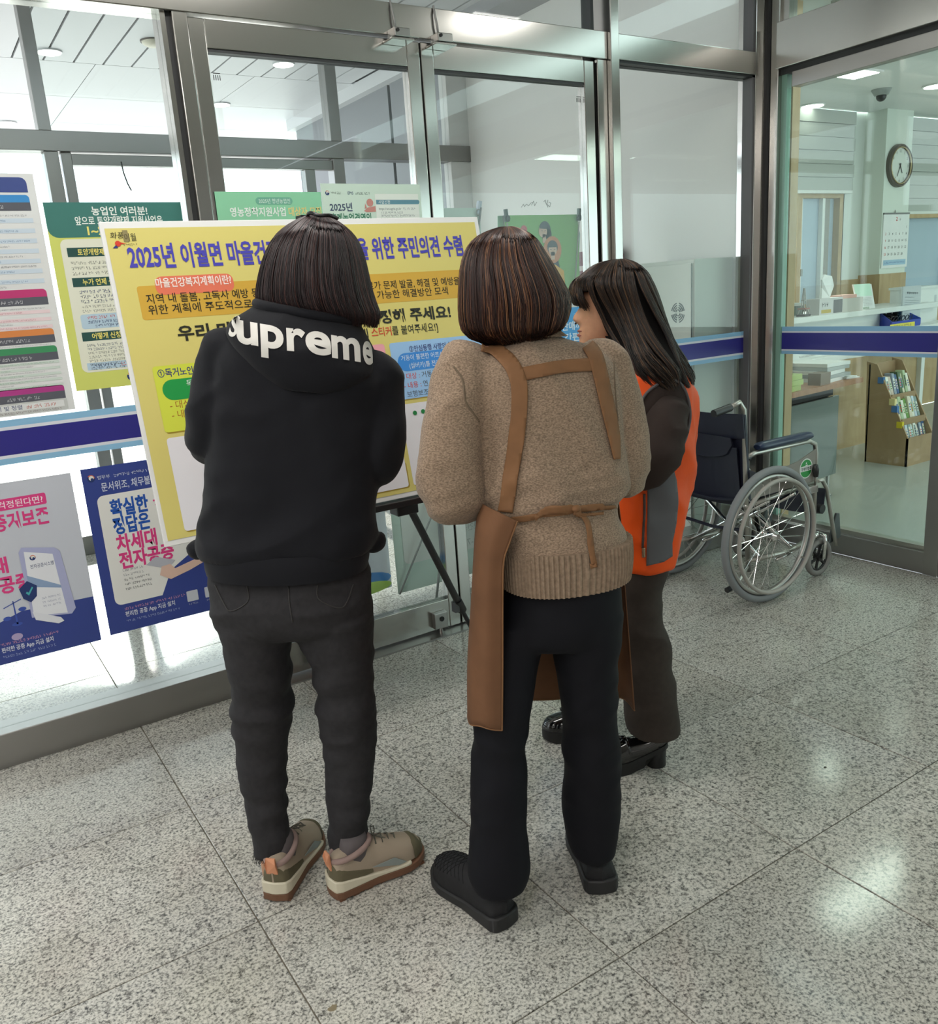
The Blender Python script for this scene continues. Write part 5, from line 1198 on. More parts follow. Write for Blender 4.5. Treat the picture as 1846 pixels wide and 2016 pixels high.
def patch(tree, name, outline, m, parent, off=0.004, step=5, D=None, thick=0.002):
    """a piece of cloth laid on a surface: outline in photo pixels, wrapped on the surface behind it"""
    xs = [p[0] for p in outline]; ys = [p[1] for p in outline]
    bm = bmesh.new(); vs = [bm.verts.new((p[0], p[1], 0)) for p in outline]; bm.faces.new(vs)
    for ax, lo, hi in ((0, min(xs), max(xs)), (1, min(ys), max(ys))):
        c = lo+step
        while c < hi-1:
            co = (c, 0, 0) if ax == 0 else (0, c, 0); no = (1, 0, 0) if ax == 0 else (0, 1, 0)
            bmesh.ops.bisect_plane(bm, geom=bm.verts[:]+bm.edges[:]+bm.faces[:], plane_co=co, plane_no=no); c += step
    bmesh.ops.triangulate(bm, faces=bm.faces)
    for v in bm.verts:
        q = hit(tree, (v.co.x, v.co.y), off, D)
        v.co = q if q is not None else onD((v.co.x, v.co.y), D or 2.0)
    me = bpy.data.meshes.new(name); bm.to_mesh(me); bm.free()
    for p in me.polygons: p.use_smooth = True
    me.materials.append(m); o = add_obj(name, me, parent)
    if thick: sd = o.modifiers.new('s', 'SOLIDIFY'); sd.thickness = thick; sd.offset = 0
    return o
def ribbon_outline(pts, w):
    """outline of a strip of pixel width w (number or per-point list) along pixel points"""
    P = [Vector((p[0], p[1])) for p in [(q.x, q.y) for q in smooth_path([(a, b, 0) for a, b in pts], 6)]]; n = len(P)
    ws = [w]*n if not isinstance(w, (list, tuple)) else list(np.interp(np.linspace(0, len(w)-1, n), range(len(w)), w))
    L_, R_ = [], []
    for i in range(n):
        t = (P[min(i+1, n-1)]-P[max(i-1, 0)]).normalized(); nn = Vector((-t.y, t.x)); L_.append(tuple(P[i]+nn*ws[i]/2)); R_.append(tuple(P[i]-nn*ws[i]/2))
    return L_+R_[::-1]
def seam(tree, name, pts, r, m, parent, off=0.001, D=None, seg=6):
    P = [hit(tree, (q.x, q.y), off, D) for q in smooth_path([(a, b, 0) for a, b in pts], 6)]; P = [p for p in P if p is not None]
    return MB().tube(P, r, seg).build(name, m, parent, smooth=True)

# ------------------------------------------------------------------ head, hands, body
def head_rings(n=48):
    Z = [(-.119, .070, .030, .012), (-.114, .082, .010, .028), (-.104, .087, -.010, .040), (-.088, .086, -.030, .050), (-.072, .085, -.05, .056), (-.055, .083, -.066, .061), (-.035, .082, -.080, .065), (-.012, .081, -.090, .069), (.012, .080, -.096, .072), (.035, .083, -.099, .0745), (.058, .082, -.098, .074), (.078, .072, -.09, .069), (.094, .052, -.072, .056), (.104, .028, -.045, .034), (.108, .010, -.02, .012)]
    zs = np.linspace(Z[0][0], Z[-1][0], 60); A = np.array(Z)
    rings = []
    for z in zs:
        xf, xb, w = [float(np.interp(z, A[:, 0], A[:, c])) for c in (1, 2, 3)]; c = (xf+xb)/2; h = (xf-xb)/2; r = []
        for k in range(n):
            t = 2*pi*k/n; x = c+h*math.copysign(abs(cos(t))**0.9, cos(t)); y = w*math.copysign(abs(sin(t))**0.92, sin(t))
            if cos(t) > 0:
                g = lambda a, s: math.exp(-(a/s)**2)
                d = 0.0
                d += 0.026*g(y, .0115)*(g(z+.030, .017) if z < -.030 else g(z+.030, .026))      # nose
                d += 0.008*g(abs(y)-.015, .009)*g(z+.036, .010)                                   # nostril wings
                d += 0.0075*g(y, .022)*(g(z+.066, .0065)+1.05*g(z+.079, .0065))                    # lips
                d -= 0.004*g(y, .026)*g(z+.0725, .003)
                d += 0.006*g(y, .024)*g(z+.106, .012)                                             # chin
                d -= 0.010*g(abs(y)-.031, .016)*g(z+.001, .012)                                   # eye sockets
                d += 0.005*g(abs(y)-.031, .012)*g(z+.003, .008)                                   # eyeball swell
                d += 0.004*g(abs(y)-.03, .025)*g(z-.020, .008)                                    # brow
                x += d
            r.append((x, y, z))
        rings.append(r)
    return rings
def place_head(b, M):
    k = b.m; b.m = M; b.loft(head_rings())
    for s in (-1, 1):          # ears
        b.ball((-0.012, s*0.074, -0.005), 0.03, 12, 8, (0.55, 0.3, 1.0))
    b.m = k
def frame(o, fwd, up):
    u = Vector(up).normalized(); f = Vector(fwd); f = (f-u*f.dot(u)).normalized(); l = u.cross(f)
    return Matrix(((f.x, l.x, u.x, o[0]), (f.y, l.y, u.y, o[1]), (f.z, l.z, u.z, o[2]), (0, 0, 0, 1)))
def hand(b, wrist, d, palm_n, s=1.0, left=True, curl=0.6):
    """palm plus five jointed fingers; d = direction of the hand, palm_n = the way the palm faces"""
    d = Vector(d).normalized(); pn = Vector(palm_n); pn = (pn-d*pn.dot(d)).normalized(); sd = d.cross(pn)*(1 if left else -1); w = Vector(wrist)
    rings = []
    for t, hw, ht in ((0, .026, .017), (.03, .034, .016), (.06, .040, .014), (.088, .040, .012), (.098, .036, .009)):
        c = w+d*t*s; rings.append([c+sd*(hw*s*cos(2*pi*k/14))+pn*(ht*s*sin(2*pi*k/14)) for k in range(14)])
    b.loft(rings)
    for i, (off, ln) in enumerate(((.029, .068), (.0095, .076), (-.0095, .070), (-.027, .056))):
        p = w+d*.088*s+sd*off*s; pts = [p]; a = 0.15
        for j, f in enumerate((.45, .32, .25)):
            a += curl*(0.5+0.4*j); p = p+(d*cos(a)+pn*sin(a))*ln*f*s; pts.append(p)
        b.tube(pts, [.0095*s, .009*s, .0082*s, .0068*s], 10); b.ball(pts[-1], .0068*s, 8, 6)
    p = w+d*.025*s+sd*.030*s; pts = [p]
    for v, ln in (((0.6, 0.9, 0.25), .035), ((0.8, 0.5, 0.45), .03), ((0.85, 0.2, 0.6), .026)):
        q = d*v[0]+sd*v[1]+pn*v[2]; p = p+q.normalized()*ln*s; pts.append(p)
    b.tube(pts, [.0125*s, .0115*s, .010*s, .0075*s], 10); b.ball(pts[-1], .0075*s, 8, 6)
SKINM = mat('skin', (0.56, 0.295, 0.18), 0.5, var=(60, 0.06))
SKINM.node_tree.nodes['Principled BSDF'].inputs['Subsurface Weight'].default_value = 0.12
SKINM.node_tree.nodes['Principled BSDF'].inputs['Subsurface Radius'].default_value = (0.01, 0.004, 0.002)
def person(label, base, build, voxel=0.006):
    b = MB(); build(b); me = fuse(b, voxel, 4)
    me.name = 'person'; me.materials.append(SKINM)
    for p in me.polygons: p.use_smooth = True
    me.transform(Matrix.Translation(-Vector(base)))
    o = bpy.data.objects.new('person', me); COL.objects.link(o); o.location = base; PW[o.name] = Matrix.Translation(Vector(base))
    o['label'] = label; o['category'] = 'person'
    me2 = me.copy(); me2.transform(Matrix.Translation(Vector(base))); return o, bvh(me2)

# ------------------------------------------------------------------ hair
def hair_mat(name, stops, rough=0.42):
    m = bpy.data.materials.new(name); m.use_nodes = True; nt = m.node_tree; b = nt.nodes['Principled BSDF']
    g = nt.nodes.new('ShaderNodeNewGeometry'); r = nt.nodes.new('ShaderNodeValToRGB'); e = r.color_ramp.elements
    e[0].position, e[0].color = stops[0][0], (*stops[0][1], 1); e[1].position, e[1].color = stops[-1][0], (*stops[-1][1], 1)
    for p, c in stops[1:-1]: k = e.new(p); k.color = (*c, 1)
    nt.links.new(g.outputs['Random Per Island'], r.inputs[0]); nt.links.new(r.outputs[0], b.inputs['Base Color'])
    b.inputs['Roughness'].default_value = rough; b.inputs['Specular IOR Level'].default_value = 0.45; b.inputs['Anisotropic'].default_value = 0.5
    return m
def hair(name, rings, n, m, m_base, parent, skip, seed, rad=0.0011, wave=0.0, fray=0.006, inner=0.93, smax=None, curl=0.0, lock=0, lockw=0.0):
    """rings run from the crown down; strands follow them.  skip(t, s) -> True where the face is open"""
    rnd = random.Random(seed); R_ = np.array([[tuple(p) for p in r] for r in rings]); K, N, _ = R_.shape
    cen = R_.mean(axis=1, keepdims=True)
    C0 = cen[K//2, 0]; sv = np.linspace(0, 1, K)
    wv = np.clip((sv-0.2)/0.4, 0, 1); wv = (wv*wv*(3-2*wv))[:, None]; cen = (C0*(1-wv)+cen[:, 0]*wv)[:, None, :]      # pull towards the skull centre near the crown
    sh = cen+(R_-cen)*inner; mb = MB()
    vs = [tuple(p) for r in sh for p in r]; fs = []
    for i in range(K-1):
        for k in range(N):
            k2 = (k+1) % N
            if skip(2*pi*(k+0.5)/N, (i+0.5)/(K-1)): continue
            fs.append((i*N+k, i*N+k2, (i+1)*N+k2, (i+1)*N+k))
    fs.append(tuple(range(N))); mb.add(vs, fs)
    cap = mb.build(name, m_base, parent, smooth=True); PW[cap.name] = Matrix()
    V, F = [], []
    def samp(t, s):
        u = (t/(2*pi)*N) % N; k = int(u); fu = u-k; v = min(max(s, 0), 1)*(K-1); i = min(int(v), K-2); fv = v-i
        a = R_[i, k % N]*(1-fu)+R_[i, (k+1) % N]*fu; b = R_[i+1, k % N]*(1-fu)+R_[i+1, (k+1) % N]*fu
        return a*(1-fv)+b*fv, cen[i, 0]*(1-fv)+cen[i+1, 0]*fv
    locks = [2*pi*rnd.random() for _ in range(lock)] if lock else None
    for _ in range(n):
        t0 = 2*pi*rnd.random()
        if locks:
            near = min(locks, key=lambda L: abs((t0-L+pi) % (2*pi)-pi)); dt = ((near-t0+pi) % (2*pi)-pi)
        s0 = 0.02*rnd.random() if rnd.random() < 0.82 else 0.3*rnd.random(); s1 = 0.90+0.13*rnd.random(); depth = inner+(1.0-inner)*(0.25+0.85*rnd.random())
        fr = fray*rnd.gauss(0, 1)*0.6; ph = 6.28*rnd.random(); pts = []; M_ = 19; dr = 0.05*rnd.gauss(0, 1); ok = True
        for j in range(M_):
            s = s0+(s1-s0)*(j/(M_-1))**1.6; t = t0+dr*s
            if locks: t += dt*min(1, s*1.3)*lockw + curl*s*s*sin(10*s+near*5)
            if skip(t % (2*pi), s): ok = j > 6; break
            p, c = samp(t, min(s, 1.0)); p = c+(p-c)*(depth+fr*s*s*8)
            if s > 1.0: p = p+np.array((0, 0, -0.25*(s-1.0)))
            if wave:
                q = locks and near*3 or ph
                p = p+(p-c)/max(np.linalg.norm(p-c), 1e-6)*wave*s*sin(9*s+q)+np.array((0, 0, 1))*0
            pts.append(Vector(p))
        if not ok or len(pts) < 4: continue
        P = pts; nP = len(P); k0 = len(V)
        for j, p in enumerate(P):
            tg = (P[min(j+1, nP-1)]-P[max(j-1, 0)]).normalized(); a = tg.orthogonal().normalized(); b = tg.cross(a)
            w = rad*(0.75 if j == 0 else 1.0 if j < nP-2 else 0.45)
            for q in range(3): an = 2.094*q; V.append(tuple(p+(a*cos(an)+b*sin(an))*w))
        for j in range(nP-1):
            for q in range(3): q2 = (q+1) % 3; F.append((k0+j*3+q, k0+j*3+q2, k0+j*3+3+q2, k0+j*3+3+q))
    me = bpy.data.meshes.new('hair_strands'); me.from_pydata(V, [], F); me.update(); me.materials.append(m)
    for p in me.polygons: p.use_smooth = True
    o = add_obj('hair_strands', me, cap); o['kind'] = 'stuff'
    return cap

# ------------------------------------------------------------------ shoes
def shoe_frame(heel, toe): d = Vector((toe.x-heel.x, toe.y-heel.y, 0)); return frame((heel.x, heel.y, 0), d, (0, 0, 1)), d.length
def outline(L, wmax=0.047, n=40):
    A = [(0, .012), (.02, .58), (.08, .74), (.25, .76), (.45, .76), (.62, .92), (.74, 1.0), (.86, .90), (.95, .58), (.99, .28), (1.0, .02)]
    xs = np.array([a[0] for a in A]); ws = np.array([a[1] for a in A])
    t = (1-np.cos(np.linspace(0, pi, n)))/2
    return [(float(x*L), float(np.interp(x, xs, ws)*wmax)) for x in t]
def sole_part(name, M, L, wmax, z0, z1, m, parent, grow=0.0, heel_up=0.0, x0=0.0, x1=1.0, lugs=0, toe_up=0.008, bevel=0.003):
    o = [(x, w) for x, w in outline(L, wmax) if x0*L-1e-6 <= x <= x1*L+1e-6]
    up = lambda x: toe_up*max(0, (x/L-0.75)/0.25)**2
    pts = [(x+grow*(x/L-0.5)*2, w+grow) for x, w in o]; poly = [(x, w) for x, w in pts]+[(x, -w) for x, w in pts[::-1]]
    b = MB(); b.m = M; n = len(poly)
    lo = [(x, y, z0+up(x)) for x, y in poly]; hi = [(x, y, z1+up(x)+heel_up*max(0, 1-x/(0.5*L))) for x, y in poly]
    b.add(lo+hi, [tuple(reversed(range(n))), tuple(range(n, 2*n))]+[(i, (i+1) % n, (i+1) % n+n, i+n) for i in range(n)])
    return b.build(name, m, parent, smooth='auto', bevel=bevel)
def upper_rings(L, wmax, prof, z0, a, b_, off=0.0, n=24, m=22):
    xs = np.array([p[0] for p in prof]); zs = np.array([p[1] for p in prof]); O = outline(L, wmax); ox = np.array([o[0] for o in O]); ow = np.array([o[1] for o in O])
    R_ = []
    for i in range(m+1):
        x = (a+(b_-a)*i/m)*L; w = float(np.interp(x, ox, ow))*0.97+off; h = float(np.interp(x/L, xs, zs))+off; r = []
        for k in range(n):
            t = pi*k/(n-1); r.append((x, w*math.copysign(abs(cos(t))**0.75, cos(t)), z0+h*sin(t)**0.8))
        R_.append(r)
    return R_
def shell(name, R_, M, m, parent, thick=0.0, close=True):
    b = MB(); b.m = M; n = len(R_[0]); vs = [p for r in R_ for p in r]; fs = []
    for i in range(len(R_)-1):
        for k in range(n-1): fs.append((i*n+k, i*n+k+1, (i+1)*n+k+1, (i+1)*n+k))
    b.add(vs, fs)
    if close: b.f.append(tuple(range(n))); b.f.append(tuple(range((len(R_)-1)*n, len(R_)*n)))
    o = b.build(name, m, parent, smooth=True)
    return o
# ================================================================== person in the black hoodie
HOOD = mat('black_fleece', (0.0072, 0.0077, 0.0112), 0.85, spec=0.25, sheen=0.06, bump=(300, 0.2, 0.001))
JEAN = mat('charcoal_denim', (0.026, 0.025, 0.028), 0.85, spec=0.3, var=(70, 0.16), bump=(500, 0.15, 0.0008))
def A_(px, D): return onD(px, D)
def d_back(px, tree, D): return D
# --- body
P1D = dict(hip=1.92, chest=1.98, neck=2.02, head=2.06)
h1c = onD((632, 548), 2.055)
head1 = frame((h1c.x, h1c.y, h1c.z), HD+HR*0.15+Vector((0, 0, -0.25)), Vector((0.03, 0.06, 1)))
def arms1(r):
    return ([(A_((452, 700), 1.985), r*1.12), (A_((434, 745), 1.975), r*1.05), (A_((421, 800), 1.955), r), (A_((411, 852), 1.955), r*0.96), (A_((417, 868), 2.02), r*0.93), (A_((432, 872), 2.12), r*0.84), (A_((452, 866), 2.24), r*0.66)],
            [(A_((738, 745), 1.995), r*1.12), (A_((744, 790), 1.975), r*1.05), (A_((747, 850), 1.955), r), (A_((741, 902), 1.955), r*0.97), (A_((733, 912), 2.03), r*0.93), (A_((716, 905), 2.14), r*0.82), (A_((694, 890), 2.26), r*0.66)])
def body1(b):
    place_head(b, head1)
    limb(b, [(onD((630, 570), 2.045), .050), (onD((618, 620), 2.02), .055), (onD((600, 690), 2.0), .085), (onD((590, 800), 1.985), .095), (onD((578, 980), 1.96), .095), (onD((572, 1100), 1.94), .09), (onD((574, 1165), 1.925), .08)])
    L_, R_ = arms1(0.042)
    limb(b, [(onD((600, 690), 1.97), .06)]+L_); limb(b, [(onD((600, 690), 1.97), .06)]+R_)
    hand(b, L_[-1][0], HD+HR*0.3, -HR*0+Vector((0, 0, -0.4))+HR, 0.95, True); hand(b, R_[-1][0], HD-HR*0.3, -HR+Vector((0, 0, -0.4)), 0.95, False)
    for kn, an, hp in (((516, 1460), (536, 1690), (505, 1230)), ((686, 1440), (682, 1690), (655, 1230))):
        limb(b, [(onD(hp, 1.92), .062), (onD(kn, 1.90), .045), (onD(an, 1.875), .030), (onD((an[0]+6, an[1]+40), 1.885), .026)])
base1 = onZ((600, 1770), 0)
p1, _t = person('person in a black hoodie with white lettering, standing at the yellow board', (base1.x, base1.y, 0), body1, 0.007)
# --- jeans
J = MB()
S = [((413, 1085), (721, 1078), 1.93, .115), ((413, 1115), (724, 1108), 1.93, .122), ((413, 1145), (729, 1138), 1.925, .128), ((415, 1180), (732, 1172), 1.92, .134), ((420, 1215), (734, 1207), 1.918, .13), ((428, 1232), (734, 1224), 1.915, .108), ((462, 1243), (706, 1237), 1.915, .085), ((515, 1250), (645, 1246), 1.915, .05)]
J.loft(smooth_rings([ring(a, b, D, t, n=40) for a, b, D, t in S]))
LG = [((430, 1205), (584, 1205), 1.915, .108), ((437, 1255), (576, 1250), 1.912, .104), ((448, 1301), (572, 1300), 1.908, .098), ((458, 1360), (575, 1352), 1.905, .088), ((461, 1405), (572, 1400), 1.905, .079), ((463, 1450), (568, 1448), 1.903, .070), ((464, 1490), (566, 1488), 1.898, .068), ((471, 1535), (566, 1532), 1.888, .064), ((482, 1575), (567, 1572), 1.88, .057), ((491, 1615), (569, 1612), 1.873, .051), ((498, 1650), (571, 1648), 1.868, .047), ((502, 1676), (573, 1671), 1.866, .046)]
RG = [((578, 1205), (735, 1200), 1.915, .108), ((585, 1255), (737, 1250), 1.912, .104), ((596, 1278), (737, 1275), 1.911, .10), ((611, 1301), (737, 1300), 1.91, .096), ((618, 1342), (733, 1338), 1.905, .088), ((626, 1397), (734, 1393), 1.903, .080), ((632, 1445), (741, 1443), 1.90, .073), ((637, 1500), (739, 1497), 1.895, .068), ((640, 1545), (733, 1545), 1.888, .062), ((644, 1595), (728, 1592), 1.88, .054), ((647, 1640), (722, 1640), 1.873, .048), ((650, 1674), (716, 1672), 1.87, .046)]
for G in (LG, RG): J.loft(smooth_rings([ring(a, b, D, t, n=32) for a, b, D, t in G]))
jm = fuse(J, 0.0065, 8)
def jw(p):
    z = p.z; k = math.exp(-((z-0.47)/0.10)**2)+0.8*math.exp(-((z-0.75)/0.05)**2)+0.55*math.exp(-((z-0.16)/0.09)**2)+0.18
    return 0.0125*k*ridge(nz(p, (5, 5, 17), 3.1))*0.8+0.004*nz(p, (14, 14, 34), 9)-0.004
wrinkle(jm, jw); relax(jm, 2, 0.3)
jeans = cloth('jeans', jm, JEAN, p1); PW[jeans.name] = Matrix(); jt = bvh(jm)
STCH = mat('denim_stitch', (0.034, 0.031, 0.031), 0.8)
for pts in ([(424, 1152), (440, 1185), (455, 1203), (488, 1184), (486, 1152)], [(625, 1150), (628, 1180), (674, 1196), (695, 1150)]): seam(jt, 'pocket_seam', pts, 0.0016, STCH, jeans)
seam(jt, 'back_seam', [(568, 1155), (570, 1190), (576, 1225)], 0.0016, STCH, jeans); 
for cuff in (LG[-1], RG[-1]):
    fr = MB(); rr = random.Random(4); r_ = ring(cuff[0], cuff[1], cuff[2], cuff[3], n=60)
    for q in r_:
        for _ in range(2): e = Vector((rr.uniform(-.006, .006), rr.uniform(-.006, .006), -rr.uniform(.004, .016))); fr.tube([q+Vector((0, 0, .004)), q+e], 0.0007, 3)
    o = fr.build('frayed_hem', JEAN, jeans); o['kind'] = 'stuff'
# --- hoodie
Hd = MB()
S = [((548, 600), (680, 628), 2.01, .075), ((520, 622), (700, 655), 2.0, .088), ((478, 644), (728, 690), 1.99, .100), ((438, 672), (757, 728), 1.985, .112), ((420, 712), (766, 768), 1.98, .122), ((414, 770), (762, 815), 1.975, .128), ((412, 840), (754, 872), 1.965, .128), ((411, 920), (746, 940), 1.955, .126), ((407, 985), (740, 992), 1.945, .126), ((400, 1040), (738, 1036), 1.935, .130), ((396, 1066), (738, 1060), 1.93, .132), ((404, 1086), (730, 1078), 1.928, .130)]
Hd.loft(smooth_rings([ring(a, b, D, t, n=44, e=2.4) for a, b, D, t in S]))
for L_ in arms1(0.059): limb(Hd, L_, 6, 20)
# pouch bulges at the hem sides
Hd.ball(onD((396, 1083), 1.95), 0.03, 14, 10, (1, 1, 0.8)); Hd.ball(onD((732, 1070), 1.95), 0.032, 14, 10, (1, 1, 0.7))
hm = fuse(Hd, 0.0075, 10)
def hw(p):
    arm = min(1, max(0, ((p-onD((585, 900), 1.95)).dot(HR)**2)/0.03))
    lowr = math.exp(-((p.z-0.93)/0.10)**2)
    return 0.013*(0.4+0.6*lowr)*ridge(nz(p, (4.5, 4.5, 7), 5.5))+0.010*arm*ridge(nz(p, (8, 8, 12), 2.2))*0.6+0.003*nz(p, (18, 18, 22), 1)-0.006
wrinkle(hm, hw); relax(hm, 2, 0.3)
hoodie = cloth('hoodie', hm, HOOD, p1); PW[hoodie.name] = Matrix()
S = [((403, 1070), (731, 1064), 1.928, .130), ((405, 1086), (728, 1080), 1.926, .135), ((407, 1106), (726, 1099), 1.925, .136), ((411, 1121), (723, 1113), 1.924, .133)]
MB().loft(smooth_rings([ring(a, b, D, t, n=60, e=2.3) for a, b, D, t in S], 3)).build('hem_band', mat('black_ribbing', (0.0075, 0.008, 0.0115), 0.85, spec=0.25, sheen=0.06), hoodie, smooth='auto')
# hood folded on the back
Ho = MB()
S = [((512, 598), (700, 632), 2.015, .098), ((490, 610), (714, 650), 2.005, .118), ((460, 630), (734, 684), 1.995, .138), ((450, 652), (741, 708), 1.982, .144), ((464, 680), (738, 726), 1.956, .124), ((484, 706), (730, 742), 1.928, .096), ((512, 736), (702, 760), 1.905, .069), ((552, 762), (655, 776), 1.890, .046)]
Ho.loft(smooth_rings([ring(a, b, D, t, n=40, e=2.2) for a, b, D, t in S]))
hom = fuse(Ho, 0.0065, 8)
wrinkle(hom, lambda p: 0.004*ridge(nz(p, (7, 7, 12), 4.4))-0.002); relax(hom, 2, 0.3)
hood = cloth('hood', hom, HOOD, hoodie); PW[hood.name] = Matrix(); hot = bvh(hom)
MB().tube(ring((508, 597), (704, 633), 2.01, .096, n=40), 0.012, 10, closed=True).build('hood_rim', HOOD, hoodie, smooth=True)
# printed word, letter by letter, laid on the hood
WLET = mat('white_flock', (0.72, 0.70, 0.66), 0.85, bump=(500, 0.2, 0.0006))
for ch, xa, xb, ya, yb in (('S', 450, 465, 659, 663), ('u', 467, 509, 672, 679), ('p', 514, 559, 680, 687), ('r', 565, 602, 688, 692), ('e', 602, 652, 692, 700), ('m', 653, 709, 702, 711), ('e', 714, 733, 713, 717)):
    vs, fs, x0, x1 = glyphs(ch, 0.030, 6); bm = bmesh.new(); bv = [bm.verts.new((x, y, 0)) for x, y in vs]
    for f in fs:
        try: bm.faces.new([bv[i] for i in f])
        except ValueError: pass
    for ax in (0, 1):
        for q in np.arange(-0.4, 1.2, 0.05): bmesh.ops.bisect_plane(bm, geom=bm.verts[:]+bm.edges[:]+bm.faces[:], plane_co=(q, 0, 0) if ax == 0 else (0, q, 0), plane_no=(1, 0, 0) if ax == 0 else (0, 1, 0))
    XH = 49/0.56
    for v in bm.verts:
        f = (v.co.x-x0)/(x1-x0); px = (xa+(xb-xa)*f + (v.co.y*14 if ch == 'S' else -v.co.y*4), ya+(yb-ya)*f - v.co.y*XH*(0.62 if ch == 'S' else 1)); q = hit(hot, px, 0.0016)
        v.co = q if q is not None else onD(px, 1.84)
    me = bpy.data.meshes.new('printed_letter'); bm.to_mesh(me); bm.free(); me.materials.append(WLET); add_obj('printed_letter', me, hood)
# --- hair
def open_front(half, s0):      # face side is away from the camera (t = pi/2)
    return lambda t, s: s > s0 and abs(((t-pi/2+pi) % (2*pi))-pi) < half
HM1 = hair_mat('hair_dark_plum', [(0.0, (0.018, 0.013, 0.016)), (0.55, (0.036, 0.025, 0.028)), (0.85, (0.07, 0.036, 0.036)), (1.0, (0.15, 0.065, 0.055))])
HB1 = mat('hair_base_plum', (0.012, 0.009, 0.010), 0.9, spec=0.1)
S = [((620, 423), (640, 424), 2.05, .012), ((594, 430), (664, 435), 2.048, .05), ((566, 446), (690, 456), 2.045, .085), ((542, 468), (706, 478), 2.042, .105), ((524, 500), (717, 508), 2.04, .118), ((513, 540), (725, 545), 2.035, .122), ((508, 572), (733, 580), 2.03, .120), ((509, 592), (741, 605), 2.025, .115), ((516, 604), (746, 622), 2.025, .105), ((530, 610), (740, 640), 2.03, .095)]
rg = smooth_rings([ring(a, b, D, t, n=48, e=2.1) for a, b, D, t in S], 3)
hr1 = hair('hair', rg, 6500, HM1, HB1, p1, open_front(1.0, 0.45), 3, rad=0.0010, fray=0.004, lock=70, lockw=0.55)
# dark clip on the crown
ck_ = MB().tube(smooth_path([onD((604, 428), 2.02), onD((610, 419), 2.0), onD((628, 424), 1.985), onD((648, 424), 1.99), onD((664, 430), 2.01)], 5), [0.0042]*21, 8).build('hair_clip', mat('clip_black', (0.01, 0.01, 0.012), 0.25), hr1, smooth=True)
# --- trail shoes
BEI, OLV, CRE, GUM, ORG2, SOCK, LACE = mat('beige_mesh', (0.36, 0.29, 0.22), 0.8, bump=(600, 0.3, 0.001)), mat('olive_suede', (0.115, 0.10, 0.058), 0.85), mat('cream_foam', (0.64, 0.59, 0.46), 0.6), mat('gum_rubber', (0.16, 0.075, 0.04), 0.6), mat('apricot_tab', (0.66, 0.29, 0.16), 0.7), mat('grey_sock', (0.11, 0.095, 0.10), 0.9), mat('grey_lace', (0.10, 0.095, 0.075), 0.8)
PROF = [(0, .060), (.06, .078), (.16, .085), (.3, .080), (.42, .086), (.55, .078), (.7, .060), (.85, .046), (.95, .034), (1, .012)]
def sneaker(heel, toe, parent):
    M, L_ = shoe_frame(heel, toe); L_ = 0.258
    s = MB().box(0, 1e-4, 0, 1e-4, 0, 1e-4)
    up = shell('sneaker', upper_rings(L_, 0.046, PROF, 0.032, 0.0, 1.0), M, BEI, parent); PW[up.name] = Matrix()
    sole_part('outsole', M, L_, 0.047, 0.004, 0.025, GUM, up, grow=0.004)
    sole_part('midsole', M, L_, 0.047, 0.024, 0.034, CRE, up, grow=0.0045, heel_up=0.022, x1=0.8)
    shell('heel_counter', upper_rings(L_, 0.046, [(0, .048), (.1, .052), (.2, .042), (.3, .03), (.42, .012)], 0.042, 0.0, 0.40, off=0.0022), M, OLV, up, close=False)
    shell('toe_cap', upper_rings(L_, 0.046, [(.8, .044), (.9, .042), (1, .016)], 0.032, 0.84, 1.0, off=0.002), M, OLV, up, close=False)
    for s_ in (-1, 1):
        b = MB(); b.m = M; b.prism([(0.10, s_*0.0405, 0.06), (0.17, s_*0.046, 0.038), (0.19, s_*0.048, 0.040), (0.16, s_*0.044, 0.062)], (0, s_*0.002, 0)).build('side_panel', mat('pale_teal_panel', (0.25, 0.28, 0.27), 0.7), up)
    b = MB(); b.m = M; rr = []
    for k in range(24):
        t = 2*pi*k/24; rr.append(M @ Vector((0.062+0.052*cos(t), 0.034*sin(t), 0.113+0.012*cos(t)-0.004)))
    MB().tube(rr, 0.0075, 8, closed=True).build('collar', mat('pink_grey_lining', (0.30, 0.21, 0.19), 0.9), up, smooth=True)
    b = MB(); b.m = M; b.prism([(0.001, -0.015, 0.078), (0.001, 0.015, 0.078), (-0.006, 0.014, 0.108), (0.0, 0.012, 0.122), (0.0, -0.012, 0.122), (-0.006, -0.014, 0.108)], (0.005, 0, 0)).build('pull_tab', ORG2, up, bevel=0.001)
    b = MB(); b.m = M; b.loft([[(0.074+0.040*cos(2*pi*k/16)*r, 0.030*sin(2*pi*k/16)*r, z) for k in range(16)] for z, r in ((0.06, 1.0), (0.105, 1.0), (0.125, 0.9), (0.14, 0.8))]).build('sock', SOCK, up, smooth=True)
    b = MB(); b.m = M
    for k in range(5):
        x = 0.105+0.018*k; z = 0.033+float(np.interp(x/L_, [p[0] for p in PROF], [p[1] for p in PROF]))
        b.tube([(x, -0.022, z-0.010), (x+0.006, 0, z+0.003), (x, 0.022, z-0.010)], 0.0022, 5)
    b.build('laces', LACE, up)
    b = MB(); b.m = M
    for s_ in (-1, 1): b.tube([(0.125, 0, 0.118), (0.13, s_*0.02, 0.128), (0.145, s_*0.032, 0.118), (0.138, s_*0.014, 0.114), (0.125, 0, 0.118)], 0.0016, 5)
    b.build('lace_bow', LACE, up)
    b = MB(); b.m = M
    for k in range(7):
        x = 0.008+0.037*k
        for s_ in (-1, 1): b.box(x, x+0.016, s_*0.024-0.012, s_*0.024+0.012, 0.0, 0.006)
    b.build('lugs', GUM, up)
sneaker(onZ((543, 1776), 0), onZ((606, 1656), 0.02), p1)
sneaker(onZ((652, 1764), 0), onZ((800, 1682), 0.02), p1)
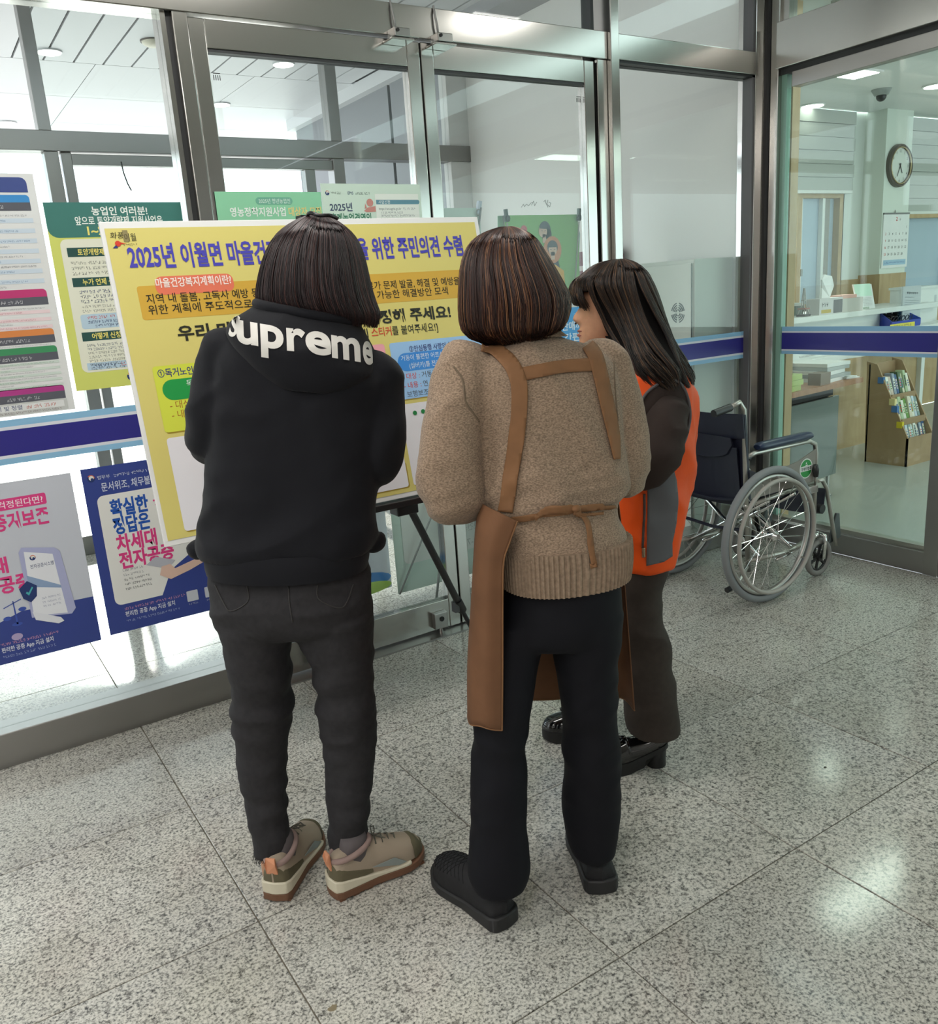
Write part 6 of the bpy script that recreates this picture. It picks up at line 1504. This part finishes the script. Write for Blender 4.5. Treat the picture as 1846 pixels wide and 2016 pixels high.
# ================================================================== person in the taupe sweater and brown apron
SWT = mat('taupe_knit', (0.30, 0.217, 0.155), 0.95, spec=0.15, sheen=0.15, var=(230, 0.42, (1, 1, 1.8)), bump=(320, 0.45, 0.0012))
RIBM = mat('taupe_ribbing', (0.29, 0.212, 0.152), 0.95, spec=0.15, var=(120, 0.2))
APR = mat('brown_canvas', (0.175, 0.082, 0.040), 0.75, spec=0.3, var=(14, 0.12), bump=(300, 0.15, 0.0006))
STRP = mat('tan_strap', (0.235, 0.115, 0.052), 0.7, spec=0.3, var=(18, 0.12))
BLKT = mat('black_trousers', (0.0042, 0.0045, 0.0075), 0.8, spec=0.25)
h2c = onD((1000, 578), 1.875)
head2 = frame((h2c.x, h2c.y, h2c.z), HD-HR*0.35+Vector((0, 0, -0.3)), Vector((0.04, 0.07, 1)))
def arms2(r):
    return ([(A_((925, 730), 1.79), r*1.08), (A_((905, 790), 1.765), r*1.06), (A_((893, 860), 1.745), r*1.04), (A_((886, 925), 1.735), r*1.02), (A_((897, 965), 1.76), r*1.0), (A_((920, 978), 1.84), r*0.86), (A_((945, 975), 1.94), r*0.72)],
            [(A_((1182, 722), 1.89), r*1.06), (A_((1200, 775), 1.885), r*1.02), (A_((1214, 840), 1.88), r*1.0), (A_((1222, 895), 1.875), r*0.98), (A_((1222, 925), 1.90), r*0.92), (A_((1210, 930), 1.95), r*0.82), (A_((1190, 926), 2.01), r*0.72)])
def body2(b):
    place_head(b, head2)
    limb(b, [(onD((1015, 610), 1.87), .046), (onD((1035, 660), 1.87), .046), (onD((1060, 735), 1.865), .065), (onD((1075, 850), 1.84), .08), (onD((1090, 1000), 1.81), .085), (onD((1100, 1120), 1.795), .085), (onD((1090, 1200), 1.785), .08)])
    L_, R_ = arms2(0.042); limb(b, [(onD((1060, 730), 1.84), .055)]+L_); limb(b, [(onD((1060, 730), 1.84), .055)]+R_)
    hand(b, L_[-1][0], HD+HR*0.4, HR+Vector((0, 0, -0.4)), 0.95, True); hand(b, R_[-1][0], HD-HR*0.5, -HR+Vector((0, 0, -0.4)), 0.95, False)
    for hp, kn, an, Da in (((1020, 1240), (985, 1460), (982, 1700), 1.70), ((1150, 1235), (1160, 1440), (1168, 1650), 1.80)):
        limb(b, [(onD(hp, 1.785), .058), (onD(kn, (1.785+Da)/2), .045), (onD(an, Da), .030), (onD((an[0], an[1]+30), Da+.02), .024)])
base2 = onZ((1085, 1790), 0)
p2, _t = person('person in a taupe sweater and brown cross-back apron, seen from behind', (base2.x, base2.y, 0), body2, 0.007)
# trousers
T2 = MB()
S = [((1000, 1070), (1214, 1060), 1.795, .105), ((994, 1125), (1218, 1105), 1.79, .112), ((976, 1200), (1223, 1190), 1.787, .120), ((958, 1240), (1224, 1230), 1.785, .112), ((955, 1260), (1222, 1250), 1.785, .095)]
T2.loft(smooth_rings([ring(a, b, D, t, n=40) for a, b, D, t in S]))
LG = [((957, 1210), (1085, 1205), 1.785, .105), ((946, 1260), (1074, 1252), 1.78, .10), ((940, 1320), (1058, 1312), 1.765, .092), ((937, 1380), (1046, 1374), 1.752, .084), ((935, 1432), (1036, 1428), 1.742, .077), ((931, 1508), (1034, 1500), 1.727, .073), ((928, 1570), (1037, 1562), 1.715, .073), ((926, 1630), (1038, 1622), 1.707, .074), ((921, 1672), (1041, 1668), 1.70, .076), ((919, 1712), (1044, 1706), 1.695, .078), ((932, 1742), (1036, 1732), 1.69, .072)]
RG = [((1070, 1210), (1226, 1200), 1.79, .105), ((1084, 1258), (1222, 1248), 1.79, .10), ((1094, 1320), (1214, 1310), 1.79, .092), ((1102, 1380), (1212, 1373), 1.79, .084), ((1108, 1445), (1215, 1440), 1.79, .076), ((1110, 1510), (1219, 1505), 1.792, .073), ((1106, 1580), (1221, 1575), 1.795, .073), ((1108, 1615), (1219, 1608), 1.797, .073), ((1115, 1650), (1215, 1643), 1.80, .070), ((1126, 1676), (1209, 1672), 1.80, .064)]
for G in (LG, RG): T2.loft(smooth_rings([ring(a, b, D, t, n=32) for a, b, D, t in G]))
tm = fuse(T2, 0.0075, 8); wrinkle(tm, lambda p: 0.007*(0.3+math.exp(-((p.z-0.42)/0.15)**2))*ridge(nz(p, (6, 6, 12), 6.6))-0.002); relax(tm, 2, 0.3)
cloth('trousers', tm, BLKT, p2)
# sweater
W2 = MB()
DL = lambda D, k: (D-k, D+k)
S = [((1000, 652), (1094, 646), 1.865, .065, .0), ((985, 664), (1112, 660), 1.86, .075, .02), ((948, 684), (1160, 678), 1.85, .092, .04), ((918, 708), (1192, 702), 1.84, .108, .05), ((912, 745), (1203, 740), 1.835, .120, .055), ((925, 800), (1206, 795), 1.83, .128, .055), ((938, 860), (1210, 850), 1.825, .130, .05), ((942, 920), (1213, 905), 1.82, .130, .05), ((946, 970), (1212, 955), 1.812, .127, .045), ((958, 1002), (1206, 985), 1.805, .120, .04), ((970, 1024), (1210, 1006), 1.80, .122, .04), ((976, 1050), (1222, 1028), 1.795, .128, .035), ((980, 1080), (1227, 1054), 1.79, .130, .035), ((984, 1098), (1229, 1068), 1.79, .128, .035)]
W2.loft(smooth_rings([ring(a, b, D, t, Dl=D-k, Dr=D+k, n=44, e=2.4) for a, b, D, t, k in S]))
for L_ in arms2(0.064): limb(W2, L_, 6, 20)
wm = fuse(W2, 0.0075, 10)
def sw(p):
    q = (p-onD((1080, 850), 1.82)); u = q.dot(HR); armz = min(1, max(0, (abs(u)-0.13)/0.05)); low = math.exp(-((p.z-0.99)/0.07)**2)
    diag = ridge(noise.noise(Vector((u*7+q.z*3.2+1.3, 0.4, q.z*2.2))))
    return 0.011*diag*(0.6+0.5*low)+0.011*armz*ridge(nz(p, (8, 8, 10), 7.7))*0.8+0.009*low*ridge(nz(p, (8, 8, 24), 3.3))-0.009
wrinkle(wm, sw); relax(wm, 2, 0.3)
swt = cloth('sweater', wm, SWT, p2); PW[swt.name] = Matrix(); wt2 = bvh(wm)
def ribbed(name, S, n, amp, m, parent):
    rg = smooth_rings([ring(a, b, D, t, Dl=D-k, Dr=D+k, n=n*4, e=2.3) for a, b, D, t, k in S], 3); out = []
    for r in rg:
        c = sum(r, Vector())/len(r); q = []
        for i, p in enumerate(r): d = (p-c); d.z = 0; d.normalize(); q.append(p+d*(amp*(1 if i % 4 in (0, 1) else -1)))
        out.append(q)
    return MB().loft(out).build(name, m, parent, smooth=False)
ribbed('hem_ribbing', [((983, 1074), (1230, 1044), 1.79, .130, .035), ((985, 1102), (1232, 1070), 1.788, .129, .035), ((987, 1132), (1231, 1097), 1.787, .128, .035), ((990, 1157), (1228, 1119), 1.787, .125, .035)], 84, 0.0018, RIBM, swt)
ribbed('collar_ribbing', [((1004, 640), (1092, 632), 1.868, .058, .0), ((1000, 650), (1096, 644), 1.866, .064, .0), ((992, 664), (1108, 660), 1.862, .074, .02)], 44, 0.0012, RIBM, swt)
SEAMM = mat('sweater_seam', (0.17, 0.125, 0.085), 0.95)
seam(wt2, 'armhole_seam', [(893, 722), (910, 748), (916, 790), (930, 812), (943, 830)], 0.0022, SEAMM, swt, 0.0)
seam(wt2, 'armhole_seam', [(1208, 712), (1210, 760), (1213, 800), (1216, 830)], 0.0022, SEAMM, swt, 0.0)
# apron : skirt sheet wrapped round the legs from the left back edge to the right edge
nodes = [  # (pixel path down the sheet, distance ahead)
    ([(1018, 1026), (1002, 1070), (991, 1108), (989, 1190), (989, 1310), (988, 1440)], 1.652),
    ([(985, 1010), (965, 1060), (957, 1120), (954, 1200), (952, 1310), (952, 1432)], 1.655),
    ([(955, 995), (940, 1040), (935, 1110), (932, 1190), (926, 1310), (926, 1424)], 1.70),
    ([(945, 985), (938, 1030), (933, 1100), (928, 1185), (921, 1300), (921, 1405)], 1.78),
    ([(950, 960), (945, 1010), (942, 1080), (938, 1165), (932, 1270), (932, 1388)], 1.90),
    ([(990, 930), (985, 990), (982, 1060), (980, 1150), (976, 1260), (975, 1380)], 1.985),
    ([(1070, 915), (1070, 980), (1070, 1050), (1070, 1140), (1070, 1260), (1070, 1377)], 2.02),
    ([(1150, 915), (1152, 980), (1155, 1050), (1158, 1140), (1160, 1260), (1160, 1372)], 2.025),
    ([(1205, 930), (1210, 990), (1214, 1060), (1218, 1150), (1222, 1270), (1222, 1374)], 1.98),
    ([(1215, 980), (1222, 1030), (1226, 1090), (1230, 1160), (1240, 1290), (1248, 1397)], 1.90)]
G = [smooth_path([onD(p, D) for p in path], 6) for path, D in nodes]; nv = len(G[0]); cols_ = []
for j in range(nv): cols_.append(smooth_path([g_[j] for g_ in G], 5))
ap = MB(); nu = len(cols_[0]); vs = []
for j, c in enumerate(cols_):
    for i, p in enumerate(c):
        f = j/nv; w_ = 0.006*f*sin(i*0.9+2*f)+0.004*f*sin(i*0.37+1); d = Vector((HD.x, HD.y, 0)); vs.append(p+d*w_*0.5)
fs_ = [(j*nu+i, j*nu+i+1, (j+1)*nu+i+1, (j+1)*nu+i) for j in range(nv-1) for i in range(nu-1)]
ap.add(vs, fs_); apr = ap.build('apron', APR, p2, smooth=True); PW[apr.name] = Matrix(); sd = apr.modifiers.new('s', 'SOLIDIFY'); sd.thickness = 0.0025; sd.offset = 0
MB().tube([vs[j*nu] for j in range(nv)], 0.0022, 6).build('hem_stitch', STRP, apr); MB().tube([vs[(nv-1)*nu+i] for i in range(nu)], 0.002, 6).build('hem_stitch', STRP, apr)
patch(wt2, 'shoulder_strap', ribbon_outline([(946, 684), (972, 690), (1000, 712), (1016, 738), (1022, 770), (1020, 830), (1014, 890), (1004, 950), (996, 1008)], [20, 26, 30, 32, 32, 30, 29, 29, 28]), STRP, apr, 0.005, 7)
patch(wt2, 'shoulder_strap', ribbon_outline([(1156, 682), (1170, 705), (1178, 735), (1187, 775), (1197, 820), (1205, 860), (1211, 905)], [26, 28, 28, 27, 26, 22, 12]), STRP, apr, 0.005, 7)
patch(wt2, 'cross_strap', ribbon_outline([(1020, 740), (1060, 731), (1110, 723), (1172, 719)], [26, 25, 24, 24]), STRP, apr, 0.0042, 7)
patch(wt2, 'waist_tie', ribbon_outline([(1008, 1020), (1040, 1017), (1080, 1010), (1125, 1003), (1165, 998), (1208, 995)], [10, 9, 9, 8, 8, 9]), STRP, apr, 0.007, 5)
patch(wt2, 'tie_bow', ribbon_outline([(1052, 1018), (1072, 1003), (1096, 998), (1126, 1002)], [7, 12, 13, 7]), STRP, apr, 0.012, 5)
patch(wt2, 'tie_bow', ribbon_outline([(1124, 1004), (1150, 1010), (1180, 1008)], [7, 10, 9]), STRP, apr, 0.012, 5)
patch(wt2, 'tie_tail', ribbon_outline([(1130, 1008), (1148, 1030), (1157, 1068), (1164, 1100), (1169, 1118)], [8, 10, 10, 11, 13]), STRP, apr, 0.012, 6, D=1.66)
q = hit(wt2, (1127, 1003), 0.014); MB().ball(q, 0.009, 12, 8, (1.2, 0.8, 0.8)).build('tie_knot', STRP, apr, smooth=True)
# hair
HM2 = hair_mat('hair_auburn', [(0.0, (0.012, 0.007, 0.007)), (0.45, (0.036, 0.015, 0.013)), (0.78, (0.075, 0.028, 0.019)), (0.92, (0.17, 0.07, 0.036)), (1.0, (0.40, 0.20, 0.10))])
HB2 = mat('hair_base_auburn', (0.012, 0.006, 0.006), 0.9, spec=0.1)
S = [((985, 448), (1010, 447), 1.87, .014), ((960, 456), (1034, 456), 1.868, .055), ((934, 470), (1056, 472), 1.866, .09), ((916, 492), (1072, 497), 1.864, .112), ((906, 525), (1087, 520), 1.862, .125), ((903, 560), (1105, 552), 1.86, .132), ((902, 600), (1119, 580), 1.858, .134), ((904, 632), (1121, 604), 1.858, .130), ((912, 655), (1114, 630), 1.86, .120), ((932, 670), (1104, 648), 1.862, .106), ((955, 674), (1090, 655), 1.862, .085)]
rg = smooth_rings([ring(a, b, D, t, n=48, e=2.15) for a, b, D, t in S], 3)
hr2 = hair('hair', rg, 7500, HM2, HB2, p2, open_front(0.95, 0.42), 5, rad=0.00105, fray=0.0025, lock=60, lockw=0.6)
# slip-on shoes
SHB, SHS = mat('black_quilted', (0.006, 0.006, 0.008), 0.75, bump=(40, 0.5, 0.004)), mat('black_foam_sole', (0.014, 0.014, 0.015), 0.6)
def slipon(heel, toe, parent, L_=0.265):
    M, _l = shoe_frame(heel, toe)
    pf = [(0, .040), (.1, .048), (.25, .044), (.4, .060), (.55, .070), (.7, .062), (.85, .050), (.95, .036), (1, .014)]
    up = shell('slip_on_shoe', upper_rings(L_, 0.050, pf, 0.026, 0.0, 1.0), M, SHB, parent); PW[up.name] = Matrix()
    sole_part('sole', M, L_, 0.050, 0.0, 0.026, SHS, up, grow=0.005, heel_up=0.012, bevel=0.006)
    xs = [p[0] for p in pf]; zs = [p[1] for p in pf]; b = MB(); b.m = M
    for k in range(9):
        x0 = 0.45+0.05*k
        for s_ in (-1, 1):
            pts = []
            for j in range(8):
                x = x0+0.03*j; 
                if x > 0.98: break
                a = pi/2+s_*(j-3.5)*0.28; w = float(np.interp(x*L_, [o[0] for o in outline(L_, .05)], [o[1] for o in outline(L_, .05)]))*0.97; h = float(np.interp(x, xs, zs)); pts.append((x*L_, w*math.copysign(abs(cos(a))**.75, cos(a)), 0.0265+h*sin(a)**.8))
            if len(pts) > 2: b.tube(pts, 0.0011, 4)
    b.build('quilt_stitching', mat('stitch_dark', (0.003, 0.003, 0.004), 0.9), up)
slipon(onZ((1000, 1826), 0), onZ((872, 1722), 0.0), p2)
slipon(onZ((1186, 1760), 0), onZ((1150, 1650), 0.0), p2, 0.25)
# ================================================================== person in the orange vest
ORV = mat('orange_nylon', (0.84, 0.092, 0.005), 0.55, spec=0.35, bump=(22, 0.25, 0.006))
GRV = mat('grey_mesh_panel', (0.115, 0.12, 0.13), 0.75)
SLV = mat('brown_knit_sleeve', (0.040, 0.029, 0.026), 0.9, spec=0.2, bump=(300, 0.3, 0.001))
PNT = mat('brown_trousers', (0.042, 0.033, 0.028), 0.85, spec=0.25, var=(60, 0.1))
PIP = mat('grey_piping', (0.10, 0.09, 0.095), 0.7)
FWD3 = (-HR+HD*0.16).normalized()
hc = onD((1199, 602), 2.40); S3 = 0.95
head3 = frame((hc.x, hc.y, hc.z), FWD3+Vector((0, 0, -0.06)), (0, 0, 1)) @ Matrix.Scale(S3, 4)
ARM3 = lambda r: [(A_((1310, 806), 2.245), r*0.98), (A_((1309, 836), 2.20), r*1.0), (A_((1303, 868), 2.172), r), (A_((1291, 905), 2.15), r*0.98), (A_((1264, 926), 2.19), r*0.86), (A_((1232, 928), 2.25), r*0.72), (A_((1205, 924), 2.29), r*0.6)]
FARM3 = lambda r: [(A_((1262, 770), 2.55), r*1.1), (A_((1240, 850), 2.57), r), (A_((1220, 900), 2.56), r*0.95), (A_((1180, 900), 2.50), r*0.8), (A_((1150, 890), 2.45), r*0.62)]
def body3(b):
    place_head(b, head3)
    limb(b, [(onD((1215, 640), 2.40), .048), (onD((1228, 690), 2.39), .052), (onD((1262, 740), 2.39), .08), (onD((1270, 850), 2.39), .09), (onD((1265, 980), 2.38), .09), (onD((1255, 1090), 2.37), .09)])
    A3, F3 = ARM3(0.042), FARM3(0.042); limb(b, [(onD((1265, 750), 2.39), .06)]+A3); limb(b, [(onD((1265, 750), 2.39), .06)]+F3)
    hand(b, A3[-1][0], -HR+HD*0.1, HD, 0.9, True); hand(b, F3[-1][0], -HR, -HD, 0.9, False)
    for hp, kn, an, Dn in (((1255, 1120), (1265, 1290), (1278, 1440), 2.29), ((1215, 1110), (1180, 1270), (1165, 1410), 2.52)):
        limb(b, [(onD(hp, Dn+(0.06 if Dn < 2.4 else -0.06)), .055), (onD(kn, Dn), .042), (onD(an, Dn), .030)])
base3 = onZ((1260, 1500), 0)
p3, t3 = person('person in an orange vest with grey side panel, seen in profile', (base3.x, base3.y, 0), body3, 0.0042)
# face details
LIP = mat('lips', (0.30, 0.10, 0.085), 0.45); EYE = mat('eye_dark', (0.02, 0.014, 0.012), 0.3); BRW = mat('brow_brown', (0.05, 0.03, 0.022), 0.8)
def F(x, y, z): return head3 @ Vector((x, y, z))
tb3 = t3
def on_face(a, zc, off=0.0012):       # point on the head at angle a from the front (towards the camera side) and height zc
    o = F(0.0, 0, zc); d = (F(cos(a), sin(a), zc)-o).normalized(); loc, nrm, i, ds = tb3.ray_cast(o+d*0.3, -d, 0.5)
    return (loc+d*off) if loc is not None else o+d*0.08
for s in (1, -1):
    MB().tube([on_face(s*a, z_) for a, z_ in ((0.28, -.004), (0.35, .000), (0.42, .0015), (0.49, .0005), (0.56, -.003))], [0.0008, 0.0014, 0.0016, 0.0013, 0.0007], 6).build('eyelid', EYE, p3, smooth=True)
    MB().tube([on_face(s*a, z_, 0.0005) for a, z_ in ((0.32, -.0055), (0.42, -.0085), (0.51, -.005))], [0.0006, 0.0009, 0.0006], 6).build('lower_lid', BRW, p3, smooth=True)
    MB().tube([on_face(s*a, z_, 0.0008) for a, z_ in ((0.22, .018), (0.38, .023), (0.58, .018))], [0.001, 0.0022, 0.0008], 6).build('eyebrow', BRW, p3, smooth=True)
MB().tube([on_face(a, -.066, 0.0002) for a in (-.30, -.15, -.06, 0, .06, .15, .30)], [.0008, .0028, .0036, .0034, .0036, .0028, .0008], 8).build('upper_lip', LIP, p3, smooth=True)
MB().tube([on_face(a, -.0785, 0.0002) for a in (-.27, -.13, 0, .13, .27)], [.0008, .0038, .0044, .0038, .0008], 8).build('lower_lip', LIP, p3, smooth=True)
for s in (1, -1): q = F(0.098, s*0.0075, -.0445); MB().ball(q, 0.0034, 8, 6, (1, 1, 0.7)).build('nostril', EYE, p3, smooth=True)
# trousers
T3 = MB()
LG = [((1196, 1085), (1318, 1085), 2.36, .15), ((1198, 1130), (1304, 1128), 2.34, .14), ((1200, 1165), (1300, 1165), 2.31, .10), ((1204, 1205), (1299, 1200), 2.29, .082), ((1210, 1250), (1307, 1247), 2.28, .078), ((1216, 1300), (1320, 1296), 2.275, .078), ((1222, 1350), (1327, 1347), 2.27, .082), ((1229, 1395), (1333, 1393), 2.268, .088), ((1233, 1438), (1337, 1434), 2.265, .092)]
RG = [((1170, 1085), (1280, 1080), 2.46, .10), ((1160, 1150), (1255, 1145), 2.50, .09), ((1148, 1230), (1240, 1225), 2.52, .085), ((1138, 1310), (1222, 1305), 2.53, .082), ((1128, 1390), (1208, 1385), 2.53, .085), ((1122, 1432), (1206, 1425), 2.53, .088)]
for G in (LG, RG): T3.loft(smooth_rings([ring(a, b, D, t, n=32) for a, b, D, t in G]))
tm = fuse(T3, 0.0075, 8); wrinkle(tm, lambda p: 0.010*(0.35+math.exp(-((p.z-0.40)/0.12)**2))*ridge(nz(p, (6, 6, 12), 8.1))-0.002); relax(tm, 2, 0.3); cloth('trousers', tm, PNT, p3)
# knit top (sleeves and hem below the vest)
K = MB(); limb(K, ARM3(0.060), 6, 20); limb(K, FARM3(0.056), 6, 18)
K.loft(smooth_rings([ring(a, b, D, t, n=32) for a, b, D, t in [((1208, 690), (1292, 690), 2.385, .09), ((1196, 730), (1338, 735), 2.385, .15), ((1192, 860), (1348, 850), 2.385, .165), ((1196, 1000), (1340, 990), 2.375, .16), ((1198, 1080), (1322, 1075), 2.365, .155), ((1202, 1105), (1306, 1100), 2.355, .150)]]))
km = fuse(K, 0.0075, 8); wrinkle(km, lambda p: 0.009*ridge(nz(p, (10, 10, 15), 1.9))-0.005); relax(km, 2, 0.3); cloth('knit_top', km, SLV, p3)
# vest
V3 = MB()
S = [((1204, 682), (1290, 682), 2.385, .085), ((1192, 700), (1318, 700), 2.385, .130), ((1184, 730), (1350, 736), 2.388, .172), ((1178, 780), (1365, 782), 2.39, .186), ((1174, 840), (1365, 838), 2.39, .186), ((1172, 900), (1362, 895), 2.388, .184), ((1174, 960), (1356, 955), 2.385, .182), ((1178, 1010), (1346, 1004), 2.38, .180), ((1182, 1052), (1337, 1048), 2.375, .178), ((1186, 1086), (1330, 1080), 2.37, .174), ((1188, 1097), (1324, 1091), 2.37, .170)]
V3.loft(smooth_rings([ring(a, b, D, t, n=48, e=2.3) for a, b, D, t in S]))
vm = fuse(V3, 0.0075, 8)
wrinkle(vm, lambda p: 0.012*ridge(nz(p, (6, 6, 5), 3.9))+0.006*ridge(nz(p, (14, 14, 11), 6.0))-0.010); relax(vm, 2, 0.3)
vest = cloth('vest', vm, ORV, p3); PW[vest.name] = Matrix(); vt = bvh(vm)
patch(vt, 'side_panel', [(1274, 925), (1300, 918), (1321, 910), (1330, 945), (1334, 990), (1330, 1030), (1322, 1068), (1322, 1094), (1305, 1106), (1272, 1114), (1273, 1060), (1274, 990)], GRV, vest, 0.003, 6, D=2.2)
AHP = [(1262, 850), (1258, 815), (1264, 788), (1282, 766), (1305, 752), (1326, 750), (1342, 762), (1352, 786), (1356, 815), (1352, 845), (1344, 872), (1330, 896), (1320, 912)]
seam(vt, 'armhole_piping', AHP, 0.0042, PIP, vest, 0.004)
patch(vt, 'armhole', AHP + [(1300, 925), (1272, 900)], SLV, vest, 0.002, 6, D=2.2)
seam(vt, 'pocket_zip', [(1268, 972), (1268, 1010), (1266, 1050), (1265, 1078)], 0.0035, mat('zip_dark', (0.05, 0.035, 0.03), 0.5), vest, 0.003)
q = hit(vt, (1267, 1085), 0.006); MB().box(q.x-0.005, q.x+0.005, q.y-0.003, q.y+0.003, q.z-0.016, q.z+0.012).build('zip_pull', mat('bronze', (0.25, 0.16, 0.10), 0.3, 0.8), vest, bevel=0.002)
q0 = [hit(vt, p, 0.004) for p in ((1200, 690), (1214, 700), (1226, 718), (1232, 735))]
MB().tube([p for p in q0 if p], 0.008, 8).build('collar_edge', ORV, vest, smooth=True)
# hair with fringe
HM3 = hair_mat('hair_black_brown', [(0.0, (0.008, 0.007, 0.008)), (0.5, (0.014, 0.011, 0.010)), (0.75, (0.04, 0.022, 0.013)), (0.92, (0.10, 0.05, 0.024)), (1.0, (0.18, 0.09, 0.04))])
HB3 = mat('hair_base_black', (0.007, 0.006, 0.006), 0.9, spec=0.1)
S = [((1205, 512), (1228, 510), 2.40, .014), ((1172, 521), (1252, 519), 2.40, .06), ((1146, 538), (1272, 538), 2.40, .092), ((1130, 556), (1283, 560), 2.40, .108), ((1136, 580), (1293, 590), 2.40, .112), ((1150, 610), (1303, 618), 2.40, .112), ((1160, 640), (1315, 642), 2.40, .120), ((1172, 668), (1328, 668), 2.40, .138), ((1184, 692), (1338, 692), 2.40, .165), ((1200, 716), (1346, 712), 2.40, .188), ((1218, 738), (1348, 730), 2.40, .200), ((1236, 756), (1344, 744), 2.40, .204)]
rg = smooth_rings([ring(a, b, D, t, min(t, 0.13), n=48, e=2.1) for a, b, D, t in S], 3)
def skip3(t, s):
    a = abs(((t-pi+pi) % (2*pi))-pi)           # angle away from the face side (screen left)
    near = t > pi
    return s > 0.34 and a < (0.70 if s < 0.62 else 0.55 if near else 0.7)
hr3 = hair('hair', rg, 7500, HM3, HB3, p3, skip3, 9, rad=0.0011, fray=0.006, wave=0.015, lock=30, lockw=0.8, curl=0.16)
# fringe: short curved strands over the forehead
rr = random.Random(2); V, F_ = [], []
for _ in range(900):
    a = rr.uniform(-0.95, 0.98); z1 = .022-0.022*abs(a)**2+rr.uniform(-.014, .008); dp = rr.uniform(0, 1); pts = []
    for j in range(9):
        f = j/8; zz = .104*(1-f)+z1*f; R0 = 0.020+0.086*math.sqrt(min(1, f*1.25))-0.018*f**4; bul = 0.011*sin(pi*min(1, f*1.05))+0.006*dp
        x = (R0+bul+0.012)*cos(a*f**0.5)*0.98-0.018*(1-f); y = (R0+bul-0.008)*sin(a*f**0.5)
        pts.append(F(x, y, zz+0.008*sin(pi*f)))
    k0 = len(V)
    for j, p in enumerate(pts):
        tg = (pts[min(j+1, 8)]-pts[max(j-1, 0)]).normalized(); u_ = tg.orthogonal().normalized(); w_ = tg.cross(u_); r_ = 0.0010 if j < 7 else 0.0005
        for q in range(3): V.append(tuple(p+(u_*cos(2.094*q)+w_*sin(2.094*q))*r_))
    for j in range(8):
        for q in range(3): F_.append((k0+j*3+q, k0+j*3+(q+1) % 3, k0+j*3+3+(q+1) % 3, k0+j*3+3+q))
me = bpy.data.meshes.new('fringe'); me.from_pydata(V, [], F_); me.update(); me.materials.append(HM3)
for p in me.polygons: p.use_smooth = True
o = add_obj('fringe', me, hr3); o['kind'] = 'stuff'
# patent platform loafers with block heels
PAT = mat('black_patent', (0.004, 0.004, 0.005), 0.06, coat=0.8); PLT = mat('platform_rubber', (0.008, 0.008, 0.009), 0.45)
def loafer(heel, toe, parent):
    M, _l = shoe_frame(heel, toe); L_ = 0.235
    Mt = M @ Matrix.Translation((0, 0, 0.0))
    pf = [(0, .048), (.1, .052), (.25, .044), (.4, .052), (.52, .060), (.65, .050), (.8, .044), (.92, .036), (1, .014)]
    R_ = upper_rings(L_, 0.044, pf, 0.0, 0.0, 1.0); lift = lambda x: 0.036+0.045*max(0, 1-x/(0.55*L_))**1.2
    R_ = [[(x, y, z+lift(x)) for x, y, z in r] for r in R_]
    up = shell('platform_loafer', R_, M, PAT, parent); PW[up.name] = Matrix()
    o_ = outline(L_, 0.046); pts = [(x, w) for x, w in o_]; n = len(pts)
    b = MB(); b.m = M; top = [(x, w, lift(x)+0.002) for x, w in pts]+[(x, -w, lift(x)+0.002) for x, w in pts[::-1]]
    bot = [(x, w, max(0.0, lift(x)-0.036)+(0.010*max(0, (x/L_-.85)/.15)) if x > 0.34*L_ else lift(x)-0.014) for x, w in pts]; bot = bot+[(x, -y, z) for x, y, z in bot[::-1]]
    m_ = len(top); b.add(bot+top, [tuple(reversed(range(m_))), tuple(range(m_, 2*m_))]+[(i, (i+1) % m_, (i+1) % m_+m_, i+m_) for i in range(m_)]); b.build('platform_sole', PLT, up, smooth='auto')
    b = MB(); b.m = M; b.loft([[(0.034+0.030*s*cos(2*pi*k/20), 0.030*s*sin(2*pi*k/20), z) for k in range(20)] for z, s in ((0.0, 1.0), (0.02, 0.98), (0.075, 1.08))]).build('block_heel', PLT, up, smooth='auto')
    b = MB(); b.m = M; x = 0.52*L_; b.tube([(x, -0.034, 0.062), (x+0.004, -0.02, 0.088), (x+0.006, 0, 0.099), (x+0.004, 0.02, 0.088), (x, 0.034, 0.062)], 0.006, 8, flat=0.6).build('saddle_strap', PAT, up, smooth=True)
    b = MB(); b.m = M
    for s_ in (-1, 1): b.tube([(x+0.006, 0, 0.104), (x+0.03, s_*0.012, 0.100), (x+0.045, s_*0.016, 0.088)], [0.004, 0.005, 0.006], 8)
    b.build('tassels', PAT, up, smooth=True)
loafer(onZ((1312, 1500), 0), onZ((1200, 1516), 0), p3)
loafer(onZ((1205, 1436), 0), onZ((1094, 1452), 0), p3)
